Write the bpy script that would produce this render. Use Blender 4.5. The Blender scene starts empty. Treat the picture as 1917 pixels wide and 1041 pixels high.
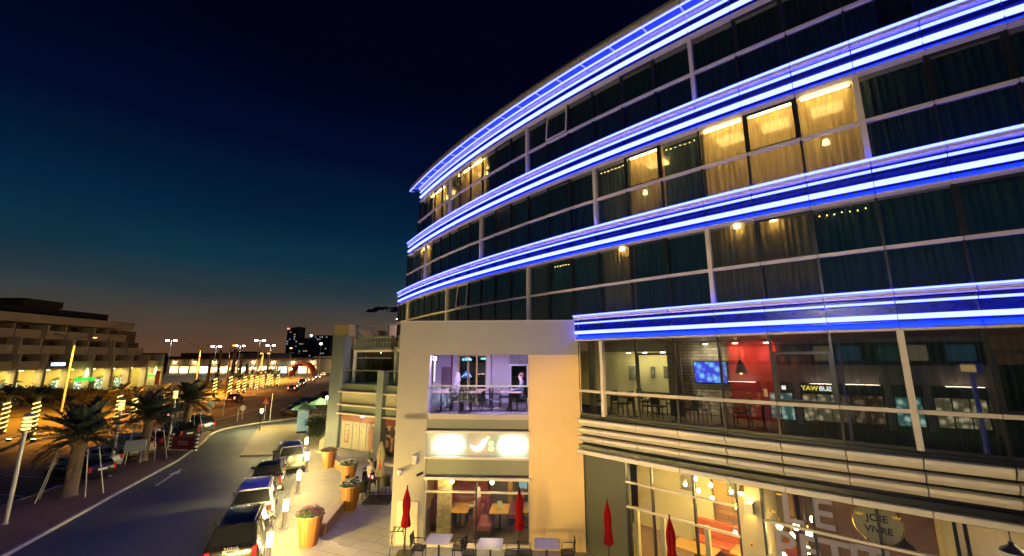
import bpy, bmesh, math, random
from mathutils import Vector, Matrix
rnd = random.Random(7)
PI = math.pi
sc = bpy.context.scene
COL = sc.collection

# ------------------------------------------------------------------ camera
CAMH = 6.67
PITCH = math.radians(11.006)
FPX = 772.237            # focal length in pixels of the 1917 px wide photograph
cam_d = bpy.data.cameras.new('camera')
cam_d.sensor_width = 36.0
cam_d.lens = FPX / 1917 * 36.0
cam_d.clip_end = 8000
cam_d.clip_start = 0.05
cam = bpy.data.objects.new('camera', cam_d)
COL.objects.link(cam)
cam.location = (0, 0, CAMH)
cam.rotation_euler = (PI / 2 + PITCH, 0, 0)
sc.camera = cam

# ------------------------------------------------------------------ world: last light of dusk
w = bpy.data.worlds.new('World')
sc.world = w
w.use_nodes = True
wn = w.node_tree.nodes
wl = w.node_tree.links
bg = wn['Background']
tcw = wn.new('ShaderNodeTexCoord')
sep = wn.new('ShaderNodeSeparateXYZ')
ramp = wn.new('ShaderNodeValToRGB')
wl.new(tcw.outputs['Generated'], sep.inputs[0])
wl.new(sep.outputs['Z'], ramp.inputs['Fac'])
stops = [(0.0, (.120, .056, .028)), (.035, (.105, .056, .034)), (.085, (.060, .050, .041)), (.13, (.026, .042, .050)),
         (.19, (.006, .032, .056)), (.28, (.0016, .017, .046)), (.42, (.0006, .0038, .023)),
         (.58, (.0004, .0008, .0085)), (1.0, (.0003, .0005, .006))]
cr = ramp.color_ramp
while len(cr.elements) < len(stops):
    cr.elements.new(0.5)
for e, (p, c) in zip(cr.elements, stops):
    e.position = p
    e.color = (*c, 1)
# thin uneven haze near the horizon so that the gradient is not mechanical
nz = wn.new('ShaderNodeTexNoise')
nz.inputs['Scale'].default_value = 2.2
nz.inputs['Detail'].default_value = 5
mpw = wn.new('ShaderNodeMapping')
mpw.inputs['Scale'].default_value = (1, 1, 5)
wl.new(tcw.outputs['Generated'], mpw.inputs[0])
wl.new(mpw.outputs[0], nz.inputs['Vector'])
mr = wn.new('ShaderNodeMapRange')
mr.inputs[1].default_value = .3
mr.inputs[2].default_value = .7
mr.inputs[3].default_value = .86
mr.inputs[4].default_value = 1.14
wl.new(nz.outputs['Fac'], mr.inputs[0])
mxw = wn.new('ShaderNodeMix')
mxw.data_type = 'RGBA'
mxw.blend_type = 'MULTIPLY'
mxw.inputs[0].default_value = 1
wl.new(ramp.outputs['Color'], mxw.inputs[6])
wl.new(mr.outputs[0], mxw.inputs[7])
wl.new(mxw.outputs[2], bg.inputs['Color'])
bg.inputs['Strength'].default_value = 1.0

# the sun has set: only a trace of it is left, low in the west
sun_d = bpy.data.lights.new('sun', 'SUN')
sun_d.energy = 0.012
sun_d.angle = math.radians(10)
sun_d.color = (1, .8, .62)
sun = bpy.data.objects.new('sun', sun_d)
COL.objects.link(sun)
sun.rotation_euler = (math.radians(86), 0, math.radians(195))

sc.view_settings.view_transform = 'Standard'
sc.view_settings.look = 'None'
sc.view_settings.gamma = 1
sc.view_settings.exposure = 0
cy = sc.cycles
cy.use_denoising = True
try:
    cy.denoiser = 'OPENIMAGEDENOISE'
except Exception:
    pass
cy.max_bounces = 7
cy.diffuse_bounces = 3
cy.glossy_bounces = 4
cy.transmission_bounces = 4
cy.transparent_max_bounces = 24
cy.sample_clamp_indirect = 4
cy.sample_clamp_direct = 40
cy.caustics_reflective = False
cy.caustics_refractive = False
cy.use_light_tree = True

# ------------------------------------------------------------------ photo pixel -> place
def ray(px, py):
    x = (px - 958.5) / FPX
    y = -(py - 520.5) / FPX
    c, s = math.cos(PITCH), math.sin(PITCH)
    return (x, c - y * s, s + y * c)
def G(px, py, z=0.0):
    v = ray(px, py)
    t = (z - CAMH) / v[2]
    return (v[0] * t, v[1] * t, z)
def at_depth(px, py, y):
    v = ray(px, py)
    t = y / v[1]
    return (v[0] * t, y, CAMH + v[2] * t)
# the hotel's glass front is one arc in plan
HCX, HCY, HR = 54.946, 65.544, 72.071
TH0, DTH = -2.36974, 0.01854
def th(n):
    if n >= 0:
        return TH0 + n * DTH
    m = -n
    return TH0 - DTH * (m * .945 - .0035 * m * m)
def arc(n, dr=0.0, z=0.0):
    t = th(n)
    return (HCX + (HR + dr) * math.cos(t), HCY + (HR + dr) * math.sin(t), z)

# ------------------------------------------------------------------ mesh helpers
class MB:
    def __init__(s):
        s.v = []
        s.f = []
    def add(s, vs, fs):
        o = len(s.v)
        s.v += [tuple(v) for v in vs]
        s.f += [tuple(i + o for i in f) for f in fs]
        return s
    def box(s, x0, y0, z0, x1, y1, z1):
        return s.add([(x0, y0, z0), (x1, y0, z0), (x1, y1, z0), (x0, y1, z0), (x0, y0, z1), (x1, y0, z1), (x1, y1, z1), (x0, y1, z1)],
                     [(0, 3, 2, 1), (4, 5, 6, 7), (0, 1, 5, 4), (1, 2, 6, 5), (2, 3, 7, 6), (3, 0, 4, 7)])
    def bbox(s, x0, y0, z0, x1, y1, z1, b=.02):
        # box with chamfered vertical edges and top
        p = [(x0 + b, y0), (x1 - b, y0), (x1, y0 + b), (x1, y1 - b), (x1 - b, y1), (x0 + b, y1), (x0, y1 - b), (x0, y0 + b)]
        cx, cy_ = (x0 + x1) / 2, (y0 + y1) / 2
        def inset(q):
            return (q[0] + (b if q[0] < cx else -b), q[1] + (b if q[1] < cy_ else -b))
        vs = [(*q, z0) for q in p] + [(*q, z1 - b) for q in p] + [(*inset(q), z1) for q in p]
        fs = [tuple(range(7, -1, -1)), tuple(range(16, 24))]
        for k in range(8):
            j = (k + 1) % 8
            fs += [(k, j, j + 8, k + 8), (k + 8, j + 8, j + 16, k + 16)]
        return s.add(vs, fs)
    def prism(s, poly, z0, z1):
        n = len(poly)
        a = sum(poly[i][0] * poly[(i + 1) % n][1] - poly[(i + 1) % n][0] * poly[i][1] for i in range(n))
        if a < 0:
            poly = poly[::-1]
        vs = [(p[0], p[1], z0) for p in poly] + [(p[0], p[1], z1) for p in poly]
        fs = [tuple(range(n - 1, -1, -1)), tuple(range(n, 2 * n))] + [(i, (i + 1) % n, (i + 1) % n + n, i + n) for i in range(n)]
        return s.add(vs, fs)
    def sheet(s, poly, z):
        n = len(poly)
        a = sum(poly[i][0] * poly[(i + 1) % n][1] - poly[(i + 1) % n][0] * poly[i][1] for i in range(n))
        if a < 0:
            poly = poly[::-1]
        return s.add([(p[0], p[1], z) for p in poly], [tuple(range(n))])
    def cyl(s, p0, p1, r0, r1=None, n=10, caps=True):
        r1 = r0 if r1 is None else r1
        a, b = Vector(p0), Vector(p1)
        d = (b - a).normalized()
        u = d.orthogonal().normalized()
        v = d.cross(u)
        vs = []
        for c, r in ((a, r0), (b, r1)):
            for k in range(n):
                t = 2 * PI * k / n
                vs.append(c + u * (r * math.cos(t)) + v * (r * math.sin(t)))
        fs = [(k, (k + 1) % n, (k + 1) % n + n, k + n) for k in range(n)]
        if caps:
            fs += [tuple(range(n - 1, -1, -1)), tuple(range(n, 2 * n))]
        return s.add(vs, fs)
    def tube(s, pts, r, n=6):
        pts = [Vector(p) for p in pts]
        vs, fs = [], []
        u = None
        for i, p in enumerate(pts):
            d = (pts[min(i + 1, len(pts) - 1)] - pts[max(i - 1, 0)]).normalized()
            if u is None:
                u = d.orthogonal().normalized()
            u = (u - d * u.dot(d)).normalized()
            v = d.cross(u)
            rr = r[i] if isinstance(r, (list, tuple)) else r
            for k in range(n):
                t = 2 * PI * k / n
                vs.append(p + u * (rr * math.cos(t)) + v * (rr * math.sin(t)))
        for i in range(len(pts) - 1):
            for k in range(n):
                fs.append((i * n + k, i * n + (k + 1) % n, (i + 1) * n + (k + 1) % n, (i + 1) * n + k))
        fs += [tuple(range(n - 1, -1, -1)), tuple(range((len(pts) - 1) * n, len(pts) * n))]
        return s.add(vs, fs)
    def lathe(s, prof, c=(0, 0, 0), n=16):
        vs, fs = [], []
        for r, z in prof:
            for k in range(n):
                t = 2 * PI * k / n
                vs.append((c[0] + r * math.cos(t), c[1] + r * math.sin(t), c[2] + z))
        m = len(prof)
        for i in range(m - 1):
            for k in range(n):
                fs.append((i * n + k, i * n + (k + 1) % n, (i + 1) * n + (k + 1) % n, (i + 1) * n + k))
        fs += [tuple(range(n - 1, -1, -1)), tuple(range((m - 1) * n, m * n))]
        return s.add(vs, fs)
    def xf(s, m):
        s.v = [tuple(m @ Vector(v)) for v in s.v]
        return s
    def mesh(s, name, smooth=False):
        me = bpy.data.meshes.new(name)
        me.from_pydata(s.v, [], s.f)
        me.materials.append(None)
        if smooth:
            me.shade_smooth()
            try:
                me.set_sharp_from_angle(angle=math.radians(40))
            except Exception:
                pass
        me.update()
        return me

def put(name, me, m, parent=None, loc=(0, 0, 0), rot=(0, 0, 0), scale=(1, 1, 1)):
    o = bpy.data.objects.new(name, me)
    COL.objects.link(o)
    o.location = loc
    o.rotation_euler = rot
    o.scale = scale
    if parent is not None:
        o.parent = parent
    if m is not None:
        o.material_slots[0].link = 'OBJECT'
        o.material_slots[0].material = m
    return o
def tag(o, label=None, cat=None, group=None, kind=None):
    if label: o['label'] = label
    if cat: o['category'] = cat
    if group: o['group'] = group
    if kind: o['kind'] = kind
    return o
def root(name, loc, label, cat, group=None, rz=0.0):
    o = bpy.data.objects.new(name, None)
    COL.objects.link(o)
    o.empty_display_size = .2
    o.location = loc
    o.rotation_euler = (0, 0, rz)
    return tag(o, label, cat, group)
def wpart(name, mb, m, r, smooth=False):
    # part modelled in world coordinates under an unrotated root
    l = r.location
    if r.parent is not None:
        return put(name, mb.mesh(name, smooth), m, r)
    return put(name, mb.mesh(name, smooth), m, r, (-l[0], -l[1], -l[2]))
def lpart(name, mb, m, r, smooth=False):
    return put(name, mb.mesh(name, smooth), m, r)
def dup(o, loc, rz=None, label=None, group=None):
    def cp(x, par):
        c = x.copy()
        COL.objects.link(c)
        if par is not None:
            c.parent = par
        for ch in x.children:
            cp(ch, c)
        return c
    c = cp(o, None)
    c.location = loc
    if rz is not None:
        c.rotation_euler = (0, 0, rz)
    if label: c['label'] = label
    if group: c['group'] = group
    return c
def structure(name, mb, m):
    o = put(name, mb.mesh(name), m)
    o['kind'] = 'structure'
    return o
_tc = {}
def text_mesh(s, size=1.0, ext=.02, bold=0.0, align='CENTER'):
    key = (s, size, ext, bold, align)
    if key in _tc:
        return _tc[key]
    cu = bpy.data.curves.new('lettering', 'FONT')
    cu.body = s
    cu.size = size
    cu.extrude = ext
    cu.offset = bold
    cu.align_x = align
    cu.align_y = 'CENTER'
    cu.resolution_u = 3
    o = bpy.data.objects.new('lettering', cu)
    COL.objects.link(o)
    bpy.context.view_layer.update()
    me = bpy.data.meshes.new_from_object(o.evaluated_get(bpy.context.evaluated_depsgraph_get()))
    bpy.data.objects.remove(o)
    me.materials.clear()
    me.materials.append(None)
    _tc[key] = me
    return me

# ------------------------------------------------------------------ materials
MATS = {}
def mat(name, col, rough=.6, metal=0.0, var=.12, scale=6.0, bump=.0, bscale=40.0, coat=0.0, spec=.5, emit=None, es=0.0, stretch=None):
    if name in MATS:
        return MATS[name]
    m = bpy.data.materials.new(name)
    m.use_nodes = True
    nt = m.node_tree
    N, L = nt.nodes, nt.links
    b = N['Principled BSDF']
    b.inputs['Roughness'].default_value = rough
    b.inputs['Metallic'].default_value = metal
    b.inputs['Coat Weight'].default_value = coat
    b.inputs['Specular IOR Level'].default_value = spec
    if var > 0 or bump > 0:
        tc = N.new('ShaderNodeTexCoord')
        mp = N.new('ShaderNodeMapping')
        if stretch:
            mp.inputs['Scale'].default_value = stretch
        L.new(tc.outputs['Object'], mp.inputs[0])
    if var > 0:
        n1 = N.new('ShaderNodeTexNoise')
        n1.inputs['Scale'].default_value = scale
        n1.inputs['Detail'].default_value = 6
        n1.inputs['Roughness'].default_value = .62
        L.new(mp.outputs[0], n1.inputs['Vector'])
        r = N.new('ShaderNodeMapRange')
        r.inputs[1].default_value = .25
        r.inputs[2].default_value = .75
        r.inputs[3].default_value = 1 - var
        r.inputs[4].default_value = 1 + var
        L.new(n1.outputs['Fac'], r.inputs[0])
        mx = N.new('ShaderNodeMix')
        mx.data_type = 'RGBA'
        mx.blend_type = 'MULTIPLY'
        mx.inputs[0].default_value = 1
        mx.inputs[6].default_value = (*col, 1)
        L.new(r.outputs[0], mx.inputs[7])
        L.new(mx.outputs[2], b.inputs['Base Color'])
        rr = N.new('ShaderNodeMapRange')
        rr.inputs[1].default_value = .3
        rr.inputs[2].default_value = .7
        rr.inputs[3].default_value = max(0, rough - .08)
        rr.inputs[4].default_value = min(1, rough + .08)
        L.new(n1.outputs['Fac'], rr.inputs[0])
        L.new(rr.outputs[0], b.inputs['Roughness'])
    else:
        b.inputs['Base Color'].default_value = (*col, 1)
    if bump > 0:
        n2 = N.new('ShaderNodeTexNoise')
        n2.inputs['Scale'].default_value = bscale
        n2.inputs['Detail'].default_value = 5
        L.new(mp.outputs[0], n2.inputs['Vector'])
        bp = N.new('ShaderNodeBump')
        bp.inputs['Strength'].default_value = bump
        bp.inputs['Distance'].default_value = .02
        L.new(n2.outputs['Fac'], bp.inputs['Height'])
        L.new(bp.outputs[0], b.inputs['Normal'])
    if emit:
        b.inputs['Emission Color'].default_value = (*emit, 1)
        b.inputs['Emission Strength'].default_value = es
    MATS[name] = m
    return m
def glow(name, col, s):
    if name in MATS:
        return MATS[name]
    m = bpy.data.materials.new(name)
    m.use_nodes = True
    nt = m.node_tree
    nt.nodes.clear()
    e = nt.nodes.new('ShaderNodeEmission')
    e.inputs['Color'].default_value = (*col, 1)
    e.inputs['Strength'].default_value = s
    o = nt.nodes.new('ShaderNodeOutputMaterial')
    nt.links.new(e.outputs[0], o.inputs['Surface'])
    MATS[name] = m
    return m
def glass(name, tint, refl=.06, rough=.0, wavy=0.0):
    if name in MATS:
        return MATS[name]
    m = bpy.data.materials.new(name)
    m.use_nodes = True
    nt = m.node_tree
    nt.nodes.clear()
    N, L = nt.nodes, nt.links
    tr = N.new('ShaderNodeBsdfTransparent')
    tr.inputs['Color'].default_value = (*tint, 1)
    gl = N.new('ShaderNodeBsdfGlossy')
    gl.inputs['Roughness'].default_value = rough
    gl.inputs['Color'].default_value = (.95, .98, 1, 1)
    fr = N.new('ShaderNodeFresnel')
    fr.inputs['IOR'].default_value = 1.5
    ad = N.new('ShaderNodeMath')
    ad.operation = 'ADD'
    ad.use_clamp = True
    ad.inputs[1].default_value = refl
    L.new(fr.outputs[0], ad.inputs[0])
    # only the outer face of the plate mirrors; the inner face just lets light through
    ge = N.new('ShaderNodeNewGeometry')
    iv = N.new('ShaderNodeMath')
    iv.operation = 'SUBTRACT'
    iv.inputs[0].default_value = 1.0
    L.new(ge.outputs['Backfacing'], iv.inputs[1])
    ml_ = N.new('ShaderNodeMath')
    ml_.operation = 'MULTIPLY'
    L.new(ad.outputs[0], ml_.inputs[0])
    L.new(iv.outputs[0], ml_.inputs[1])
    mx = N.new('ShaderNodeMixShader')
    L.new(ml_.outputs[0], mx.inputs[0])
    L.new(tr.outputs[0], mx.inputs[1])
    L.new(gl.outputs[0], mx.inputs[2])
    if wavy:
        tc = N.new('ShaderNodeTexCoord')
        nz_ = N.new('ShaderNodeTexNoise')
        nz_.inputs['Scale'].default_value = .8
        nz_.inputs['Detail'].default_value = 1
        L.new(tc.outputs['Object'], nz_.inputs['Vector'])
        bp = N.new('ShaderNodeBump')
        bp.inputs['Strength'].default_value = wavy
        bp.inputs['Distance'].default_value = .02
        L.new(nz_.outputs['Fac'], bp.inputs['Height'])
        L.new(bp.outputs[0], gl.inputs['Normal'])
    o = N.new('ShaderNodeOutputMaterial')
    L.new(mx.outputs[0], o.inputs['Surface'])
    MATS[name] = m
    return m
def cloth(name, col, transl=.45, thin=.0):
    # translucent fabric: curtains, parasols, paper lanterns
    if name in MATS:
        return MATS[name]
    m = bpy.data.materials.new(name)
    m.use_nodes = True
    nt = m.node_tree
    nt.nodes.clear()
    N, L = nt.nodes, nt.links
    d = N.new('ShaderNodeBsdfDiffuse')
    t = N.new('ShaderNodeBsdfTranslucent')
    tc = N.new('ShaderNodeTexCoord')
    mp = N.new('ShaderNodeMapping')
    mp.inputs['Scale'].default_value = (9, 9, .4)
    nz_ = N.new('ShaderNodeTexNoise')
    nz_.inputs['Scale'].default_value = 3
    nz_.inputs['Detail'].default_value = 4
    L.new(tc.outputs['Object'], mp.inputs[0])
    L.new(mp.outputs[0], nz_.inputs['Vector'])
    r = N.new('ShaderNodeMapRange')
    r.inputs[1].default_value = .3
    r.inputs[2].default_value = .7
    r.inputs[3].default_value = .72
    r.inputs[4].default_value = 1.15
    L.new(nz_.outputs['Fac'], r.inputs[0])
    mxc = N.new('ShaderNodeMix')
    mxc.data_type = 'RGBA'
    mxc.blend_type = 'MULTIPLY'
    mxc.inputs[0].default_value = 1
    mxc.inputs[6].default_value = (*col, 1)
    L.new(r.outputs[0], mxc.inputs[7])
    L.new(mxc.outputs[2], d.inputs['Color'])
    L.new(mxc.outputs[2], t.inputs['Color'])
    mx = N.new('ShaderNodeMixShader')
    mx.inputs[0].default_value = transl
    L.new(d.outputs[0], mx.inputs[1])
    L.new(t.outputs[0], mx.inputs[2])
    o = N.new('ShaderNodeOutputMaterial')
    if thin > 0:
        tp = N.new('ShaderNodeBsdfTransparent')
        m2 = N.new('ShaderNodeMixShader')
        m2.inputs[0].default_value = thin
        L.new(mx.outputs[0], m2.inputs[1])
        L.new(tp.outputs[0], m2.inputs[2])
        L.new(m2.outputs[0], o.inputs['Surface'])
    else:
        L.new(mx.outputs[0], o.inputs['Surface'])
    MATS[name] = m
    return m
def pavers(name, c1, c2, mortar, bw, bh, rough=.7, rot=0.0, bump=.4, big=.18, mort=.012, wall=False):
    # small paving stones, far too many to pick apart: brick pattern in metres plus large soft stains
    if name in MATS:
        return MATS[name]
    m = bpy.data.materials.new(name)
    m.use_nodes = True
    nt = m.node_tree
    N, L = nt.nodes, nt.links
    b = N['Principled BSDF']
    b.inputs['Roughness'].default_value = rough
    tc = N.new('ShaderNodeTexCoord')
    mp = N.new('ShaderNodeMapping')
    mp.inputs['Rotation'].default_value = (0, 0, rot)
    if wall:
        sx = N.new('ShaderNodeSeparateXYZ')
        L.new(tc.outputs['Object'], sx.inputs[0])
        m1 = N.new('ShaderNodeMath')
        m1.operation = 'SUBTRACT'
        L.new(sx.outputs['X'], m1.inputs[0])
        L.new(sx.outputs['Y'], m1.inputs[1])
        m3 = N.new('ShaderNodeMath')
        m3.operation = 'MULTIPLY'
        m3.inputs[1].default_value = .72
        L.new(m1.outputs[0], m3.inputs[0])
        cx_ = N.new('ShaderNodeCombineXYZ')
        L.new(m3.outputs[0], cx_.inputs[0])
        L.new(sx.outputs['Z'], cx_.inputs[1])
        L.new(cx_.outputs[0], mp.inputs[0])
    else:
        L.new(tc.outputs['Object'], mp.inputs[0])
    br = N.new('ShaderNodeTexBrick')
    br.inputs['Scale'].default_value = 1
    br.inputs['Brick Width'].default_value = bw
    br.inputs['Row Height'].default_value = bh
    br.inputs['Mortar Size'].default_value = mort
    br.inputs['Color1'].default_value = (*c1, 1)
    br.inputs['Color2'].default_value = (*c2, 1)
    br.inputs['Mortar'].default_value = (*mortar, 1)
    L.new(mp.outputs[0], br.inputs['Vector'])
    n1 = N.new('ShaderNodeTexNoise')
    n1.inputs['Scale'].default_value = .45
    n1.inputs['Detail'].default_value = 7
    n1.inputs['Roughness'].default_value = .65
    L.new(tc.outputs['Object'], n1.inputs['Vector'])
    r = N.new('ShaderNodeMapRange')
    r.inputs[1].default_value = .3
    r.inputs[2].default_value = .7
    r.inputs[3].default_value = 1 - big
    r.inputs[4].default_value = 1 + big
    L.new(n1.outputs['Fac'], r.inputs[0])
    mx = N.new('ShaderNodeMix')
    mx.data_type = 'RGBA'
    mx.blend_type = 'MULTIPLY'
    mx.inputs[0].default_value = 1
    L.new(br.outputs['Color'], mx.inputs[6])
    L.new(r.outputs[0], mx.inputs[7])
    L.new(mx.outputs[2], b.inputs['Base Color'])
    rr = N.new('ShaderNodeMapRange')
    rr.inputs[1].default_value = .3
    rr.inputs[2].default_value = .7
    rr.inputs[3].default_value = rough - .14
    rr.inputs[4].default_value = rough + .1
    L.new(n1.outputs['Fac'], rr.inputs[0])
    L.new(rr.outputs[0], b.inputs['Roughness'])
    bp = N.new('ShaderNodeBump')
    bp.inputs['Strength'].default_value = bump
    bp.inputs['Distance'].default_value = .01
    bp.invert = True
    L.new(br.outputs['Fac'], bp.inputs['Height'])
    L.new(bp.outputs[0], b.inputs['Normal'])
    MATS[name] = m
    return m

M_ALU = mat('cream_aluminium', (.56, .50, .43), .42, .0, .08, 3)
M_TRIM = mat('cream_trim', (.62, .56, .46), .45, 0, .08, 4)
M_DARK = mat('dark_frame', (.012, .014, .018), .35, .2, .1)
M_BLACK = mat('black_metal', (.015, .015, .017), .4, .3, .15)
M_STEEL = mat('brushed_steel', (.52, .52, .53), .34, .9, .1, 20, stretch=(1, 1, .1))
M_GREYP = mat('grey_painted_steel', (.34, .36, .40), .45, .3, .1)
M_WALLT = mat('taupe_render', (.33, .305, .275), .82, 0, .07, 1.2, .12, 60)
M_WALLC_WARM = mat('cream_render_lamp_warm', (.70, .50, .25), .82, 0, .07, 1.0, .12, 60)  # warm yellow-orange lamp light is put into the cream paint
M_WALLG = mat('olive_grey_render', (.085, .085, .062), .8, 0, .1, 1.5, .12, 60)
M_WHITEW = mat('white_plaster', (.72, .70, .66), .8, 0, .05, 2)
M_SPAN = mat('spandrel_navy', (.001, .010, .045), .3, .1, .1)
M_GLASS = glass('facade_glass', (.66, .70, .66), .10, .0, .05)
M_GLASS1 = glass('first_floor_glass', (.70, .72, .66), .13, .0, .06)
M_GLASSC = glass('clear_glass', (.86, .9, .88), .03, 0, .04)
M_GLASSB = glass('balustrade_glass', (.84, .9, .9), .05, 0, .03)
M_LED = glow('blue_light_line', (.030, .037, 1.0), 28.0)
M_LEDT = glow('blue_light_thin', (.040, .053, 1.0), 18.0)
M_WARM = glow('warm_lamp', (1, .62, .22), 26.0)
M_WARMB = glow('warm_bulb', (1, .66, .24), 260.0)
M_BOL = glow('bollard_lantern', (1, .71, .21), 1900.0)
M_WHITE_L = glow('white_lamp', (1, .95, .85), 60.0)
M_SODIUM = glow('sodium_lamp', (1, .46, .07), 120.0)
M_SKIN = mat('skin', (.42, .24, .16), .55, 0, .05)
M_SKINL = mat('skin_light', (.55, .35, .25), .55, 0, .05)
# ================================================================== GROUND
Z_RD = -.10
M_ASPH = mat('asphalt', (.105, .090, .080), .62, 0, .22, .5, .25, 90)
M_GRND = mat('sandy_ground', (.10, .085, .066), .9, 0, .25, .05, .2, 5)
M_LANE = pavers('lane_pavers', (.085, .105, .135), (.068, .086, .112), (.038, .045, .058), .24, .12, .55, .35, .5, .22)  # bluish tint stands for blue light spilling onto the lane
M_MED = pavers('brown_brick_paving', (.24, .135, .095), (.19, .105, .078), (.10, .075, .06), .22, .11, .75, 1.25, .5, .2)
M_PLAZA = pavers('plaza_slabs', (.40, .39, .34), (.365, .355, .31), (.21, .20, .175), 1.2, .6, .62, .37, .35, .14, .014)
M_KERB = mat('kerb_concrete', (.29, .29, .285), .8, 0, .14, 3, .2, 50)
M_LINE = mat('road_paint', (.72, .72, .68), .7, 0, .22, 5)

structure('ground', MB().sheet([(-4000, -600), (4000, -600), (4000, 5000), (-4000, 5000)], -.114), M_GRND)
def band_poly(L, R):
    return L + R[::-1]
road_L = [(-72, -60), (-56, -25), (-45, 5), (-42, 24), (-43, 37), (-48.5, 58), (-56, 80), (-66, 110), (-92, 183), (-150, 320), (-330, 720)]
road_R = [(-48, -60), (-38, -25), (-30.5, 5), (-29, 20), (-29.5, 30), (-31.5, 42), (-33, 60), (-34, 82), (-43, 110), (-68, 183), (-118, 320), (-285, 720)]
def strip_mesh(A, B, z):
    mb = MB()
    n = max(len(A), len(B))
    def samp(P, k):
        return P[min(len(P) - 1, k)]
    vs = [(*samp(A, k), z) for k in range(n)] + [(*samp(B, k), z) for k in range(n)]
    mb.add(vs, [(k, k + n, k + n + 1, k + 1) for k in range(n - 1)])
    return mb
structure('main_road', strip_mesh(road_L, [(-48, -60), (-38, -25), (-30.5, 5), (-29, 24), (-30, 37), (-33, 58), (-34, 80), (-43, 110), (-68, 183), (-118, 320), (-285, 720)], -.110), M_ASPH)
# parking bays beside the median and the forecourt at the end of the lane
structure('parking_bays', MB().prism([(-24, -8), (-22.4, 8), (-23.4, 20.5), (-24.0, 23.2), (-25.5, 28.8), (-27.06, 36.86), (-29.2, 42), (-26.9, 45.7), (-25.6, 48), (-20, 52), (-17, 60), (-16, 95),
                                      (-36, 95), (-34.5, 80), (-33.2, 58), (-30.2, 37), (-29.2, 24), (-30.7, 5), (-33.6, -8)], -.3, -.106), M_ASPH)
lane_left = [(-9.5, -8), (-13.0, 4), (-17.58, 15.73), (-20.2, 23.0), (-22.31, 29.22), (-24.96, 35.06), (-27.2, 39.2), (-27.9, 41.6), (-27.75, 43.4), (-26.9, 45.7), (-25.6, 48.0), (-23.1, 52.0), (-17, 53.5)]
lane_right = [(-3.8, -8), (-5.9, 6), (-8.75, 15.7), (-9.5, 18.1), (-11.15, 22.5), (-12.75, 26.6), (-14.9, 31), (-18.0, 36.5), (-20.3, 42), (-21.2, 47)]
structure('lane', MB().prism(lane_left + lane_right[::-1], -.25, -.102), M_LANE)
# raised table across the end of the lane
structure('raised_crossing', MB().prism([(-19.05, 30.7), (-15.1, 31.6), (-18.1, 36.8), (-20.4, 42.3), (-20.9, 45), (-25.6, 43.9)], -.2, -.012), pavers('table_pavers', (.30, .27, .19), (.26, .235, .165), (.13, .12, .09), .3, .3, .7, .35, .5, .15))
med = [(-13.0, 4), (-17.58, 15.73), (-20.2, 23.0), (-22.31, 29.22), (-24.96, 35.06), (-27.2, 39.2), (-27.9, 41.6), (-28.9, 42.2), (-27.06, 36.86), (-25.5, 28.8), (-24.0, 23.2), (-23.4, 20.5), (-22.4, 8), (-20, -6), (-10, -6)]
structure('median_pavement', MB().prism(med, -.4, 0.0), M_MED)
def kerb_line(name, pts, wdt=.16, z=.012, m=M_KERB):
    # kerb stones laid along a line, each a piece of its own
    root_k = None
    host = bpy.data.objects.new(name, None)
    COL.objects.link(host)
    host['kind'] = 'structure'
    seg = []
    for a, b in zip(pts[:-1], pts[1:]):
        L = math.hypot(b[0] - a[0], b[1] - a[1])
        k = max(1, round(L / 1.0))
        for j in range(k):
            seg.append(((a[0] + (b[0] - a[0]) * j / k, a[1] + (b[1] - a[1]) * j / k), (a[0] + (b[0] - a[0]) * (j + 1) / k, a[1] + (b[1] - a[1]) * (j + 1) / k)))
    me = MB().bbox(-.5, -wdt / 2, -.3, .5, wdt / 2, z, .02).mesh('kerb_stone')
    for a, b in seg:
        L = math.hypot(b[0] - a[0], b[1] - a[1])
        put('kerb_stone', me, m, host, ((a[0] + b[0]) / 2, (a[1] + b[1]) / 2, 0), (0, 0, math.atan2(b[1] - a[1], b[0] - a[0])), (L - .012, 1, 1))
kerb_line('kerb_median', lane_left[:11])
kerb_line('kerb_parking', [(-22.4, 8), (-23.4, 20.5), (-24.0, 23.2), (-25.5, 28.8), (-27.06, 36.86), (-28.9, 42.2)])
kerb_line('kerb_lane_end', lane_left[10:], .2, .0, mat('dark_kerb', (.16, .15, .13), .8, 0, .15, 3))
plaza = [(-3.8, -8), (-5.9, 6), (-8.75, 15.7), (-9.5, 18.1), (-11.15, 22.5), (-12.75, 26.6), (-14.9, 31), (-18.0, 36.5), (-20.3, 42), (-21.2, 47), (-19, 60), (20, 60), (30, 20), (30, -20), (-3, -20)]
structure('plaza_pavement', MB().prism(plaza, -.4, 0.0), M_PLAZA)
kerb_line('kerb_plaza', lane_right)
# planting strip across the main road
structure('verge', strip_mesh([(x - 17, y + 5) for x, y in road_L[1:9]], road_L[1:9], -.04), mat('verge_soil', (.07, .075, .035), .95, 0, .35, .6, .6, 12))
kerb_line('kerb_verge', road_L[2:8], .25, .03)
structure('mall_car_park', MB().sheet([(-110, 62), (-78, 62), (-84, 190), (-190, 200), (-170, 110)], -.106), mat('car_park_asphalt', (.09, .08, .07), .7, 0, .2, .3))
structure('opposite_pavement', MB().sheet([(-110, -40), (-60, -40), (-60, 20), (-63, 60), (-78, 62), (-110, 62)], -.104), mat('opposite_paving', (.22, .17, .12), .8, 0, .2, .5))
# painted markings
def paint(poly, z=-.098):
    structure('road_marking', MB().sheet(poly, z), M_LINE)
def paint_line(a, b, wd=.12, z=-.098):
    dx, dy = b[0] - a[0], b[1] - a[1]
    L = math.hypot(dx, dy)
    nx, ny = -dy / L * wd / 2, dx / L * wd / 2
    paint([(a[0] + nx, a[1] + ny), (b[0] + nx, b[1] + ny), (b[0] - nx, b[1] - ny), (a[0] - nx, a[1] - ny)], z)
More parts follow.
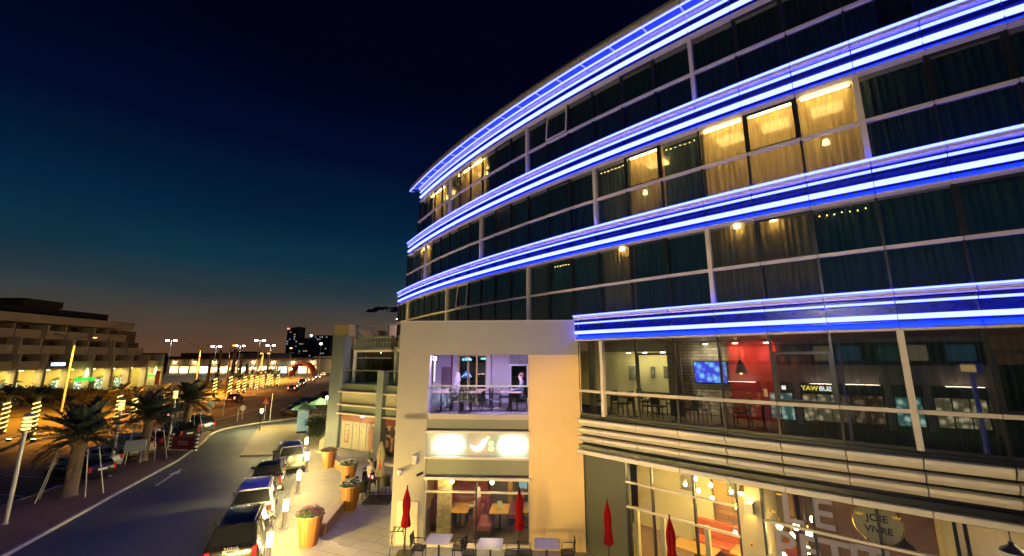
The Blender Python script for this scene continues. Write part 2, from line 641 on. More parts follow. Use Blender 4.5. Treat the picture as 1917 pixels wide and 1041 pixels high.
# lane arrow at the median's edge
a0, a1 = Vector(G(292, 906)[:2]), Vector(G(326, 884)[:2])
d = (a1 - a0).normalized()
nrm = Vector((-d.y, d.x))
paint_line(a0, a1, .14)
paint([tuple(a1 - d * .1 + nrm * .26), tuple(a1 + d * 1.3), tuple(a1 - d * .1 - nrm * .26)])
def along(A, B, f, i):
    return (A[i][0] * (1 - f) + B[i][0] * f, A[i][1] * (1 - f) + B[i][1] * f)
RR = [(-48, -60), (-38, -25), (-30.5, 5), (-29, 24), (-30, 37), (-33, 58), (-34, 80), (-43, 110), (-68, 183), (-118, 320)]
for f in (.33, .66):
    pl = [along(road_L, RR, f, i) for i in range(2, 9)]
    for a, b in zip(pl[:-1], pl[1:]):
        L = math.hypot(b[0] - a[0], b[1] - a[1])
        k = int(L / 6)
        for j in range(k):
            t0, t1 = j / k, (j + .42) / k
            paint_line((a[0] + (b[0] - a[0]) * t0, a[1] + (b[1] - a[1]) * t0), (a[0] + (b[0] - a[0]) * t1, a[1] + (b[1] - a[1]) * t1), .14)
for f in (.03, .9):
    pl = [along(road_L, RR, f, i) for i in range(2, 10)]
    for a, b in zip(pl[:-1], pl[1:]):
        paint_line(a, b, .14)
pk = [(-23.4, 20.5), (-24.0, 23.2), (-25.5, 28.8), (-27.06, 36.86)]
for k in range(8):
    x, y = -22.9 - .235 * (k * 2.6) ** 1.05 * .9, 16.5 + k * 2.9
    paint_line((x - .25, y), (x - 5.2, y + .9), .1)
for k in range(9):
    x, y = -24.6 - k * .95, 49.2 + k * 3.0
    paint_line((x, y), (x + 5.2, y + 2.0), .12)
q0, q1 = G(440, 845, -.0), G(476, 798, 0)
# ================================================================== CURVED GLASS HOTEL
HB = root('glass_hotel', (10, 30, 0), 'curved glass hotel with rows of bright blue light lines along every floor', 'hotel')
HL = HB.location
BZ = {1: 7.62, 2: 10.95, 3: 14.35, 4: 17.79}
NR = 12
NL = {1: -.85, 2: -17, 3: -15, 4: -13}
def bays(nl, nr):
    out = []
    a = nl
    while a < nr - 1e-6:
        b = min(math.floor(a + 1 + 1e-6), nr)
        out.append((a, b))
        a = b
    return out
def bay_put(name, me, m, a, b, dr, z, gap=.012, parent=None, rx=0.0):
    t = (th(a) + th(b)) / 2
    wdt = 2 * (HR + dr) * math.sin((th(b) - th(a)) / 2) - gap
    p = (HCX + (HR + dr) * math.cos(t), HCY + (HR + dr) * math.sin(t), z)
    return put(name, me, m, HB, (p[0] - HL[0], p[1] - HL[1], p[2] - HL[2]), (rx, 0, t + PI / 2), (wdt, 1, 1))
def prof_mesh(name, prof):
    # closed cross-section (y inward, z up) swept over a unit bay
    n = len(prof)
    if sum(prof[i][0] * prof[(i + 1) % n][1] - prof[(i + 1) % n][0] * prof[i][1] for i in range(n)) > 0:
        prof = prof[::-1]
    vs = [(-.5, y, z) for y, z in prof] + [(.5, y, z) for y, z in prof]
    fs = [tuple(range(n)), tuple(range(2 * n - 1, n - 1, -1))] + [(i, i + n, (i + 1) % n + n, (i + 1) % n) for i in range(n)]
    return MB().add(vs, fs).mesh(name)
def rect(y0, y1, z0, z1):
    return [(y0, z0), (y1, z0), (y1, z1), (y0, z1)]
me_span = prof_mesh('spandrel_panel', rect(-.02, .06, -.30, .60))
me_fasc = prof_mesh('fascia_rail', [(-.30, .50), (-.27, .47), (.0, .50), (.0, .585), (-.28, .60), (-.31, .57)])
me_tt = prof_mesh('upper_light_line', rect(-.325, -.245, .612, .652))
me_mt = prof_mesh('middle_light_line', rect(-.235, -.165, .325, .377))
me_mh = prof_mesh('light_holder', rect(-.16, -.022, .32, .37))
me_kt = prof_mesh('lower_light_line', rect(-.235, -.12, -.050, .062))
me_kh = prof_mesh('lower_light_holder', rect(-.115, -.022, -.05, .06))
me_low = prof_mesh('lower_panel', [(-.20, -.24), (-.022, -.21), (-.022, -.10), (-.05, -.10)])
me_trim = prof_mesh('trim_rail', [(-.24, -.315), (-.0, -.315), (-.0, -.245), (-.24, -.255)])
me_br = MB().box(-.011, -.16, -.06, .011, -.02, .50).mesh('light_bracket')
M_PANB = mat('soffit_panel_led_blue', (.015, .15, .44), .4, 0, .06)  # panel colour carries the blue glow of the light lines
for k in (1, 2, 3, 4):
    z0 = BZ[k]
    for a, b in bays(NL[k], NR):
        bay_put('spandrel_panel', me_span, M_SPAN, a, b, 0, z0, .004)
        bay_put('fascia_rail', me_fasc, M_ALU, a, b, 0, z0, .014)
        bay_put('upper_light_line', me_tt, M_LEDT, a, b, 0, z0, .004)
        bay_put('middle_light_line', me_mt, M_LEDT, a, b, 0, z0, .02)
        bay_put('light_holder', me_mh, M_DARK, a, b, 0, z0, .05)
        bay_put('lower_light_line', me_kt, M_LED, a, b, 0, z0, .012)
        bay_put('lower_light_holder', me_kh, M_DARK, a, b, 0, z0, .05)
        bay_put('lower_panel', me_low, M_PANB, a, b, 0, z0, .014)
        bay_put('trim_rail', me_trim, M_ALU, a, b, 0, z0, .016)
        t = th(a)
        p = arc(a, 0, z0)
        put('light_bracket', me_br, M_SPAN, HB, (p[0] - HL[0], p[1] - HL[1], p[2]), (0, 0, t + PI / 2))
# glazing of the three hotel floors
def curtain_mesh(h, seed, w0=-.5, w1=.5):
    r = random.Random(seed)
    mb = MB()
    n = 46
    vs = []
    ph = r.random() * 6
    for i in range(n + 1):
        x = w0 + (w1 - w0) * i / n
        f = math.sin(x * 46 + ph + 1.6 * math.sin(x * 9 + ph)) * .035 + math.sin(x * 17 + ph * 2) * .02
        vs += [(x, f * .8, 0), (x + r.uniform(-.004, .004), f, h * .5), (x, f * .5, h)]
    fs = []
    for i in range(n):
        for j in range(2):
            fs.append((3 * i + j, 3 * i + 3 + j, 3 * i + 4 + j, 3 * i + 1 + j))
    return mb.add(vs, fs).mesh('curtain', True)
CUR = [curtain_mesh(2.55, s) for s in range(4)]
CURH = [curtain_mesh(2.55, 9, -.5, .02), curtain_mesh(2.55, 10, .1, .5)]
M_CURD = cloth('sheer_curtain_unlit', (.12, .20, .25), .4, .12)  # unlit copy of the curtain: darkness of the room put into its colour
M_CURL = cloth('sheer_curtain_lamplit', (.72, .56, .36), .5, .04)  # lit copy of the same curtain: warm lamp glow put into its colour
M_ROOM = mat('room_wall', (.30, .27, .22), .85, 0, .08)
M_CEIL = mat('room_ceiling', (.5, .48, .44), .85, 0, .05)
M_ROOMLED = glow('curtain_cove_light', (1, .58, .16), 60.0)
M_ROOMLED2 = glow('curtain_cove_dim', (1, .55, .16), 3.2)
M_ROOMSPOT = glow('room_spot', (1, .60, .18), 70.0)
LIT = {(3, 3): 2, (3, 4): 2, (3, 5): 2, (3, 1): 2, (3, 0): 1, (3, 2): 1, (2, 3): 3, (2, 4): 3, (2, 5): 1, (2, 0): 3,
       (4, -7): 2, (4, -8): 2, (4, -9): 3, (4, -11): 2, (4, -12): 2, (3, -13): 2, (3, -14): 3, (2, -2): 1}
fl_rng = random.Random(3)
for k in (2, 3, 4):
    zb = BZ[k - 1] + .602
    zh = BZ[k] - .315
    ztr = BZ[k] - 1.57
    nl = NL[k] - .6
    me_up = prof_mesh('pane', rect(.01, .022, ztr, zh))
    me_lo = prof_mesh('pane', rect(.01, .022, zb - .1, ztr - .09))
    me_tr = prof_mesh('transom_rail', rect(-.075, .03, ztr - .09, ztr))
    me_trd = prof_mesh('transom_joint', rect(-.055, .01, ztr - .088, ztr - .002))
    me_mu = MB().box(-.028, -.045, zb - .1, .028, .05, zh).mesh('mullion')
    me_mt2 = MB().box(-.062, -.12, zb - .05, .062, .05, zh + .02).mesh('wide_mullion')
    fr = MB()
    for q in (rect(-.03, .008, zh - .07, zh), rect(-.03, .008, ztr + .002, ztr + .055)):
        fr.add([(-.5, y, z) for y, z in q] + [(.5, y, z) for y, z in q], [(0, 1, 2, 3), (7, 6, 5, 4), (0, 4, 5, 1), (1, 5, 6, 2), (2, 6, 7, 3), (3, 7, 4, 0)])
    for sx in (-.5, .45):
        fr.box(sx, -.03, ztr + .056, sx + .05, .008, zh - .071)
    me_fr = fr.mesh('sash_frame')
    for a, b in bays(nl, NR):
        n = math.floor(a + 1e-6)
        opened = (k, n) in ((2, -8), (4, -2))
        up = bay_put('pane', me_up, M_GLASS, a, b, 0, 0, .02)
        if opened:
            # top-hung sash pushed open at the bottom
            t = (th(a) + th(b)) / 2
            o3 = bay_put('open_sash', me_fr, M_ALU, a, b, 0, 0, .06)
            o3.rotation_euler = (0, 0, t + PI / 2)
            R_ = Matrix.Translation(Vector((0, 0, zh))) @ Matrix.Rotation(-.09, 4, 'X') @ Matrix.Translation(Vector((0, 0, -zh)))
            o3.matrix_basis = o3.matrix_basis @ R_
        bay_put('pane', me_lo, M_GLASS, a, b, 0, 0, .02)
        bay_put('transom_rail', me_tr, M_ALU, a, b, 0, 0, .016)
        if n % 6 in (4, 1) and not opened:
            bay_put('sash_frame', me_fr, M_DARK, a, b, 0, 0, .06)
        p = arc(a, 0, 0)
        big = (n % 6 == (3 if k in (2, 4) else 0)) and abs(a - n) < .01
        put('wide_mullion' if big else 'mullion', me_mt2 if big else me_mu, M_ALU if big else M_DARK, HB, (p[0] - HL[0], p[1] - HL[1], 0), (0, 0, th(a) + PI / 2))
        lit = LIT.get((k, n), 0)
        if lit == 0 and fl_rng.random() < .16:
            bay_put('curtain', CURH[n % 2], M_CURD, a, b, -.32, zb, .02)
        else:
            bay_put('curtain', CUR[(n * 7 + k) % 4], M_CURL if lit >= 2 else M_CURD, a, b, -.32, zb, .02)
        if lit == 2:
            mbl = prof_mesh('cove_light', rect(.13, .20, zh - .045, zh - .015))
            bay_put('cove_light', mbl, M_ROOMLED, a, b, 0, 0, .25)
            mbc = MB().box(-.3, .9, zh - .06, .3, 1.5, zh - .02).mesh('ceiling_lamp')
            bay_put('ceiling_lamp', mbc, glow('room_ceiling_lamp', (1, .62, .20), 42.0), a, b, 0, 0, .1)
        elif lit == 3:
            x0 = fl_rng.uniform(-.3, .2)
            s = MB().box(x0, .13, zh - .06, x0 + .14, .2, zh - .015).mesh('curtain_spot')
            bay_put('curtain_spot', s, M_ROOMSPOT, a, b, 0, 0, .1)
        elif lit == 1:
            s = MB()
            for j in range(7):
                x0 = -.42 + j * .13
                s.box(x0, .2, zh - .155 - .01 * (j % 3), x0 + .012, .21, zh - .145 - .01 * (j % 3))
            o = bay_put('string_lights', s.mesh('string_lights'), M_ROOMLED, a, b, 0, 0, .1)
            o['kind'] = 'stuff'
    # table lamps that show through the lower panes of two lit rooms
    for (kk, nn) in ((3, 5.4), (3, 1.45)):
        if kk == k:
            p = arc(nn, -.22, BZ[k - 1] + 1.55)
            o = wpart('table_lamp', MB().lathe([(.02, 0), (.09, .0), (.06, .14), (.02, .14)], p, 10), glow('table_lamp_glow', (1, .68, .22), 9.0), HB)
    # room shells behind the curtains
    slab = MB()
    cei = MB()
    wall = MB()
    ns = [nl + (NR - nl) * i / 20 for i in range(21)]
    for a, b in zip(ns[:-1], ns[1:]):
        z1 = BZ[k] + (.55 if k < 4 else .5)
        q = [arc(a, -.07), arc(b, -.07), arc(b, -5), arc(a, -5)]
        slab.prism([(p[0], p[1]) for p in q], BZ[k] - .28, z1)
        v = [arc(a, -4.9, zb), arc(b, -4.9, zb), arc(b, -4.9, zh), arc(a, -4.9, zh)]
        wall.add(v, [(3, 2, 1, 0)])
    wpart('floor_slab', slab, M_CEIL, HB)
    wpart('room_back_wall', wall, M_ROOM, HB)
    n = -18
    while n < NR:
        if n > nl:
            q = [arc(n - .03, -.42), arc(n + .03, -.42), arc(n + .03, -4.88), arc(n - .03, -4.88)]
            wpart('party_wall', MB().prism([(p[0], p[1]) for p in q], zb + .0, zh + .02), M_ROOM, HB)
        n += 3
    # closed end wall
    q = [arc(nl - .02, .0), arc(nl - .15, .0), arc(nl - .15, -12), arc(nl - .02, -12)]
    wpart('end_wall', MB().prism([(p[0], p[1]) for p in q], zb - .3, zh + .3), M_SPAN, HB)
# roof canopy
me_can = prof_mesh('canopy_panel', [(-.70, .60), (.3, .80), (.3, 1.3), (-.35, 1.22), (-.62, 1.10), (-.76, .84), (-.76, .62)])
me_sof = prof_mesh('canopy_soffit', [(-.70, .575), (.0, .72), (.0, .735), (-.70, .595)])
M_SOF = mat('soffit_led_blue', (.003, .045, .17), .5, 0, .05)  # blue spill of the light lines is put into the soffit colour
me_cst = prof_mesh('canopy_light_line', rect(-.765, -.72, .545, .578))
me_cb = MB().add([(-.03, -.70, .54), (.03, -.70, .54), (.03, -.40, .56), (-.03, -.40, .56), (-.03, -.70, .574), (.03, -.70, .574), (.03, -.40, .63), (-.03, -.40, .63)],
                 [(0, 3, 2, 1), (4, 5, 6, 7), (0, 1, 5, 4), (1, 2, 6, 5), (2, 3, 7, 6), (3, 0, 4, 7)]).mesh('canopy_bracket')
for a, b in bays(-13.6, NR):
    bay_put('canopy_panel', me_can, M_ALU, a, b, 0, BZ[4] + .02, .014)
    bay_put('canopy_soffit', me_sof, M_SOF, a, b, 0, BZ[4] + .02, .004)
    bay_put('canopy_light_line', me_cst, M_LEDT, a, b, 0, BZ[4] + .02, .004)
    p = arc(a, 0, BZ[4] + .02)
    put('canopy_bracket', me_cb, mat('bracket_white', (.75, .76, .78), .4), HB, (p[0] - HL[0], p[1] - HL[1], p[2]), (0, 0, th(a) + PI / 2))
roof = MB()
ns = [-13.6 + (NR + 13.6) * i / 16 for i in range(17)]
for a, b in zip(ns[:-1], ns[1:]):
    q = [arc(a, -.25), arc(b, -.25), arc(b, -14), arc(a, -14)]
    roof.prism([(p[0], p[1]) for p in q], BZ[4] + .8, BZ[4] + 1.1)
wpart('roof', roof, M_CEIL, HB)

# ---- first floor restaurant glazing
Z1B, Z1H, Z1T, Z1U = 4.69, BZ[1] - .315, 5.52, 6.84
FL1 = [(-.85, 0)] + [(n, n + 1) for n in range(0, NR)]
me_p1 = prof_mesh('pane', rect(.01, .022, Z1T, Z1H))
me_p0 = prof_mesh('pane', rect(.01, .022, Z1B, Z1T - .09))
me_t1 = prof_mesh('transom_rail', rect(-.075, .03, Z1T - .09, Z1T))
me_s1 = prof_mesh('sill_rail', [(-.05, Z1B - .19), (.05, Z1B - .19), (.05, Z1B - .002), (-.03, Z1B - .002), (-.03, Z1B - .08), (-.05, Z1B - .10)])
me_m1 = MB().box(-.028, -.04, Z1B, .028, .05, Z1H).mesh('mullion')
me_w1 = MB().box(-.062, -.12, Z1B - .05, .062, .05, Z1H + .02).mesh('wide_mullion')
frm = MB()
for q in (rect(-.03, .008, Z1U - .07, Z1U), rect(-.03, .008, Z1T + .002, Z1T + .07)):
    frm.add([(-.5, y, z) for y, z in q] + [(.5, y, z) for y, z in q], [(0, 1, 2, 3), (7, 6, 5, 4), (0, 4, 5, 1), (1, 5, 6, 2), (2, 6, 7, 3), (3, 7, 4, 0)])
for sx in (-.5, .45):
    frm.box(sx, -.03, Z1T + .071, sx + .05, .008, Z1U - .071)
me_f1 = frm.mesh('sash_frame')
for a, b in FL1:
    n = math.floor(a)
    bay_put('pane', me_p1, M_GLASS1 if n >= 3 else M_GLASSC, a, b, 0, 0, .02)
    bay_put('pane', me_p0, M_GLASS1 if n >= 3 else M_GLASSC, a, b, 0, 0, .02)
    bay_put('transom_rail', me_t1, M_ALU, a, b, 0, 0, .016)
    bay_put('sill_rail', me_s1, M_DARK, a, b, 0, 0, .01)
    p = arc(a, 0, 0)
    big = n % 6 == 0 and abs(a - n) < .01
    put('wide_mullion' if big else 'mullion', me_w1 if big else me_m1, M_ALU if big else M_DARK, HB, (p[0] - HL[0], p[1] - HL[1], 0), (0, 0, th(a) + PI / 2))
    if n in (1, 4, 7, 10):
        bay_put('sash_frame', me_f1, M_DARK, a, b, 0, 0, .06)
# ---- louvre blades under the first floor
def blade(z0, z1, o):
    return prof_mesh('louvre_blade', [(-.16 - o, z1), (-.20 - o, z1 - .02), (-.19 - o, z1 - .10), (-.10 - o, z0 + .06), (-.02 - o, z0), (.02, z0), (.02, z1)])
BL = [blade(4.24, 4.495, .03), blade(3.96, 4.18, .03), blade(3.68, 3.90, .03)]
me_lt = prof_mesh('louvre_trim', [(-.25, 3.44), (-.27, 3.42), (-.27, 3.31), (-.22, 3.29), (.06, 3.29), (.06, 3.44)])
me_lc = prof_mesh('louvre_backing', rect(.025, .06, 3.44, 4.50))
me_ls = prof_mesh('louvre_soffit', rect(-.15, .02, 3.47, 3.60))
for a, b in FL1:
    for me in BL:
        bay_put('louvre_blade', me, M_TRIM, a, b, 0, 0, .02)
    bay_put('louvre_trim', me_lt, M_TRIM, a, b, 0, 0, .012)
    bay_put('louvre_backing', me_lc, M_DARK, a, b, 0, 0, .0)
    bay_put('louvre_soffit', me_ls, M_DARK, a, b, 0, 0, .0)
# ---- floor structure behind
sl = MB()
for a, b in zip([-.85 + .9 * i for i in range(14)], [-.85 + .9 * (i + 1) for i in range(14)]):
    q = [arc(a, -.07), arc(b, -.07), arc(b, -7), arc(a, -7)]
    sl.prism([(p[0], p[1]) for p in q], 4.42, 4.56)
    sl.prism([(p[0], p[1]) for p in q], 7.32, 7.55)
wpart('floor_slab', sl, mat('dark_floor', (.16, .12, .09), .4, 0, .15, 4), HB)
def arcwall(name, n0, n1, dr, z0, z1, m, thick=.1, seg=4):
    mb = MB()
    for i in range(seg):
        a = n0 + (n1 - n0) * i / seg
        b = n0 + (n1 - n0) * (i + 1) / seg
        q = [arc(a, dr), arc(b, dr), arc(b, dr - thick), arc(a, dr - thick)]
        mb.prism([(p[0], p[1]) for p in q], z0, z1)
    return wpart(name, mb, m, HB)
M_CREAMW = mat('restaurant_cream_wall', (.62, .55, .34), .8, 0, .06)
M_REDW = mat('restaurant_red_wall', (.48, .03, .025), .7, 0, .12)
M_STONE = pavers('stone_cladding', (.48, .42, .32), (.30, .26, .20), (.16, .14, .11), .5, .12, .85, 0, .8, .3, .012, True)
arcwall('cream_wall', -5, 1.05, -3.2, 4.56, 7.0, M_CREAMW)
arcwall('wall_pier', .95, 1.35, -2.5, 4.56, 7.32, mat('dark_pier', (.08, .07, .06), .7))
arcwall('wall_pier', -.8, -.6, -.5, 4.56, 7.32, mat('dark_pier', (.08, .07, .06), .7))
arcwall('bulkhead', -.85, 1.2, -1.6, 6.92, 7.32, mat('dark_bulkhead', (.10, .10, .10), .7))
arcwall('stone_wall', .9, 2.45, -3.6, 4.56, 7.3, M_STONE)
arcwall('red_wall', 2.45, 4.6, -3.4, 4.56, 7.3, M_REDW)
arcwall('dark_wall', 4.6, NR, -4.6, 4.56, 7.3, mat('dark_room_wall', (.10, .085, .085), .8), .1, 8)
# picture frames and the screen on the walls
for nn, zz, ww, hh in ((-.55, 6.05, .30, .55), (.22, 6.1, .16, .42), (.75, 6.12, .42, .42)):
    t = th(nn)
    p = arc(nn, -3.17, zz)
    o = put('wall_picture', MB().box(-ww / 2, -.04, -hh / 2, ww / 2, 0, hh / 2).mesh('wall_picture'), mat('dark_print', (.10, .10, .09), .5, 0, .9, 9), None, p, (0, 0, t + PI / 2))
    tag(o, {-.55: 'dark picture at the left end of the cream first-floor wall', .22: 'narrow dark picture in the middle of the cream first-floor wall', .75: 'square dark picture on the cream first-floor wall beside the dark pier'}[nn], 'picture', 'pictures on the first-floor wall')
    put('frame', MB().box(-ww / 2 - .02, -.045, -hh / 2 - .02, ww / 2 + .02, -.041, -hh / 2).box(-ww / 2 - .02, -.045, hh / 2, ww / 2 + .02, -.041, hh / 2 + .02).mesh('frame'), M_BLACK, o)
p = arc(1.9, -3.55, 6.15)
scr = tag(put('television', MB().bbox(-.62, -.07, -.42, .62, 0, .42, .02).mesh('television'), M_BLACK, None, p, (0, 0, th(1.9) + PI / 2)), 'glowing blue television on the stone wall of the first-floor restaurant', 'television')
def screen_mat(name, c1, c2, s, sc_=4):
    m = bpy.data.materials.new(name)
    m.use_nodes = True
    nt = m.node_tree
    nt.nodes.clear()
    tc = nt.nodes.new('ShaderNodeTexCoord')
    v = nt.nodes.new('ShaderNodeTexVoronoi')
    v.inputs['Scale'].default_value = sc_
    nt.links.new(tc.outputs['Object'], v.inputs['Vector'])
    r = nt.nodes.new('ShaderNodeValToRGB')
    r.color_ramp.elements[1].position = .55
    r.color_ramp.elements[0].color = (*c1, 1)
    r.color_ramp.elements[1].color = (*c2, 1)
    nt.links.new(v.outputs['Distance'], r.inputs[0])
    e = nt.nodes.new('ShaderNodeEmission')
    e.inputs['Strength'].default_value = s
    nt.links.new(r.outputs[0], e.inputs['Color'])
    o = nt.nodes.new('ShaderNodeOutputMaterial')
    nt.links.new(e.outputs[0], o.inputs['Surface'])
    return m
put('screen', MB().box(-.58, -.082, -.38, .58, -.072, .38).mesh('screen'), screen_mat('tv_picture', (.25, .7, 1), (.05, .05, .6), 1.6), scr)
# ceiling downlights that wash the restaurant walls
for nn, dr, m in ((-.45, -2.75, 'c'), (.15, -2.75, 'c'), (.75, -2.75, 'c'), (1.9, -3.2, 'w'), (2.75, -3.0, 'r'), (3.5, -3.0, 'r')):
    p = arc(nn, dr, 7.2)
    mm = {'c': glow('downlight_cream', (1, .84, .40), 480.0), 'w': glow('downlight_white', (1, .85, .6), 300.0), 'r': glow('downlight_red', (1, .5, .25), 520.0)}[m]
    if m == 'c':
        p = arc(nn, dr, 6.9)
    dl = wpart('downlight', MB().lathe([(.10, 0), (.10, .06), (.075, .06)], p, 12), M_BLACK, HB)
    put('lens', MB().lathe([(.08, -.012), (.08, -.004)], p, 12).mesh('lens'), mm, dl)
# curtains behind the right-hand first-floor panes
for n in range(4, NR):
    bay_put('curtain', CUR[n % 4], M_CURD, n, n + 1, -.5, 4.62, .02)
for n in (3, 6):
    p = arc(n + .1, -1.6, 6.2)
    pd = root('pendant_lamp', p, 'dark pendant lamp %s' % ('before the red first-floor wall' if n == 3 else 'behind the right-hand first-floor glass'), 'lamp', 'first-floor pendant lamps')
    lpart('shade', MB().lathe([(.02, .5), (.03, .42), (.12, .2), (.17, 0), (.15, 0)], (0, 0, 0), 12), M_BLACK, pd)
    lpart('bulb', MB().lathe([(.03, .12), (.06, .05), (.05, 0), (.01, -.03)], (0, 0, 0), 10), M_WARM, pd)
    lpart('cord', MB().cyl((0, 0, .5), (0, 0, 7.32 - 6.2), .008, None, 5), M_BLACK, pd)

# ---- ground floor
GD = -.10
Z2H = 3.31
arcwall('olive_wall', -.85, .49, GD + .02, 0, 3.30, M_WALLG, .3)
arcwall('lit_pier', 3.06, 3.52, GD + .05, 0, 3.30, mat('pier_render', (.42, .36, .23), .82, 0, .08, 1.5, .12, 60), .3, 2)
def gpane(a, b, zs, m=M_GLASSC, doors=()):
    for z0, z1 in zip(zs[:-1], zs[1:]):
        bay_put('pane', prof_mesh('pane', rect(.01, .022, z0 + .03, z1 - .03)), m, a, b, GD, 0, .05)
        bay_put('transom_rail', prof_mesh('transom_rail', rect(-.06, .03, z1 - .03, z1 + .03)), M_TRIM, a, b, GD, 0, .0)
ZA = [.05, 1.86, 2.62, Z2H]
for a, b in ((.49, 1.18), (1.18, 2.17), (2.17, 3.06)):
    gpane(a, b, ZA)
ZB2 = [.05, 1.55, 2.42, Z2H]
for a, b in ((3.52, 4.36), (4.36, 5.3), (5.3, 6.24)):
    gpane(a, b, ZB2)
me_gm = MB().box(-.03, -.05, 0, .03, .05, 3.3).mesh('mullion')
for n in (.49, 1.18, 2.17, 3.06, 3.52, 4.36, 5.3, 6.24, 6.36):
    p = arc(n, GD, 0)
    put('mullion', me_gm, M_DARK, HB, (p[0] - HL[0], p[1] - HL[1], 0), (0, 0, th(n) + PI / 2))
gpane(6.36, 7.6, [.05, Z2H], M_GLASSC)
gpane(7.6, 9.4, [.05, 2.42, Z2H], M_GLASSC)
gpane(9.4, 12, [.05, 2.42, Z2H], M_GLASSC)
# interior shell
gf = MB()
cl = MB()
for i in range(13):
    a, b = -.8 + i, -.8 + i + 1
    q = [arc(a, -.12), arc(b, -.12), arc(b, -5.5), arc(a, -5.5)]
    gf.prism([(p[0], p[1]) for p in q], .004, .02)
wpart('interior_floor', gf, mat('wood_floor', (.20, .12, .07), .45, 0, .3, 3, stretch=(1, 8, 1)), HB)
for i in range(13):
    a, b = -.8 + i, -.8 + i + 1
    q = [arc(a, -.4), arc(b, -.4), arc(b, -5.5), arc(a, -5.5)]
    cl.prism([(p[0], p[1]) for p in q], 3.34, 3.40)
wpart('interior_ceiling', cl, mat('green_grey_ceiling', (.42, .50, .36), .8, 0, .06), HB)
M_PLANK = pavers('timber_planks', (.36, .18, .09), (.20, .10, .055), (.08, .045, .03), 1.1, .16, .55, 0, .4, .3, .008, True)
M_BRICK = pavers('yellow_brick', (.62, .38, .13), (.52, .30, .10), (.30, .2, .09), .24, .075, .8, 0, .7, .2, .01, True)
def radwall(name, n, d0, d1, z0, z1, m, wd=.06):
    q = [arc(n - wd, d0), arc(n + wd, d0), arc(n + wd, d1), arc(n - wd, d1)]
    return wpart(name, MB().prism([(p[0], p[1]) for p in q], z0, z1), m, HB)
arcwall('white_wall', -.8, 1.6, -3.6, .02, 3.34, mat('cafe_white_wall', (.72, .62, .38), .8, 0, .06))
arcwall('plank_wall', 1.6, 3.6, -3.8, .02, 1.55, M_PLANK)
arcwall('brick_wall', 1.6, 3.6, -3.8, 1.55, 3.34, M_BRICK)
arcwall('back_wall', 3.6, 9, -4.6, .02, 3.34, mat('bistro_back_wall', (.20, .11, .07), .7, 0, .2, 3))
radwall('partition', 3.3, -.45, -4.5, .02, 3.34, mat('partition_wall', (.40, .33, .2), .8, 0, .1))
radwall('partition', 6.3, -.45, -4.5, .02, 3.34, mat('partition_cream', (.62, .52, .38), .8, 0, .1), .05)
for nn, zz, ww, hh, dr in ((.95, 2.15, .55, .75, -3.56), (2.35, 2.2, .9, .75, -3.76), (2.9, 2.15, .5, .75, -3.76)):
    p = arc(nn, dr, zz)
    o = put('wall_picture', MB().box(-ww / 2, -.04, -hh / 2, ww / 2, 0, hh / 2).mesh('wall_picture'), mat('grey_print', (.16, .15, .13), .5, 0, .8, 7), None, p, (0, 0, th(nn) + PI / 2))
    tag(o, {.95: 'black and white picture on the white wall at the left of the ground-floor cafe', 2.35: 'wide grey picture on the brick wall of the ground-floor cafe', 2.9: 'smaller grey picture on the brick wall near the lit pier'}[nn], 'picture', 'pictures in the ground-floor cafe')
    put('frame', MB().box(-ww / 2 - .02, -.045, -hh / 2 - .02, ww / 2 + .02, -.041, -hh / 2).box(-ww / 2 - .02, -.045, hh / 2, ww / 2 + .02, -.041, hh / 2 + .02).mesh('frame'), M_BLACK, o)
# pale columns just behind the glass
for nn in (.62, 1.30, 2.32):
    q = [arc(nn - .05, -.3), arc(nn + .05, -.3), arc(nn + .05, -.45), arc(nn - .05, -.45)]
    wpart('pale_post', MB().prism([(p[0], p[1]) for p in q], .02, 1.80), mat('pale_post', (.66, .55, .32), .6), HB)
# ================================================================== RESTAURANT BLOCK IN FRONT OF THE HOTEL
RBRZ = math.atan(-.07)
RB = root('restaurant_block', (-4.44, 16.51, 0), 'taupe rendered restaurant block with open terrace and glowing sign below the blue lights', 'building', None, RBRZ)
def S(u, yin, z):
    c, s = math.cos(RBRZ), math.sin(RBRZ)
    return (-4.44 + u * c - yin * s, 16.51 + u * s + yin * c, z)
UW, U0, U1 = 7.06, 1.225, 5.07
ZT = 8.08
lp = lambda n, mb, m, sm=False: lpart(n, mb, m, RB, sm)
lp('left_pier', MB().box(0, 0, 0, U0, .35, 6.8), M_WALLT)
lp('right_pier', MB().box(U1, -.004, 0, UW, .35, 6.8), M_WALLC_WARM)
lp('upper_wall', MB().box(0, 0, 6.8, UW, .35, ZT), M_WALLT)
lp('parapet_cap', MB().box(-.03, -.03, ZT, UW + .02, .4, ZT + .05), mat('parapet_cap', (.42, .38, .34), .6))
lp('side_wall', MB().box(.0, .351, 0, .3, 10.6, ZT), M_WALLT)
lp('roof', MB().box(.0, .42, ZT - .25, UW - .6, 11.5, ZT - .05), mat('flat_roof', (.22, .2, .19), .9))
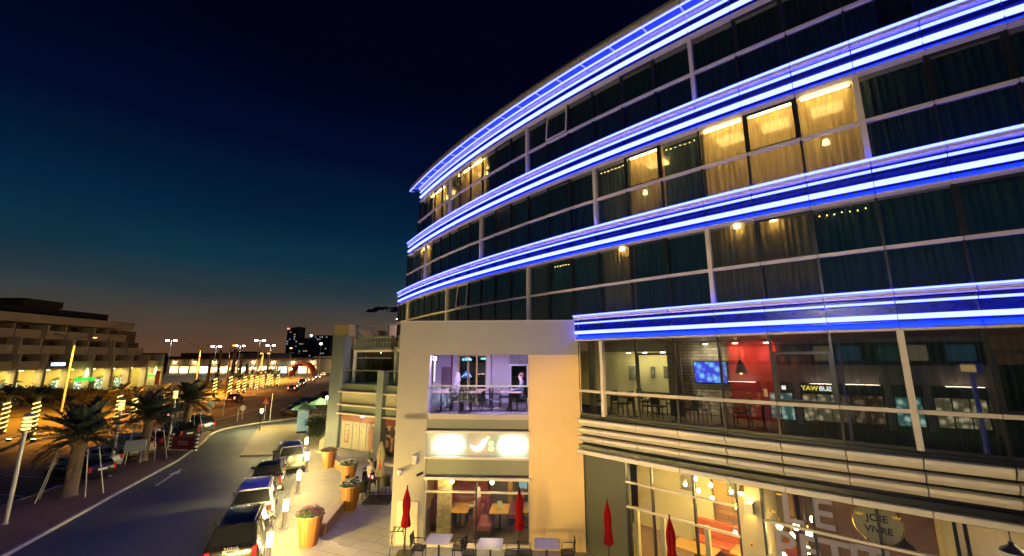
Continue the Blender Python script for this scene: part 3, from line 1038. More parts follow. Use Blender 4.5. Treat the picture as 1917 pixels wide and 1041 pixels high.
# terrace
Z4 = 4.6
M_PLUM = mat('terrace_plaster', (.58, .55, .58), .8, 0, .06)
lp('terrace_floor', MB().box(.31, .0, Z4 - .2, UW - .9, 4.4, Z4), mat('terrace_floor_tiles', (.40, .33, .32), .5, 0, .12, 2))
lp('terrace_ceiling', MB().box(.31, .36, 6.88, UW - .9, 4.4, 6.98), M_PLUM)
lp('terrace_back_wall', MB().box(.31, 4.2, Z4, 1.50, 4.35, 6.88), M_PLUM)
lp('terrace_back_wall', MB().box(3.16, 4.2, Z4, 4.04, 4.35, 6.88), M_PLUM)
lp('terrace_back_wall', MB().box(4.95, 4.2, Z4, UW - .9, 4.35, 6.88), M_PLUM)
lp('terrace_side_wall', MB().box(5.9, .36, Z4, 6.05, 4.19, 6.88), M_PLUM)
lp('white_pillar', MB().box(2.94, 3.95, Z4, 3.15, 4.19, 6.88), mat('white_pillar', (.8, .78, .8), .7, 0, .04))
lp('drain_pipe', MB().cyl((1.22, 4.14, Z4), (1.22, 4.14, 6.88), .045, None, 8), mat('dark_red_pipe', (.16, .02, .05), .5))
yf = mat('yellow_door_frame', (.48, .38, .12), .5, 0, .1)
def door(u0, u1, ym, m, paneM, z1=6.86, leaf=2):
    dz = Z4
    d = lp('terrace_door', MB().box(u0, ym, dz, u0 + .08, ym + .08, z1).box(u1 - .08, ym, dz, u1, ym + .08, z1).box(u0 + .08, ym, z1 - .09, u1 - .08, ym + .08, z1), m)
    wl_ = (u1 - u0 - .16) / leaf
    for k in range(leaf):
        a = u0 + .08 + wl_ * k
        put('pane', MB().box(a + .03, ym + .04, dz + .05, a + wl_ - .03, ym + .05, z1 - .1).mesh('pane'), paneM, d)
        if k:
            put('door_stile', MB().box(a - .035, ym + .01, dz, a + .035, ym + .07, z1 - .1).mesh('door_stile'), m, d)
    put('handle', MB().cyl((u0 + .08 + wl_ + .09, ym - .04, dz + .8), (u0 + .08 + wl_ + .09, ym - .04, dz + 1.25), .018, None, 6).mesh('handle'), M_STEEL, d)
    return d
door(1.50, 2.94, 4.21, yf, M_GLASS, 6.86, 3)
door(4.04, 4.95, 4.21, mat('white_door_frame', (.72, .70, .74), .5), M_GLASS, 6.4, 1)
lp('door_head_panel', MB().box(4.04, 4.21, 6.4, 4.95, 4.3, 6.88), mat('dark_transom', (.03, .035, .03), .3))
lp('room_behind_doors', MB().box(1.3, 6.2, Z4, 5.2, 6.3, 6.9).box(1.3, 4.36, Z4 - .05, 5.2, 6.2, Z4), mat('dim_room', (.09, .10, .09), .7, 0, .3, 2))
nb = lp('wall_panel', MB().box(.72, 4.14, 5.05, 1.16, 4.19, 6.25), mat('plum_panel', (.14, .10, .13), .5))
# blue neon sign inside the terrace doors
ns_ = MB()
pts = [(1.60 + .5 * i / 14, .28 * math.sin(PI * i / 14)) for i in range(15)]
ns_.add([(1.60, 4.75, 5.72)] + [(u, 4.75, 5.78 + v) for u, v in pts] + [(2.10, 4.75, 5.72)], [tuple(range(17))])
lp('neon_panel', ns_, glow('neon_blue', (.02, .16, 1.0), 1.5))
lp('neon_line', MB().tube([(1.60, 4.73, 5.76), (1.72, 4.73, 5.84), (1.80, 4.73, 5.86), (1.82, 4.73, 5.98), (1.84, 4.73, 5.86), (1.98, 4.73, 5.84), (2.0, 4.73, 5.92), (2.03, 4.73, 5.83), (2.1, 4.73, 5.76)], .014, 5), glow('neon_white', (.7, .85, 1), 4.0))
lp('neon_letters', MB().box(1.6, 4.75, 6.55, 1.72, 4.78, 6.66).box(1.76, 4.75, 6.55, 1.9, 4.78, 6.7).box(1.93, 4.75, 6.55, 2.1, 4.78, 6.64).box(2.55, 4.75, 6.6, 2.85, 4.78, 6.7), glow('neon_cyan', (.25, .75, 1), 3.0))
# violet wall tube of the terrace, plus an added ceiling strip behind the lintel
wl1 = lp('terrace_wall_light', MB().lathe([(.03, -.05), (.07, -.03), (.07, .0), (.03, .02)], (1.36, .30, 6.72), 12), M_STEEL)
put('lens', MB().lathe([(.055, -.12), (.06, -.055)], (1.36, .30, 6.72), 12).mesh('lens'), glow('violet_white_lens', (.85, .70, 1), 45.0), wl1)
put('tube', MB().lathe([(.022, -.95), (.03, -.13)], (1.36, .30, 6.72), 10).mesh('tube'), glow('violet_tube', (.75, .6, 1), 2.2), wl1)
cs = lp('added_ceiling_strip', MB().box(1.0, .42, 6.85, 5.6, .52, 6.875), M_STEEL)  # added out of sight to light the terrace wall from the front
put('added_strip_lens', MB().box(1.05, .43, 6.835, 5.55, .51, 6.846).mesh('added_strip_lens'), glow('added_violet_strip', (.62, .44, 1), 420.0), cs)
# balustrade
for a, b in ((U0, 2.5), (2.5, 3.78), (3.78, U1)):
    lp('balustrade_pane', MB().box(a + .008, .03, Z4 + .0, b - .008, .045, 5.60), M_GLASSB)
lp('handrail', MB().box(U0, .01, 5.60, U1, .065, 5.65), M_STEEL)
lp('terrace_edge', MB().box(U0, -.02, Z4 - .03, U1, .10, Z4 + .0), M_GREYP)
# facade below the terrace
M_OLV = mat('olive_panel', (.21, .215, .165), .7, 0, .08, 2)
lp('olive_panel', MB().box(U0, .03, 4.07, U1, .2, Z4 - .031), M_OLV)
lp('dark_recess', MB().box(U0, .06, 4.0, U1, .2, 4.07), M_DARK)
lp('sign_board', MB().box(U0, .03, 3.08, U1, .2, 3.92), mat('sign_board', (.40, .42, .37), .7, 0, .05))
lp('olive_panel', MB().box(U0, .03, 2.46, U1, .2, 3.0), M_OLV)
lp('dark_recess', MB().box(U0, .06, 2.38, U1, .2, 2.46), M_DARK)
for z0, z1 in ((3.92, 4.0), (3.0, 3.08), (2.28, 2.38)):
    lp('ledge', MB().box(U0 - .03, -.10, z0, U1 + .03, .2, z1), M_TRIM)
# illuminated sign: two blown-out groups of lettering with a chilli and 's between them
M_SGN = glow('sign_white', (.84, 1.0, .92), 15.0)
def strokes(sts, r):
    mb = MB()
    for st in sts:
        mb.tube([(u, -.05, z) for u, z in st], r, 8)
    return mb
def curve_pts(f, n=12):
    return [f(i / (n - 1)) for i in range(n)]
left = [[(2.55, 3.62), (2.50, 3.36), (2.38, 3.33)], [(2.38, 3.33), (2.36, 3.52)], [(2.37, 3.34), (2.26, 3.34), (2.24, 3.50)], [(2.24, 3.34), (2.12, 3.35), (2.11, 3.74)],
        [(2.11, 3.35), (1.98, 3.33), (1.97, 3.50)], [(1.97, 3.34), (1.85, 3.34), (1.84, 3.52)], [(1.84, 3.34), (1.72, 3.34), (1.70, 3.50)], [(1.70, 3.34), (1.58, 3.36), (1.57, 3.52)],
        [(2.34, 3.70), (2.42, 3.70)], [(1.92, 3.66), (2.02, 3.67)], [(1.66, 3.64), (1.78, 3.65)], [(2.2, 3.62), (2.22, 3.64)]]
right = [[(4.88, 3.66), (4.86, 3.36), (4.74, 3.33)], [(4.74, 3.33), (4.72, 3.72)], [(4.73, 3.34), (4.58, 3.34), (4.57, 3.54)], [(4.57, 3.34), (4.42, 3.34), (4.41, 3.76)],
         [(4.41, 3.34), (4.26, 3.34), (4.25, 3.52)], [(4.25, 3.34), (4.08, 3.33), (4.04, 3.50)], [(4.30, 3.66), (4.20, 3.67)], [(4.62, 3.68), (4.54, 3.69)], [(4.1, 3.62), (4.14, 3.66)]]
lp('sign_lettering', strokes(left, .055), M_SGN)
lp('sign_lettering', strokes(right, .055), M_SGN)
pep = MB()
P = curve_pts(lambda t: (2.90 + .62 * t, 3.50 - .16 * math.sin(PI * min(1, t * 1.15)) * 1.1 + .20 * t * t), 14)
pep.tube([(u, -.05, z) for u, z in P], [.015, .04, .06, .075, .085, .095, .10, .105, .11, .11, .105, .09, .07, .03], 10)
lp('sign_chilli', pep, glow('chilli_red', (1, .50, .42), 4.5))
lp('sign_stem', MB().tube([(3.50, -.05, 3.66), (3.55, -.05, 3.72), (3.58, -.05, 3.80)], [.03, .035, .05], 8), glow('stem_green', (.80, 1, .30), 2.6))
tm = text_mesh('S', .46, .03, .012)
so = put('sign_letter', tm, glow('letter_yellow', (1, .95, .30), 2.2), RB, (3.68, -.03, 3.45), (PI / 2, 0, 0))
# ground-floor window
uu = [U0, 3.13, U1]
zz_ = [.12, 1.84, 2.28]
for a, b in zip(uu[:-1], uu[1:]):
    for z0, z1 in zip(zz_[:-1], zz_[1:]):
        lp('pane', MB().box(a + .03, .08, z0 + .02, b - .03, .092, z1 - .02), M_GLASSC)
for a in uu:
    lp('mullion', MB().box(a - .03 if a > U0 else a, .05, .1, a + .03 if a < U1 else a, .13, 2.28), M_DARK if a == 3.13 else M_STEEL)
lp('transom_rail', MB().box(U0 + .03, .03, 1.81, 3.10, .13, 1.87), M_TRIM)
lp('transom_rail', MB().box(3.16, .03, 1.81, U1 - .03, .13, 1.87), M_TRIM)
lp('plinth', MB().box(U0, .02, 0, U1, .2, .1), M_TRIM)
# dining room behind it
lp('dining_floor', MB().box(.35, .2, .004, 6.6, 5.6, .03), mat('dining_floor', (.13, .10, .09), .35, 0, .2, 2))
lp('dining_ceiling', MB().box(.35, .36, 2.86, 6.6, 5.6, 2.95), mat('dining_ceiling', (.30, .27, .24), .8))
def mural():
    m = bpy.data.materials.new('desert_mural')
    m.use_nodes = True
    N, L = m.node_tree.nodes, m.node_tree.links
    b = N['Principled BSDF']
    tc = N.new('ShaderNodeTexCoord')
    mp = N.new('ShaderNodeMapping')
    mp.inputs['Scale'].default_value = (.5, .5, 2.2)
    n = N.new('ShaderNodeTexNoise')
    n.inputs['Scale'].default_value = 1.6
    n.inputs['Detail'].default_value = 6
    r = N.new('ShaderNodeValToRGB')
    for e, (p, c) in zip([r.color_ramp.elements[0], r.color_ramp.elements[1], r.color_ramp.elements.new(.55)], [(.3, (.22, .03, .03)), (.75, (.62, .42, .24)), (.55, (.42, .12, .08))]):
        e.position = p
        e.color = (*c, 1)
    L.new(tc.outputs['Object'], mp.inputs[0])
    L.new(mp.outputs[0], n.inputs['Vector'])
    L.new(n.outputs['Fac'], r.inputs[0])
    L.new(r.outputs[0], b.inputs['Base Color'])
    b.inputs['Roughness'].default_value = .8
    return m
lp('mural_wall', MB().box(.35, 4.6, .03, 3.0, 4.72, 2.86), mural())
lp('mural_wall', MB().box(3.3, 5.0, .03, 6.6, 5.1, 2.86), mat('slate_wall', (.13, .13, .12), .7, 0, .3, 1))
lp('dining_side_wall', MB().box(6.5, .4, .03, 6.6, 5.0, 2.86), mat('ochre_wall', (.45, .30, .10), .8))
lp('dining_side_wall', MB().box(.31, .4, .03, .42, 4.6, 2.86), mat('ochre_wall', (.45, .30, .10), .8))
# stacked stone column: each course a slab of its own
sr = random.Random(5)
colu = lp('stone_column', MB().box(1.46, 1.22, .03, 1.94, 1.58, 2.86), mat('column_core', (.3, .24, .14), .9))
z = .03
while z < 2.8:
    h = sr.uniform(.05, .10)
    u = 1.42
    while u < 1.95:
        wv = sr.uniform(.12, .26)
        e = min(u + wv, 1.98)
        put('stone', MB().box(u + .004, 1.16 - sr.uniform(0, .03), z + .004, e - .004, 1.26, z + h - .004).mesh('stone'), mat('stone_%d' % sr.randrange(3), ((.62, .48, .26), (.52, .40, .22), (.70, .56, .33))[sr.randrange(3)], .85, 0, .2, 9, .4, 30), colu)
        u = e
    z += h
lp('timber_post', MB().box(4.05, 3.1, .03, 4.25, 3.3, 2.86), mat('timber_post', (.40, .21, .07), .6, 0, .2, 8))
lp('partition_screen', MB().box(3.25, 4.0, .03, 3.95, 4.08, 2.2), mat('grey_screen', (.17, .16, .17), .5, 0, .2))
# lamps washing the dining room from the ceiling
for u, y in ((1.7, .95), (2.6, 3.9), (4.6, 2.4), (3.6, 1.6), (5.6, 3.6)):
    dl = lp('downlight', MB().lathe([(.09, 0), (.09, .03)], (u, y, 2.82), 12), M_STEEL)
    put('lens', MB().lathe([(.07, -.016), (.07, -.004)], (u, y, 2.82), 12).mesh('lens'), glow('dining_lens', (1, .68, .30), 480.0), dl)
lp('glowing_pillar', MB().box(4.50, 3.9, .9, 4.86, 3.96, 2.6), glow('pale_teal_panel', (.35, .55, .50), .9))
lp('lit_menu_board', MB().box(5.25, 3.4, 1.5, 5.9, 3.44, 2.0), glow('menu_board_blue', (.05, .25, .8), .8))
lp('lit_menu_board', MB().box(4.2, 4.4, 1.35, 5.0, 4.44, 1.95), glow('menu_board_amber', (1, .60, .22), 1.0))
# fittings on the left pier
def wall_thing(name, mb, m, u, z, label, cat, smooth=True):
    p = S(u, 0, z)
    o = put(name, mb.mesh(name, smooth), m, None, p, (0, 0, RBRZ))
    return tag(o, label, cat)
cab = wall_thing('utility_cabinet', MB().bbox(-.40, -.05, -.72, .40, -.002, .72, .015), mat('cream_cabinet', (.62, .55, .42), .45, .1, .06), .62, .80, 'flat cream utility cabinet door on the left pier behind the red parasol', 'cabinet', False)
put('handle', MB().lathe([(.03, 0), (.03, .03), (.015, .035)], (0, 0, 0), 10).mesh('handle'), M_STEEL, cab, (-.32, -.05, .3), (PI / 2, 0, 0))
put('door_seam', MB().box(-.395, -.056, -.015, .395, -.0505, .0).mesh('door_seam'), M_GREYP, cab)
sp = wall_thing('wall_speaker', MB().bbox(-.085, -.16, -.16, .085, -.01, .16, .025), mat('white_speaker', (.72, .68, .60), .5), .83, 2.98, 'small white loudspeaker box on the left pier beside the sign', 'loudspeaker')
put('grille', MB().box(-.065, -.166, -.13, .065, -.161, .13).mesh('grille'), mat('speaker_grille', (.45, .42, .38), .7), sp)
put('bracket', MB().box(-.02, -.012, -.03, .02, 0, .03).mesh('bracket'), M_GREYP, sp)
cam1 = wall_thing('dome_camera', MB().lathe([(.02, .12), (.09, .10), (.10, .02), (.09, .0)], (0, -.16, 0), 14), mat('white_plastic', (.75, .73, .70), .4), .30, 2.52, 'white dome security camera on bracket at the corner of the left pier', 'camera')
put('dome', MB().lathe([(.085, -.005), (.08, -.06), (.05, -.10), (.01, -.115)], (0, -.16, 0), 14).mesh('dome', True), mat('pale_dome', (.62, .60, .56), .2), cam1)
put('bracket', MB().box(-.03, -.10, .02, .03, 0, .08).mesh('bracket'), M_GREYP, cam1)
cam2 = wall_thing('bullet_camera', MB().cyl((0, -.05, 0), (-.16, -.22, -.05), .045, .05, 12), M_BLACK, 1.13, 2.50, 'small dark bullet camera at the lower left of the sign', 'camera')
put('bracket', MB().cyl((0, 0, .02), (0, -.05, 0), .02, None, 8).mesh('bracket'), M_BLACK, cam2)
# ================================================================== CAFE BUILDING LEFT OF THE BLOCK
CBO = (-13.55, 32.75)
CBA = math.atan2(-.6, 1.0)
CB = root('cafe_building', (*CBO, 0), 'grey cafe building with block parapet, pergola and printed shop doors left of the taupe block', 'building', None, CBA)
def CP(px, py, yin=0.0):
    v = ray(px, py)
    ux, uy = math.cos(CBA), math.sin(CBA)
    nx, ny = -uy, ux
    ox, oy = CBO[0] + nx * yin, CBO[1] + ny * yin
    t = (ox * nx + oy * ny) / (v[0] * nx + v[1] * ny)
    x, y = v[0] * t - ox, v[1] * t - oy
    return x * ux + y * uy, CAMH + v[2] * t
cp = lambda n, mb, m, sm=False: lpart(n, mb, m, CB, sm)
M_GB = mat('grey_blue_render', (.10, .125, .165), .75, 0, .07, 1.5, .1, 60)
M_CRM = mat('cream_panel', (.29, .28, .23), .7, 0, .06)
M_GG = mat('grey_green_panel', (.10, .125, .115), .7, 0, .08)
M_RED = mat('maroon_band', (.11, .025, .02), .6, 0, .1)
uL, _ = CP(634, 800)
uP, _ = CP(706, 800)
uQ, _ = CP(718, 800)
UE = 10.2
zr = lambda py: CP(668, py)[1]
ZTOP = zr(606)
cp('corner_pier', MB().box(-.75, -.05, 0, uL, .6, ZTOP - .9), M_GB)
cp('corner_pier_cap', MB().box(-.85, .1, ZTOP - .9, uL + .2, .7, ZTOP), mat('yellow_render', (.25, .20, .11), .8, 0, .08))
cp('corner_return', MB().box(-.85, .61, 0, -.55, 9, ZTOP - .2), mat('yellow_render', (.25, .20, .11), .8, 0, .08))
cp('pilaster', MB().box(uP, -.25, 0, uQ, .3, zr(693)), M_GB)
cp('side_pier', MB().box(UE - .6, -.3, 0, UE + 1.5, .6, ZTOP), M_GB)
cp('roof', MB().box(-.5, 1.3, zr(655) + .05, UE, 7, zr(655) + .2), mat('flat_roof', (.22, .2, .19), .9))
for a, b in ((uL, uP), (uQ, UE - .6)):
    z = lambda py: zr(py)
    cp('dark_band', MB().box(a, .05, z(733), b, .3, z(719)), M_GG)
    cp('cream_panel', MB().box(a, .06, z(757), b, .3, z(736)), M_CRM)
    cp('grey_panel', MB().box(a, .1, z(774), b, .3, z(761)), M_GG)
    cp('maroon_band', MB().box(a, .12, z(791), b, .3, z(778)), M_RED)
    for py in (734.5, 759, 776):
        cp('ledge', MB().box(a - .12 if a == uL else a, -.22, z(py + 1.5), b, .3, z(py - 1.5)), M_TRIM)
    # first-floor window set back behind a glass balustrade
    cp('lintel', MB().box(a, .9, z(659), b, 1.2, z(655)), M_TRIM)
    cp('transom_rail', MB().box(a, .95, z(671), b, 1.02, z(669.3)), M_GREYP)
    k = 4 if a == uL else 3
    for i in range(k):
        u0, u1 = a + (b - a) * i / k, a + (b - a) * (i + 1) / k
        cp('pane', MB().box(u0 + .02, 1.0, z(718), u1 - .02, 1.012, z(671)), M_GLASS)
        cp('pane', MB().box(u0 + .02, 1.0, z(669), u1 - .02, 1.012, z(659)), M_GLASS)
        if i:
            cp('mullion', MB().box(u0 - .03, .97, z(718), u0 + .03, 1.03, z(659)), M_DARK)
    cp('balcony_floor', MB().box(a, .1, z(719) - .1, b, 6.5, z(719)), M_GREYP)
    cp('balustrade_pane', MB().box(a + .02, .12, z(719), b - .02, .135, z(694.5)), M_GLASSB)
    cp('handrail', MB().box(a, .1, z(694.5), b, .16, z(692.8)), M_STEEL)
    # pierced block parapet
    z0, z1 = z(655), z(629)
    cp('parapet_rail', MB().box(a, .9, z1 - .16, b, 1.15, z1), M_GG)
    cp('parapet_rail', MB().box(a, .9, z0 + .002, b, 1.15, z0 + .14), M_GG)
    n = int((b - a) / .31)
    h = (z1 - z0 - .30) / 2
    for i in range(n):
        u = a + (b - a) * i / n
        for j in range(2):
            cp('parapet_block', MB().box(u, .95, z0 + .142 + j * h, u + .13, 1.12, z0 + .142 + (j + 1) * h - .003), M_GG)
            cp('parapet_block', MB().box(u + .132, .96, z0 + .142 + j * h, u + (b - a) / n - .002, 1.11, z0 + .142 + j * h + .07), M_GG)
cp('window_post', MB().box(uL, .85, zr(719), uL + .16, 1.1, zr(655)), mat('pale_post_paint', (.66, .62, .60), .6))
cp('window_post', MB().box(uQ - .25, .86, zr(719), uQ - .05, 1.1, zr(655)), M_GREYP)
cp('room_back_wall', MB().box(uL, 5.5, zr(719), UE, 5.6, zr(655)), mat('cafe_room_wall', (.10, .10, .09), .8, 0, .3, 1))
for uu_ in (uL + 1.2, uQ + 1.0):  # added greenish lamps, put in to brighten the dark upstairs room
    dl = cp('ceiling_lamp', MB().lathe([(.12, 0), (.12, .04)], (uu_, 2.6, zr(657) - .1), 12), M_STEEL)
    put('lens', MB().lathe([(.1, -.02), (.1, -.004)], (uu_, 2.6, zr(657) - .1), 12).mesh('lens'), glow('added_cafe_lens', (.75, 1, .55), 60.0), dl)
# pergola
zt, zb = ZTOP, zr(629)
cp('pergola_beam', MB().box(uL - .3, 1.0, zt - .14, UE, 1.15, zt), M_GB)
cp('pergola_beam', MB().box(uL - .1, 1.02, zb + .002, uL + .12, 1.13, zt - .142), M_GB)
for px0, px1 in ((658, 679), (690, 701), (724, 724)):
    a, b = CP(px0, 610, 1.0)[0], CP(px1, 628, 1.0)[0]
    cp('pergola_strut', MB().add([(a - .06, 1.02, zt - .15), (a + .06, 1.02, zt - .15), (b + .06, 1.02, zb), (b - .06, 1.02, zb), (a - .06, 1.1, zt - .15), (a + .06, 1.1, zt - .15), (b + .06, 1.1, zb), (b - .06, 1.1, zb)],
                                 [(0, 3, 2, 1), (4, 5, 6, 7), (0, 1, 5, 4), (1, 2, 6, 5), (2, 3, 7, 6), (3, 0, 4, 7)]), M_GB)
cp('penthouse_wall', MB().box(uL + .2, 4.2, zb + .1, UE, 4.4, zt + .3), mat('pale_pink_render', (.70, .62, .58), .8, 0, .05))
pl = cp('parapet_lamp', MB().lathe([(.04, 0), (.07, .05), (.07, .2), (.03, .24)], (uQ + .8, .8, zb - .25), 10), M_BLACK)
put('lens', MB().lathe([(.05, .245), (.06, .33), (.02, .36)], (uQ + .8, .8, zb - .25), 10).mesh('lens'), M_WARM, pl)
pw = cp('added_peach_lamp', MB().box(uL + 1.2, 3.9, zb + 1.6, uL + 2.6, 4.1, zb + 1.66), M_STEEL)  # added lamp that brightens the pale surface behind the pergola struts
put('lens', MB().box(uL + 1.25, 3.95, zb + 1.575, uL + 2.55, 4.05, zb + 1.597).mesh('lens'), glow('added_peach_strip', (1, .70, .52), 260.0), pw)
# shop front: printed panels and double doors
zD0, zD1 = 0.18, zr(791)
def print_mat(name, base, ink, sc_, th_):
    m = bpy.data.materials.new(name)
    m.use_nodes = True
    N, L = m.node_tree.nodes, m.node_tree.links
    b = N['Principled BSDF']
    b.inputs['Roughness'].default_value = .5
    tc = N.new('ShaderNodeTexCoord')
    v = N.new('ShaderNodeTexNoise')
    v.inputs['Scale'].default_value = sc_
    v.inputs['Detail'].default_value = 2
    v.inputs['Distortion'].default_value = 1.5
    r = N.new('ShaderNodeValToRGB')
    r.color_ramp.interpolation = 'CONSTANT'
    r.color_ramp.elements[0].color = (*base, 1)
    r.color_ramp.elements[1].color = (*ink, 1)
    r.color_ramp.elements[1].position = th_
    L.new(tc.outputs['Object'], v.inputs['Vector'])
    L.new(v.outputs['Fac'], r.inputs[0])
    L.new(r.outputs[0], b.inputs['Base Color'])
    return m
us = [CP(px, 820)[0] for px in (635, 656, 669, 682, 703)]
M_PNL = mat('shop_panel', (.36, .35, .30), .5, 0, .04)
M_INK = mat('maroon_ink', (.13, .03, .03), .5, 0, .2)
zm = (zD0 + zD1) / 2
for i, (a, b) in enumerate(zip(us[:-1], us[1:])):
    nm = 'printed_panel' if i in (0, 3) else 'shop_door'
    p = cp(nm, MB().box(a + .03, .14, zD0, b - .03, .2, zD1), M_PNL)
    put('panel_frame', MB().box(a - .03, .11, zD0 - .05, a + .028, .22, zD1 + .04).mesh('panel_frame'), M_GREYP, p)
    c = (a + b) / 2
    if i in (0, 3):
        # ornate dark frame printed on the panel
        put('printed_frame', MB().box(c - .24, .132, zm - .55, c - .19, .139, zm + .75).box(c + .19, .132, zm - .55, c + .24, .139, zm + .75).box(c - .189, .132, zm + .68, c + .189, .139, zm + .75).box(c - .189, .132, zm - .55, c + .189, .139, zm - .48).mesh('printed_frame'), M_INK, p)
        put('printed_picture', MB().box(c - .185, .134, zm - .475, c + .185, .1385, zm + .675).mesh('printed_picture'), print_mat('ornate_print_%d' % i, (.5, .45, .34), (.16, .05, .04), 5.0, .5), p)
    else:
        put('handle', MB().tube([(c + (.20 if i == 1 else -.20) + .13 * math.cos(t) * (-1 if i == 1 else 1) * .0 + .15 * math.sin(t) * (-1 if i == 1 else 1), .11, zm + .2 + .2 * math.cos(t)) for t in [PI * k / 8 for k in range(9)]], .018, 6).mesh('handle'), M_STEEL, p)
        put('door_slot', MB().box(c - .03, .132, zD1 - .35, c + .03, .139, zD1 - .12).mesh('door_slot'), M_INK, p)
pst = cp('poster', MB().box(uQ + .15, .14, zD0 + .1, UE - .65, .2, zD1), print_mat('portrait_print', (.05, .035, .03), (.46, .29, .22), 1.1, .52))
cp('step', MB().box(uL - .6, -1.3, .0, UE - .6, .12, .15), mat('shop_step', (.34, .32, .28), .8, 0, .1, 2))
wl_ = cp('ledge_lamp', MB().box(uL + 2.4, -.05, zr(778) - .02, uL + 2.7, .1, zr(778) + .03), M_STEEL)
put('lens', MB().box(uL + 2.42, -.04, zr(778) - .034, uL + 2.68, .08, zr(778) - .022).mesh('lens'), glow('ledge_lens', (.8, 1, .85), 90.0), wl_)

# ================================================================== TERRACED BUILDING ACROSS THE ROAD
TX = -88.0
TB = root('terraced_building', (-92, 85, 0), 'sand coloured terraced building with yellow lit arcade and green shop signs across the road', 'building')
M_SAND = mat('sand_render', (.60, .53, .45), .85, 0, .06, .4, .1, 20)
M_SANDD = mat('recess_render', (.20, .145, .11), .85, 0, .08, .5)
M_ARC = mat('arcade_wall', (.62, .52, .26), .8, 0, .06, 1)
tw = lambda n, mb, m: wpart(n, mb, m, TB)
SB = [57.4 + 4.45 * i for i in range(12)]
FZ = [(0, 4.75), (4.75, 7.7), (7.7, 10.6), (10.6, 13.2)]
SEND = [106.4, 106.4, 101.9, 97.5]
M_ARCL = glow('arcade_lens', (1, .78, .22), 260.0)
gl_shop = glow('shop_window_light', (.85, 1, .75), 2.5)
for i, s in enumerate(SB):
    e = s + 4.45
    # arcade bay
    tw('column', MB().box(TX - 1.5, s - .25, 0, TX + .02, s + .25, 4.75), M_SAND)
    if i == len(SB) - 1:
        break
    tw('arcade_back_wall', MB().box(TX - 4.1, s, 0, TX - 4.0, e, 4.75), M_ARC)
    dl = tw('arcade_light', MB().box(TX - 2.4, s + 1.7, 4.40, TX - 2.0, s + 2.7, 4.48), M_STEEL)
    put('lens', MB().box(TX - 2.38, s + 1.72, 4.37, TX - 2.02, s + 2.68, 4.395).mesh('lens'), M_ARCL, dl)
    if i in (2, 4, 6, 7, 8, 9):
        # shop window with a shallow arched awning
        tw('shop_window', MB().box(TX - 3.98, s + .7, .1, TX - 3.9, e - .7, 2.3), screen_mat('arcade_shop_%d' % i, (.9, 1, .7), (.10, .14, .06), 2.6, 2.2))
        av = MB()
        P = [(s + .5 + 3.4 * j / 8, 2.45 + .55 * math.sin(PI * j / 8)) for j in range(9)]
        for (a, za), (b, zb_) in zip(P[:-1], P[1:]):
            av.add([(TX - 3.98, a, za), (TX - 3.0, a, za - .15), (TX - 3.0, b, zb_ - .15), (TX - 3.98, b, zb_), (TX - 3.98, a, za - .1), (TX - 3.0, a, za - .25), (TX - 3.0, b, zb_ - .25), (TX - 3.98, b, zb_ - .1)],
                   [(0, 1, 2, 3), (7, 6, 5, 4), (1, 5, 6, 2)])
        tw('awning', av, mat('olive_awning', (.16, .14, .05), .8))
    for f in (1, 2, 3):
        z0, z1 = FZ[f]
        if e > SEND[f] + .3:
            continue
        set_ = .0 + .5 * (f - 1)
        bal = 1.35
        x1 = TX - set_
        tw('balcony_parapet', MB().box(x1 - 1.3, s + .16, z0 - .15, x1 - 1.1, e - .16, z0 + bal), M_SAND)
        tw('terrace_slab', MB().box(TX - 6, s - .1, z0 - .25, x1 - 1.31, e + .1, z0 - .02), M_SAND)
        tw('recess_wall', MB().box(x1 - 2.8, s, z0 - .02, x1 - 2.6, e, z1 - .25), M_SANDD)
        d_ = tw('balcony_door', MB().box(x1 - 2.59, s + .9, z0, x1 - 2.55, e - 1.1, z0 + 2.2), M_DARK)
        put('pane', MB().box(x1 - 2.545, s + 1.0, z0 + .1, x1 - 2.53, e - 1.2, z0 + 2.1).mesh('pane'), glass('far_pane', (.3, .4, .42), .1), d_)
        if (i + f) % 2 == 0 or f == 1:
            tw('fin_wall', MB().box(x1 - 2.6, s - .15, z0 - .2, x1 + .05, s + .15, z1 - .25), M_SAND)
        else:
            tw('fin_wall', MB().box(x1 - 2.6, s - .15, z0 - .2, x1 - 1.32, s + .15, z1 - .25), M_SAND)
        if f == 3:
            tw('roof_band', MB().box(TX - 6, s, 13.2, x1 + .1, e + .05, 14.75), M_SAND)
tw('first_floor_beam', MB().box(TX - 4.2, SB[0], 4.76, TX - 2.9, 106.4, 4.95), M_SAND)
tw('end_wall', MB().box(TX - 9, 106.45, 0, TX - .3, 106.75, 7.7), M_SAND)
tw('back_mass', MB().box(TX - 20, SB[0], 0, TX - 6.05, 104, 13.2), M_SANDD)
tw('plant_room', MB().box(TX - 14, 62, 14.76, TX - 4, 74, 17.0), mat('plant_room', (.06, .05, .05), .9))
tw('plant_room', MB().box(TX - 16, 74.1, 14.76, TX - 6, 96, 16.6), mat('plant_room', (.06, .05, .05), .9))
tw('plant_room', MB().box(TX - 14, 78, 16.62, TX - 5, 85, 18.0), mat('plant_room', (.06, .05, .05), .9))
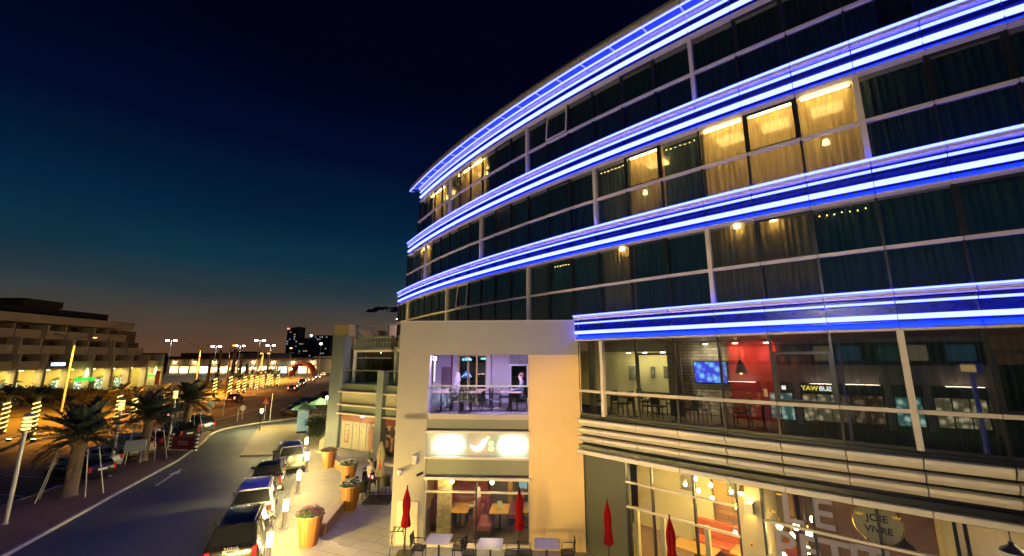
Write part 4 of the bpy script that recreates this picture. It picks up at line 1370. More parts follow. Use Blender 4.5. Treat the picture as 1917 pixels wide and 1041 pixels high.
# signs
GREEN = glow('sign_green', (.01, .95, .07), 1.1)
def face_text(s, size, y, z, m, x, parent, bold=.02, name='sign_lettering'):
    me = text_mesh(s, size, .04, bold)
    l = parent.location
    return put(name, me, m, parent, (x - l[0], y - l[1], z - l[2]), (PI / 2, 0, PI / 2))
face_text('Spinneys', 1.25, 86.9, 2.55, GREEN, TX + .6, TB, .03)
face_text('Spinneys', 1.05, 104.0, 2.6, GREEN, TX + .15, TB, .02)
drop = lambda y, z: tw('sign_leaf', MB().add([(TX + .12, y + .62 * a, z + 1.0 * b) for a, b in ((0, -1), (.55, -.75), (.75, -.2), (.5, .5), (.1, 1), (-.35, .4), (-.55, -.3), (-.4, -.8))] + [(TX + .04, y + .62 * a, z + 1.0 * b) for a, b in ((0, -1), (.55, -.75), (.75, -.2), (.5, .5), (.1, 1), (-.35, .4), (-.55, -.3), (-.4, -.8))],
                                            [tuple(range(8)), tuple(range(15, 7, -1))] + [(k, k + 8, (k + 1) % 8 + 8, (k + 1) % 8) for k in range(8)]), glow('sign_leaf', (.75, 1, .35), 3.0))
drop(87.4, 3.75)
drop(104.2, 3.7)
sg = tw('sign_box', MB().box(TX + .02, 80.2, 5.0, TX + .12, 83.2, 6.0), mat('blue_sign_box', (.12, .16, .30), .5))
face_text('MEDICS', .72, 81.6, 5.5, glow('sign_white2', (.85, .92, 1), 4.0), TX + .16, TB, .03)
tw('red_banner', MB().box(TX + 1.1, 103.2, .3, TX + 1.2, 104.4, 3.6), mat('red_banner', (.35, .05, .03), .6, 0, .15))

# ================================================================== SHOPS BEHIND THE VIEWER, SEEN ONLY MIRRORED IN THE GLASS
OB = root('opposite_shops', (-21, -17, 0), 'cream shop building with lit shop fronts, seen mirrored in the first-floor glass', 'building', None, math.atan2(.77, -.64))
ob = lambda n, mb, m: lpart(n, mb, m, OB)
# local x runs along the front, local -y faces the hotel
M_OBW = mat('opposite_cream', (.46, .40, .35), .85, 0, .08)
for z0, z1, yo in ((4.2, 6.0, -.2), (8.2, 9.8, -.2), (12, 13, -.2)):
    ob('cream_band', MB().box(-16, yo, z0, 15, .5, z1), M_OBW)
ob('glass_band', MB().box(-16, .2, 6.0, 15, .5, 8.2), M_SPAN)
for k in (0, 2, 3, 5):  # added wash lights, put in so the cream bands show mirrored
    sl_ = ob('added_band_washer', MB().box(-14.8 + k * 4.4, -.75, 4.05, -12.2 + k * 4.4, -.6, 4.12), M_STEEL)
    put('lens', MB().box(-14.8 + k * 4.4, -.75, 4.125, -12.2 + k * 4.4, -.6, 4.15).mesh('lens'), glow('added_band_washer', (1, .72, .50), 30.0), sl_)
for k in range(9):
    ob('office_window', MB().box(-15 + k * 3.3, .14, 6.4, -13 + k * 3.3, .19, 7.9), glow('office_window_%d' % (k % 3), ((.10, .35, .6), (.9, .7, .4), (.15, .5, .45))[k % 3], (.25, .35, .12)[k % 3]))
ob('glass_band', MB().box(-16, .2, 9.8, 15, .5, 12), M_SPAN)
for k in range(7):
    x = -15.5 + k * 4.4
    ob('shop_pier', MB().box(x - .25, -.1, 0, x + .25, .4, 4.2), M_OBW)
    ob('shop_window', MB().box(x + .4, .3, .4, x + 4.0, .35, 3.0), screen_mat('shop_front_%d' % k, ((1, .85, .5), (.75, 1, .85), (.5, .35, .2))[k % 3], ((.12, .10, .05), (.04, .14, .12), (.08, .03, .02))[k % 3], (2.6, 2.8, 1.6)[k % 3], 1.6))
    for j in range(4):
        ob('shop_mullion', MB().box(x + .4 + j * 1.2 - .04, .2, .0, x + .4 + j * 1.2 + .04, .29, 3.05), M_BLACK)
    ob('fascia', MB().box(x + .27, .05, 3.05, x + 4.1, .3, 4.15), mat('dark_fascia', (.03, .03, .04), .5))

sb_ = put('sign_lettering', text_mesh('SUB', .62, .03, .015), glow('sign_pale', (.9, 1, .9), 5.0), OB, (-.35, .02, 3.6), (PI / 2, 0, 0))
put('sign_lettering', text_mesh('WAY', .62, .03, .015), glow('sign_yellow', (1, .85, .1), 4.0), OB, (.98, .02, 3.6), (PI / 2, 0, 0))
put('sign_lettering', MB().box(3.0, .0, 3.4, 3.4, .04, 3.8).box(3.6, .0, 3.4, 3.8, .04, 3.9).box(3.9, .0, 3.4, 4.3, .04, 3.7).box(4.5, .0, 3.35, 4.9, .04, 3.85).box(5.1, .0, 3.4, 5.5, .04, 3.8).mesh('sign_lettering'), glow('sign_pale', (.9, 1, .9), 5.0), OB)
# ================================================================== FAR STRIP, TOWERS, LAMPS
ML = root('shopping_strip', (-118, 190, 0), 'long low shopping strip with glowing shop fronts at the far end of the road', 'building')
ml = lambda n, mb, m: wpart(n, mb, m, ML)
M_STRIP = mat('strip_render', (.52, .42, .30), .85, 0, .08, .3)
ml('wall', MB().box(-152, 186, 0, -86, 200, 6.2), M_STRIP)
ml('eave', MB().box(-153, 183.5, 6.2, -86, 201, 6.9), mat('maroon_eave', (.14, .045, .03), .7))
ml('parapet', MB().box(-150, 190, 6.9, -100, 200, 9.0), mat('dark_parapet', (.05, .04, .035), .8))
fr_ = random.Random(21)
for k in range(15):
    x = -151 + k * 4.35
    g_ = fr_.random()
    c = (1, .72, .32) if g_ < .7 else (.8, 1, .85)
    ml('shop_window', MB().box(x + .4, 185.9, .3, x + 3.9, 185.98, 3.0 + fr_.uniform(-.3, .3)), glow('far_shop_%d' % (k % 4), c, (2.6, 4.2, 1.5, 3.2)[k % 4]))
    dl = ml('wall_light', MB().box(x + 1.8, 185.5, 5.2, x + 2.4, 185.95, 5.4), M_BLACK)
    if k % 2 == 0:
        put('lens', MB().box(x + 1.8, 185.5, 5.05, x + 2.4, 185.9, 5.19).mesh('lens'), glow('wall_wash', (1, .70, .30), 260.0), dl)
HALL = root('white_hall', (-84, 205, 0), 'brightly lit white hall with flat roof beyond the red arch', 'building')
wpart('wall', MB().box(-92, 205, 0, -66, 218, 7.0), mat('hall_wall', (.75, .66, .50), .8), HALL)
wpart('roof', MB().box(-95, 202, 7.0, -64, 219, 7.7), mat('hall_roof', (.55, .48, .36), .7), HALL)
for k in range(6):
    wpart('window', MB().box(-91 + k * 4.2, 204.85, .4, -88.2 + k * 4.2, 204.95, 4.6), glow('hall_window', (1, .80, .45), 6.0), HALL)
    wpart('column', MB().box(-91.6 + k * 4.2, 203.0, 0, -91.2 + k * 4.2, 203.4, 7.0), M_STRIP, HALL)
# red arch gateway
AR = root('red_arch', (-82, 166, 0), 'tall red arch gateway at the far end of the road', 'gateway')
am = MB()
P = [(-82 + 4.6 * math.cos(PI - PI * j / 14), 5.2 * math.sin(PI * j / 14)) for j in range(15)]
for (xa, za), (xb, zb_) in zip(P[:-1], P[1:]):
    ka, kb = .86, .86
    cx0 = -82
    A = [(xa, 164, za), (xb, 164, zb_), (xb, 168, zb_), (xa, 168, za)]
    B = [(cx0 + (xa - cx0) * ka, 164, za * ka), (cx0 + (xb - cx0) * kb, 164, zb_ * kb), (cx0 + (xb - cx0) * kb, 168, zb_ * kb), (cx0 + (xa - cx0) * ka, 168, za * ka)]
    am.add(A + B, [(0, 1, 2, 3), (7, 6, 5, 4), (0, 4, 5, 1), (2, 6, 7, 3)])
wpart('arch', am, mat('red_arch', (.30, .03, .02), .5, emit=None), AR)
al = wpart('arch_lamp', MB().box(-82.6, 163.2, 3.2, -81.4, 163.5, 3.5), M_STEEL, AR)
put('lens', MB().box(-82.5, 163.1, 3.2, -81.5, 163.19, 3.5).mesh('lens'), glow('arch_lens', (1, .8, .6), 60.0), al)
# towers
def tower(x0, x1, y, z, label, seed, crown=None, lean=0.0):
    T = root('distant_tower', ((x0 + x1) / 2, y, 0), label, 'tower', 'towers on the horizon')
    c = [(x0, y), (x1, y), (x1, y + 30), (x0, y + 30)]
    mb = MB()
    zs = [z + lean, z, z, z + lean]
    mb.add([(*p, 0) for p in c] + [(p[0], p[1], q) for p, q in zip(c, zs)], [(0, 3, 2, 1), (4, 5, 6, 7), (0, 1, 5, 4), (1, 2, 6, 5), (2, 3, 7, 6), (3, 0, 4, 7)])
    wpart('wall', mb, mat('tower_wall_%d' % seed, (.05, .055, .075) if seed != 3 else (.13, .11, .10), .5), T)
    r = random.Random(seed)
    nx = max(2, int((x1 - x0) / 4.5))
    for f in range(int(z / 5) - 1):
        for i in range(nx):
            q = r.random()
            if q < .26:
                a = x0 + (x1 - x0) * (i + .2) / nx
                b = x0 + (x1 - x0) * (i + .75) / nx
                wpart('window', MB().box(a, y - .3, 6 + f * 5, b, y - .05, 8.2 + f * 5), glow('tower_window_%d' % r.randrange(3), ((.5, .75, 1), (1, .75, .4), (.2, .5, .6))[r.randrange(3)], (.5, .35, .22)[r.randrange(3)]), T)
    if crown:
        cl_ = wpart('roof_beacon', MB().box(x0 + 1, y - 1, z + lean, x0 + 4, y + 2, z + lean + 3), M_BLACK, T)
        put('lens', MB().box(x0, y - 1.6, z + lean - 2, x0 + 5, y - 1.1, z + lean + 1).mesh('lens'), glow('beacon_' + crown, {'red': (1, .12, .06), 'white': (.8, 1, 1)}[crown], 5.0), cl_)
    return T
tower(-487, -463, 900, 74, 'tall dark tower with red light at its slanted top on the horizon', 1, 'red', -4)
tower(-462, -442, 905, 50, 'grey brown tower block between the taller dark towers', 3)
tower(-441, -398, 910, 56, 'wide dark tower block with a white light on its roof', 2, 'white')
tower(-398, -360, 930, 60, 'dark tower block rising just left of the cafe building', 5)
sky_r = random.Random(8)
for k in range(9):
    x = -1250 + k * 85
    hgt_ = sky_r.uniform(10, 24)
    B_ = tag(put('distant_block', MB().box(x, 1100, 0, x + 60, 1140, hgt_).mesh('distant_block'), mat('far_block', (.03, .03, .035), .8)), '%s from the left of the low dark buildings on the far horizon' % ['first', 'second', 'third', 'fourth', 'fifth', 'sixth', 'seventh', 'eighth', 'ninth'][k], 'building', 'low dark buildings on the horizon')
# lamp columns
def lamp_light(par, loc, watts, col, cone=140, r_=.18):
    d_ = bpy.data.lights.new('lamp_light', 'SPOT')
    d_.energy = watts
    d_.color = col
    d_.spot_size = math.radians(cone)
    d_.spot_blend = .6
    d_.shadow_soft_size = r_
    o_ = bpy.data.objects.new('lamp_light', d_)
    COL.objects.link(o_)
    o_.parent = par
    o_.location = loc
    return o_
def mast_lamp(x, y, h, heads, m, label, nm='car_park_lamp', grp='far lamp columns'):
    R_ = root(nm, (x, y, -.1), label, 'street lamp', grp)
    lpart('pole', MB().cyl((0, 0, 0), (0, 0, h), .13, .07, 8), M_GREYP, R_)
    for k in range(heads):
        s = 1 if k else -1
        ln = 1.3 if heads == 2 else .0
        if heads == 2:
            lpart('arm', MB().tube([(0, 0, h - .1), (s * .7, 0, h + .1), (s * ln, 0, h + .12)], .04, 5), M_GREYP, R_)
        hd = lpart('lamp_head', MB().bbox(s * ln - .4, -.22, h + .06, s * ln + .4, .22, h + .24, .05), M_GREYP, R_)
        put('lens', MB().box(s * ln - .36, -.25, h - .30, s * ln + .36, .25, h + .055).mesh('lens'), m, hd)
    if m is M_MO:
        lamp_light(R_, (0, 0, h - .3), 60000, (1, .38, .04), 170)
    return R_
M_MW = glow('mast_white', (1, .93, .78), 150.0)
M_MO = glow('mast_orange', (1, .52, .10), 3.0)
def far_lamp(px, py, y, heads, m, label):
    p = at_depth(px, py, y)
    return mast_lamp(p[0], y, p[2] + .1, heads, m, label)
far_lamp(321, 637, 140, 2, M_MW, 'white twin-head lamp column beside the right end of the sand building')
far_lamp(405, 648, 150, 2, M_MW, 'white lamp column over the left half of the shopping strip')
far_lamp(439, 646, 120, 1, M_MO, 'orange lamp on a thick post left of two white lamps')
far_lamp(450, 647, 160, 2, M_MW, 'white lamp column just right of the orange lamp post')
far_lamp(487, 637, 150, 2, M_MW, 'tallest white lamp column over the shopping strip')
far_lamp(507, 646, 170, 2, M_MW, 'white lamp column right of the tallest lamp')
far_lamp(490, 661, 140, 1, M_MO, 'left lamp of the low orange pair above the strip')
far_lamp(503, 661, 140, 1, M_MO, 'right lamp of the low orange pair above the strip')
far_lamp(545, 651, 150, 1, M_MO, 'orange lamp in front of the dark towers')
far_lamp(601, 643, 160, 1, M_MW, 'white lamp column close to the cafe building corner')
# big sodium lamp on the verge
sp_ = at_depth(142, 632, 50)
R_ = root('sodium_street_lamp', (sp_[0], 50, 0), 'orange sodium street lamp on a tall leaning pole in front of the sand building', 'street lamp')
h = sp_[2]
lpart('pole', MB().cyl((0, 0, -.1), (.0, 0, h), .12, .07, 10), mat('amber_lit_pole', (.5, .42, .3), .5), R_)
lpart('arm', MB().tube([(-2.0, 0, h + .35), (-.7, 0, h - .05), (0, 0, h - .15), (.8, 0, h), (2.2, 0, h + .1)], .045, 6), M_GREYP, R_)
hd = lpart('lamp_head', MB().bbox(1.95, -.16, h + .04, 2.65, .16, h + .2, .05), M_GREYP, R_)
put('lens', MB().lathe([(.20, .0), (.17, -.09), (.05, -.14)], (2.3, 0, h + .035), 12).mesh('lens', True), glow('sodium_lens', (1, .50, .09), 3.2), hd)
lamp_light(R_, (2.3, 0, h - .25), 45000, (1, .34, .03), 150)
hd2 = lpart('lamp_head', MB().bbox(-2.6, -.16, h + .33, -1.9, .16, h + .47, .05), M_GREYP, R_)
# the row of the same lamps goes on along the verge outside the picture
for k, (x, y) in enumerate(()):
    Q = dup(R_, (x, y, 0), 0, ('orange sodium street lamp on the verge outside the left edge of the picture', 'orange sodium street lamp farthest back along the verge')[k])
# sodium lamps further down the road
for k, (x, y) in enumerate(((-62.5, 84), (-76, 128))):
    dup(R_, (x, y, 0), 0, ('orange sodium street lamp by the light-wrapped trunks', 'orange sodium street lamp at the far bend of the road')[k])
# brown posts on the verge
for k, (px, pt, pb, r_) in enumerate(((388, 667, 720, .38), (405, 656, 722, .34), (421, 651, 735, .12), (433, 655, 720, .42), (446, 664, 722, .34), (458, 682, 720, .34), (470, 688, 718, .2), (497, 664, 716, .16), (513, 680, 718, .12))):
    b = G(px, pb, 0)
    t = at_depth(px + 2, pt, b[1])
    c_ = root('timber_post', (b[0], b[1], -.1), 'tall brown post on the verge, number %s from the left' % ('one two three four five six seven eight nine'.split()[k]), 'post', 'posts along the far verge')
    lpart('shaft', MB().cyl((0, 0, 0), (0, 0, t[2]), r_, r_ * .8, 10), mat('amber_brown_post', (.34, .17, .09), .7, 0, .15), c_)
    lpart('cap', MB().lathe([(r_ * .95, 0), (r_ * 1.0, .12), (r_ * .5, .2)], (0, 0, t[2]), 10), mat('post_cap', (.2, .1, .06), .7), c_)
lb = ['first', 'second', 'third', 'fourth', 'fifth', 'sixth', 'seventh', 'eighth', 'ninth']
n_ = 0
for o in list(bpy.data.objects):
    if o.name.startswith('timber_post') and o.parent is None and 'label' in o:
        o['label'] = '%s from the left of the tall brown posts before the shopping strip' % lb[n_]
        n_ += 1
# a small dark cloud low over the cafe building
cl = MB()
cr_ = random.Random(2)
for k in range(26):
    px = 690 + 58 * cr_.random()
    py = 582 - 9 * math.sin((px - 690) / 58 * PI) * cr_.random() + cr_.uniform(-3, 3)
    p = at_depth(px, py, 2500)
    rr = cr_.uniform(5, 15)
    bm = bmesh.new()
    bmesh.ops.create_icosphere(bm, subdivisions=2, radius=1)
    for v in bm.verts:
        v.co *= 1 + cr_.uniform(-.2, .2)
    cl.add([(p[0] + v.co.x * rr * 1.7, p[1] + v.co.y * rr, p[2] + v.co.z * rr * .55) for v in bm.verts], [tuple(v.index for v in f.verts) for f in bm.faces])
    bm.free()
o = put('cloud', cl.mesh('cloud', True), mat('dusk_cloud', (.10, .09, .13), 1, 0, 0))
tag(o, 'small dark cloud low in the sky beside the hotel', 'cloud', None, 'stuff')

# globe lamps along the shop fronts of the strip
gr_ = random.Random(31)
for k in range(18):
    px = 338 + k * 12.2
    yd = 165 - 22 * (k / 18) + gr_.uniform(-6, 6)
    p = at_depth(px, 692, yd)
    R_ = root('globe_lamp', (p[0], yd, -.1), '%s from the left of the small globe lamps before the shopping strip' % ('first second third fourth fifth sixth seventh eighth ninth tenth eleventh twelfth thirteenth fourteenth fifteenth sixteenth seventeenth eighteenth'.split()[k]), 'lamp', 'globe lamps before the shopping strip')
    hh = 2.4 + gr_.uniform(-.4, .9)
    lpart('post', MB().cyl((0, 0, 0), (0, 0, hh), .06, .05, 6), M_BLACK, R_)
    lpart('globe', MB().lathe([(.06, hh), (.24, hh + .12), (.30, hh + .3), (.24, hh + .48), (.05, hh + .58)], (0, 0, 0), 10), glow('globe_%d' % (k % 3), ((1, .72, .30), (1, .82, .5), (.95, 1, .75))[k % 3], 9.0), R_)
# ================================================================== CARS
def lerp(a, b, t):
    return a + (b - a) * t
SUV = dict(L=4.75, W=.93, st=[(0, .46, .92, .98, .80, .72), (.05, .34, 1.02, 1.07, .89, .79), (.14, .30, 1.05, 1.12, .92, .80), (.46, .28, 1.06, 1.73, .93, .67), (1.3, .28, 1.06, 1.80, .93, .70),
                            (2.3, .28, 1.05, 1.80, .93, .70), (2.72, .28, 1.04, 1.74, .93, .68), (3.42, .28, 1.03, 1.11, .93, .80), (4.2, .30, .97, 1.04, .90, .76), (4.6, .34, .86, .93, .85, .68), (4.75, .44, .70, .76, .76, .6)],
           rw=(2, 3), ww=(6, 7), side=[(.55, 1.18), (1.26, 2.08), (2.16, 2.86)], wheels=(.92, 3.72), wr=.37)
SED = dict(L=4.62, W=.89, st=[(0, .42, .86, .91, .76, .68), (.07, .30, .94, .99, .86, .76), (.62, .26, .96, 1.02, .88, .77), (1.38, .24, .94, 1.38, .89, .62), (2.0, .24, .93, 1.44, .89, .64),
                            (2.5, .24, .92, 1.41, .89, .63), (3.38, .24, .92, .99, .89, .76), (4.1, .26, .85, .91, .86, .70), (4.48, .30, .74, .80, .80, .62), (4.62, .38, .60, .65, .70, .5)],
           rw=(2, 3), ww=(5, 6), side=[(1.02, 1.62), (1.70, 2.28), (2.36, 2.98)], wheels=(.86, 3.66), wr=.33)
HAT = dict(L=4.2, W=.87, st=[(0, .42, .86, .92, .76, .68), (.05, .30, .96, 1.02, .84, .74), (.14, .26, .98, 1.05, .86, .75), (.55, .24, .98, 1.42, .87, .61), (1.3, .24, .96, 1.50, .87, .64),
                           (2.1, .24, .94, 1.49, .87, .64), (2.45, .24, .93, 1.44, .87, .62), (3.2, .24, .92, .98, .87, .74), (3.8, .26, .84, .90, .83, .66), (4.08, .30, .72, .78, .77, .58), (4.2, .38, .58, .62, .68, .48)],
           rw=(2, 3), ww=(6, 7), side=[(.62, 1.1), (1.18, 1.88), (1.95, 2.66)], wheels=(.78, 3.3), wr=.32)
def ring(s):
    y, zl, zb, zt, wb, wt = s
    zt_ = max(zt - .07, zb + .015)
    h = [(0, zl), (wb * .84, zl), (wb * .965, zl + .1), (wb, lerp(zl, zb, .55)), (wb * .985, zb - .07), (wb * .945, zb), (wt, zt_), (wt * .84, zt), (wt * .4, zt + .015)]
    return [(x, y, z) for x, z in h] + [(-x, y, z) for x, z in reversed(h[1:])]
def station(spec, y):
    st = spec['st']
    for a, b in zip(st[:-1], st[1:]):
        if a[0] <= y <= b[0]:
            t = (y - a[0]) / (b[0] - a[0])
            return tuple(lerp(p, q, t) for p, q in zip(a, b))
    return st[-1]
def panel(corners, off):
    # glass panel lifted off the body along its normal, with thickness
    P = [Vector(c) for c in corners]
    n = (P[1] - P[0]).cross(P[-1] - P[0]).normalized()
    o = [p + n * off for p in P]
    i = [p + n * (off - .012) for p in P]
    k = len(P)
    return o + i, [tuple(range(k)), tuple(range(2 * k - 1, k - 1, -1))] + [(j, j + k, (j + 1) % k + k, (j + 1) % k) for j in range(k)]
_cars = {}
def car_meshes(key):
    if key in _cars:
        return _cars[key]
    spec = {'suv': SUV, 'sedan': SED, 'hatch': HAT}[key]
    st = spec['st']
    body = MB()
    # refine stations for smooth curvature
    ys = []
    for a, b in zip(st[:-1], st[1:]):
        k = 3 if b[0] - a[0] > .5 else 2
        ys += [lerp(a[0], b[0], j / k) for j in range(k)]
    ys.append(st[-1][0])
    rings = [ring(station(spec, y)) for y in ys]
    m = len(rings[0])
    vs = [p for r in rings for p in r]
    fs = []
    for i in range(len(rings) - 1):
        for j in range(m):
            fs.append((i * m + j, i * m + (j + 1) % m, (i + 1) * m + (j + 1) % m, (i + 1) * m + j))
    fs += [tuple(range(m - 1, -1, -1)), tuple(range((len(rings) - 1) * m, len(rings) * m))]
    body.add(vs, [f[::-1] for f in fs])
    D = {'body': body.mesh('body', True)}
    def sidepts(y, f, s):
        r = ring(station(spec, y))
        p, q = Vector(r[5]), Vector(r[6])
        v = p.lerp(q, f)
        return (v.x * s, v.y, v.z)
    for n, (y0, y1) in enumerate(spec['side']):
        for s in (1, -1):
            f1 = .90
            c = [sidepts(y0 + (.05 if n else .12), .10, s), sidepts(y1, .10, s), sidepts(min(y1, st[spec['ww'][0]][0] + .1 if n == 2 else y1), f1, s), sidepts(y0 + (.05 if n else .22), f1, s)]
            if n == 2:
                c[2] = sidepts(st[spec['ww'][0]][0] + .02, .88, s)
            if s < 0:
                c = c[::-1]
            D[('side', n, s)] = MB().add(*panel(c, .012)).mesh('side_window')
    def cross(i0, i1, t0, t1, k0, k1, name):
        a, b = st[i0], st[i1]
        ra, rb = ring(a), ring(b)
        pa, pb = Vector(ra[7]), Vector(rb[7])
        lo, hi = pa.lerp(pb, t0), pa.lerp(pb, t1)
        la, lb_ = Vector(ra[6]).lerp(Vector(rb[6]), t0), Vector(ra[6]).lerp(Vector(rb[6]), t1)
        c = [(-la.x * k0, lo.y, lo.z), (la.x * k0, lo.y, lo.z), (lb_.x * k1, hi.y, hi.z), (-lb_.x * k1, hi.y, hi.z)]
        if name == 'windscreen':
            c = c[::-1] if i0 < i1 else c
        return MB().add(*panel(c, .018)).mesh(name)
    i, j = spec['rw']
    D['rear_window'] = cross(i, j, .10, .90, .93, .90, 'rear_window')
    i, j = spec['ww']
    # windscreen seen from the front: lower edge at the bonnet
    a, b = st[j], st[i]
    D['windscreen'] = cross(j, i, .08, .93, .95, .92, 'windscreen_')
    me = D['windscreen']
    D['wheel'] = MB().lathe([(spec['wr'] * .62, -.10), (spec['wr'] * .94, -.11), (spec['wr'], -.08), (spec['wr'], .08), (spec['wr'] * .94, .11), (spec['wr'] * .66, .10), (spec['wr'] * .62, .06)], (0, 0, 0), 20).mesh('tyre', True)
    rim = MB().lathe([(spec['wr'] * .16, .085), (spec['wr'] * .14, .10), (.01, .10)], (0, 0, 0), 10)
    for k in range(5):
        t = 2 * PI * k / 5
        rim.cyl((spec['wr'] * .1 * math.cos(t), spec['wr'] * .1 * math.sin(t), .08), (spec['wr'] * .6 * math.cos(t), spec['wr'] * .6 * math.sin(t), .075), spec['wr'] * .10, spec['wr'] * .08, 6)
    rim.lathe([(spec['wr'] * .60, .055), (spec['wr'] * .64, .095), (spec['wr'] * .58, .095)], (0, 0, 0), 20)
    D['rim'] = rim.mesh('rim')
    D['arch'] = MB().lathe([(spec['wr'] * 1.17, -.02), (spec['wr'] * 1.15, .02), (.02, .02)], (0, 0, 0), 20).mesh('wheel_arch')
    zt = station(spec, .06)
    D['tail'] = MB().bbox(-.075, -.05, -.16, .075, .10, .16, .02).mesh('tail_light', True)
    D['head'] = MB().bbox(-.15, -.12, -.075, .15, .04, .075, .02).mesh('headlight', True)
    D['mirror'] = MB().bbox(-.10, -.06, -.07, .10, .06, .07, .03).mesh('mirror', True)
    D['plate'] = MB().box(-.26, -.012, -.06, .26, .0, .06).mesh('number_plate')
    D['bumper'] = MB().bbox(-spec['W'] * .86, -.06, .0, spec['W'] * .86, .10, .14, .03).mesh('bumper', True)
    D['rail'] = MB().tube([(0, .62, station(spec, .62)[3] + .02), (0, .75, station(spec, .75)[3] + .05), (0, 2.3, station(spec, 2.3)[3] + .05), (0, 2.5, station(spec, 2.5)[3] + .01)], .018, 6).mesh('roof_rail')
    D['handle'] = MB().box(-.012, -.09, -.015, .012, .09, .015).mesh('door_handle')
    D['seam'] = MB().box(-.004, -.006, 0, .004, .006, .62).mesh('door_seam')
    D['spec'] = spec
    _cars[key] = D
    return D
M_TINT = mat('car_glass', (.008, .009, .012), .04, 0, 0, spec=.8, coat=.5)
M_TYRE = mat('tyre_rubber', (.015, .015, .015), .8, 0, .1)
M_RIM = mat('alloy_rim', (.5, .5, .52), .3, .9, .1)
M_PLATE = mat('plate_white', (.75, .74, .68), .4, 0, 0)
M_TAIL = mat('tail_lens', (.35, .01, .01), .15, 0, 0, coat=1, emit=(1, .05, .02), es=.10)
M_TAILON = glow('tail_lit', (1, .06, .03), 30.0)
M_HEAD = mat('head_lens', (.65, .66, .68), .1, .2, 0, coat=1)
M_HEADON = glow('head_lit', (1, .93, .78), 160.0)
def paint_mat(name, col, metal=.35):
    return mat('paint_' + name, col, .28, metal, .04, 30, coat=1.0)
def car(key, loc, rz, paint, label, group, on=0, spare=False, rails=False, plate=None, detail=True):
    D = car_meshes(key)
    sp_c = D['spec']
    W, L = sp_c['W'], sp_c['L']
    R = root('parked_car' if not on else 'passing_car', loc, label, 'car', group, rz)
    R.scale = (.87, .87, .87)
    b = put('body', D['body'], paint, R)
    put('rear_window', D['rear_window'], M_TINT, R)
    put('windscreen', D['windscreen'], M_TINT, R)
    for n in range(3):
        for s in (1, -1):
            put('side_window', D[('side', n, s)], M_TINT, R)
    for yw in sp_c['wheels']:
        for s in (1, -1):
            wv = put('wheel', D['wheel'], M_TYRE, R, (s * (W - .085), yw, sp_c['wr']), (0, s * PI / 2, 0))
            put('rim', D['rim'], M_RIM, wv)
            put('wheel_arch', D['arch'], M_BLACK, R, (s * (W - .0), yw, sp_c['wr'] + .02), (0, s * PI / 2, 0))
    zt_ = .86 if key != 'suv' else .92
    for s in (1, -1):
        put('tail_light', D['tail'], M_TAILON if on else M_TAIL, R, (s * (W - .20), .03, zt_ - .02))
        put('headlight', D['head'], M_HEADON if on else M_HEAD, R, (s * (W - .32), L - .13, .70 if key != 'suv' else .78))
        yy = sp_c['side'][2][1] - .12
        put('mirror', D['mirror'], paint, R, (s * (W + .06), yy, station(sp_c, yy)[2] + .06))
        if detail:
            for y0, _ in sp_c['side'][1:]:
                put('door_handle', D['handle'], M_RIM, R, (s * (W + .0), y0 + .12, station(sp_c, y0)[2] - .14))
                put('door_seam', D['seam'], M_BLACK, R, (s * (W - .012), y0 - .02, station(sp_c, y0)[2] - .68))
        if rails:
            put('roof_rail', D['rail'], M_RIM, R, (s * .58, 0, 0))
    put('bumper', D['bumper'], paint if key != 'suv' else M_BLACK, R, (0, .02, .36))
    pz = .62 if key == 'sedan' else (.99 if plate else .78)
    if spare:
        tw_ = put('spare_wheel', D['wheel'], M_TYRE, R, (0, -.12, .98), (PI / 2, 0, 0))
        put('spare_cover', MB().lathe([(.34, -.02), (.36, .09), (.30, .13), (.05, .14)], (0, 0, 0), 22).mesh('spare_cover', True), paint, tw_)
        pz = .62
    pp = put('number_plate', D['plate'], M_PLATE, R, (0, -.025 if pz > .7 else -.06, pz))
    if plate:
        put('plate_digits', text_mesh(plate, .10, .002, .002), M_BLACK, pp, (0, -.014, 0), (PI / 2, 0, 0))
    return R
def lane_x(y):
    P = [(-5.9, 6), (-8.75, 15.7), (-9.5, 18.1), (-11.15, 22.5), (-12.75, 26.6), (-14.9, 31), (-18.0, 36.5)]
    for a, b in zip(P[:-1], P[1:]):
        if a[1] <= y <= b[1]:
            t = (y - a[1]) / (b[1] - a[1])
            return lerp(a[0], b[0], t), math.atan2(-(b[0] - a[0]), b[1] - a[1])
    return P[0][0], .25
P_BLACK = paint_mat('black', (.010, .010, .012), .3)
P_WHITE = paint_mat('white', (.72, .72, .70), .0)
P_SILV = paint_mat('silver', (.50, .50, .50), .6)
P_GREY = paint_mat('grey', (.12, .13, .15), .5)
P_BRON = paint_mat('maroon', (.10, .025, .02), .4)
P_DBLUE = paint_mat('dark_blue', (.02, .03, .06), .4)
P_TEAL = paint_mat('pale_teal', (.30, .36, .36), .4)
GR1 = 'cars parked nose to tail beside the lit bollards'
def kerb_car(key, px, py, z, paint, label, **k):
    p = G(px, py, z)
    x, a = lane_x(p[1] + 2)
    R = car(key, (p[0], p[1], Z_RD), a + .10, paint, label, GR1, **k)
    return R
c1 = kerb_car('suv', 433, 1026, .86, P_BLACK, 'black off-road car nearest the viewer, parked beside the first lit bollard', plate='59201', rails=True)
put('badge_lettering', text_mesh('P A J E R O', .09, .004, .003), M_RIM, c1, (0, -.01, 1.09), (PI / 2, 0, 0))
c2 = kerb_car('suv', 471, 948, .86, P_WHITE, 'white estate car with blue light on its roof, second from the viewer', rails=True)
c3 = kerb_car('sedan', 500, 896, .70, P_BLACK, 'black saloon with red tail lights between the white car and the silver off-road car')
c4 = kerb_car('suv', 547, 856, .85, P_SILV, 'silver off-road car with a spare wheel on its back door', spare=True, rails=True)
GR2 = 'cars parked along the palm median'
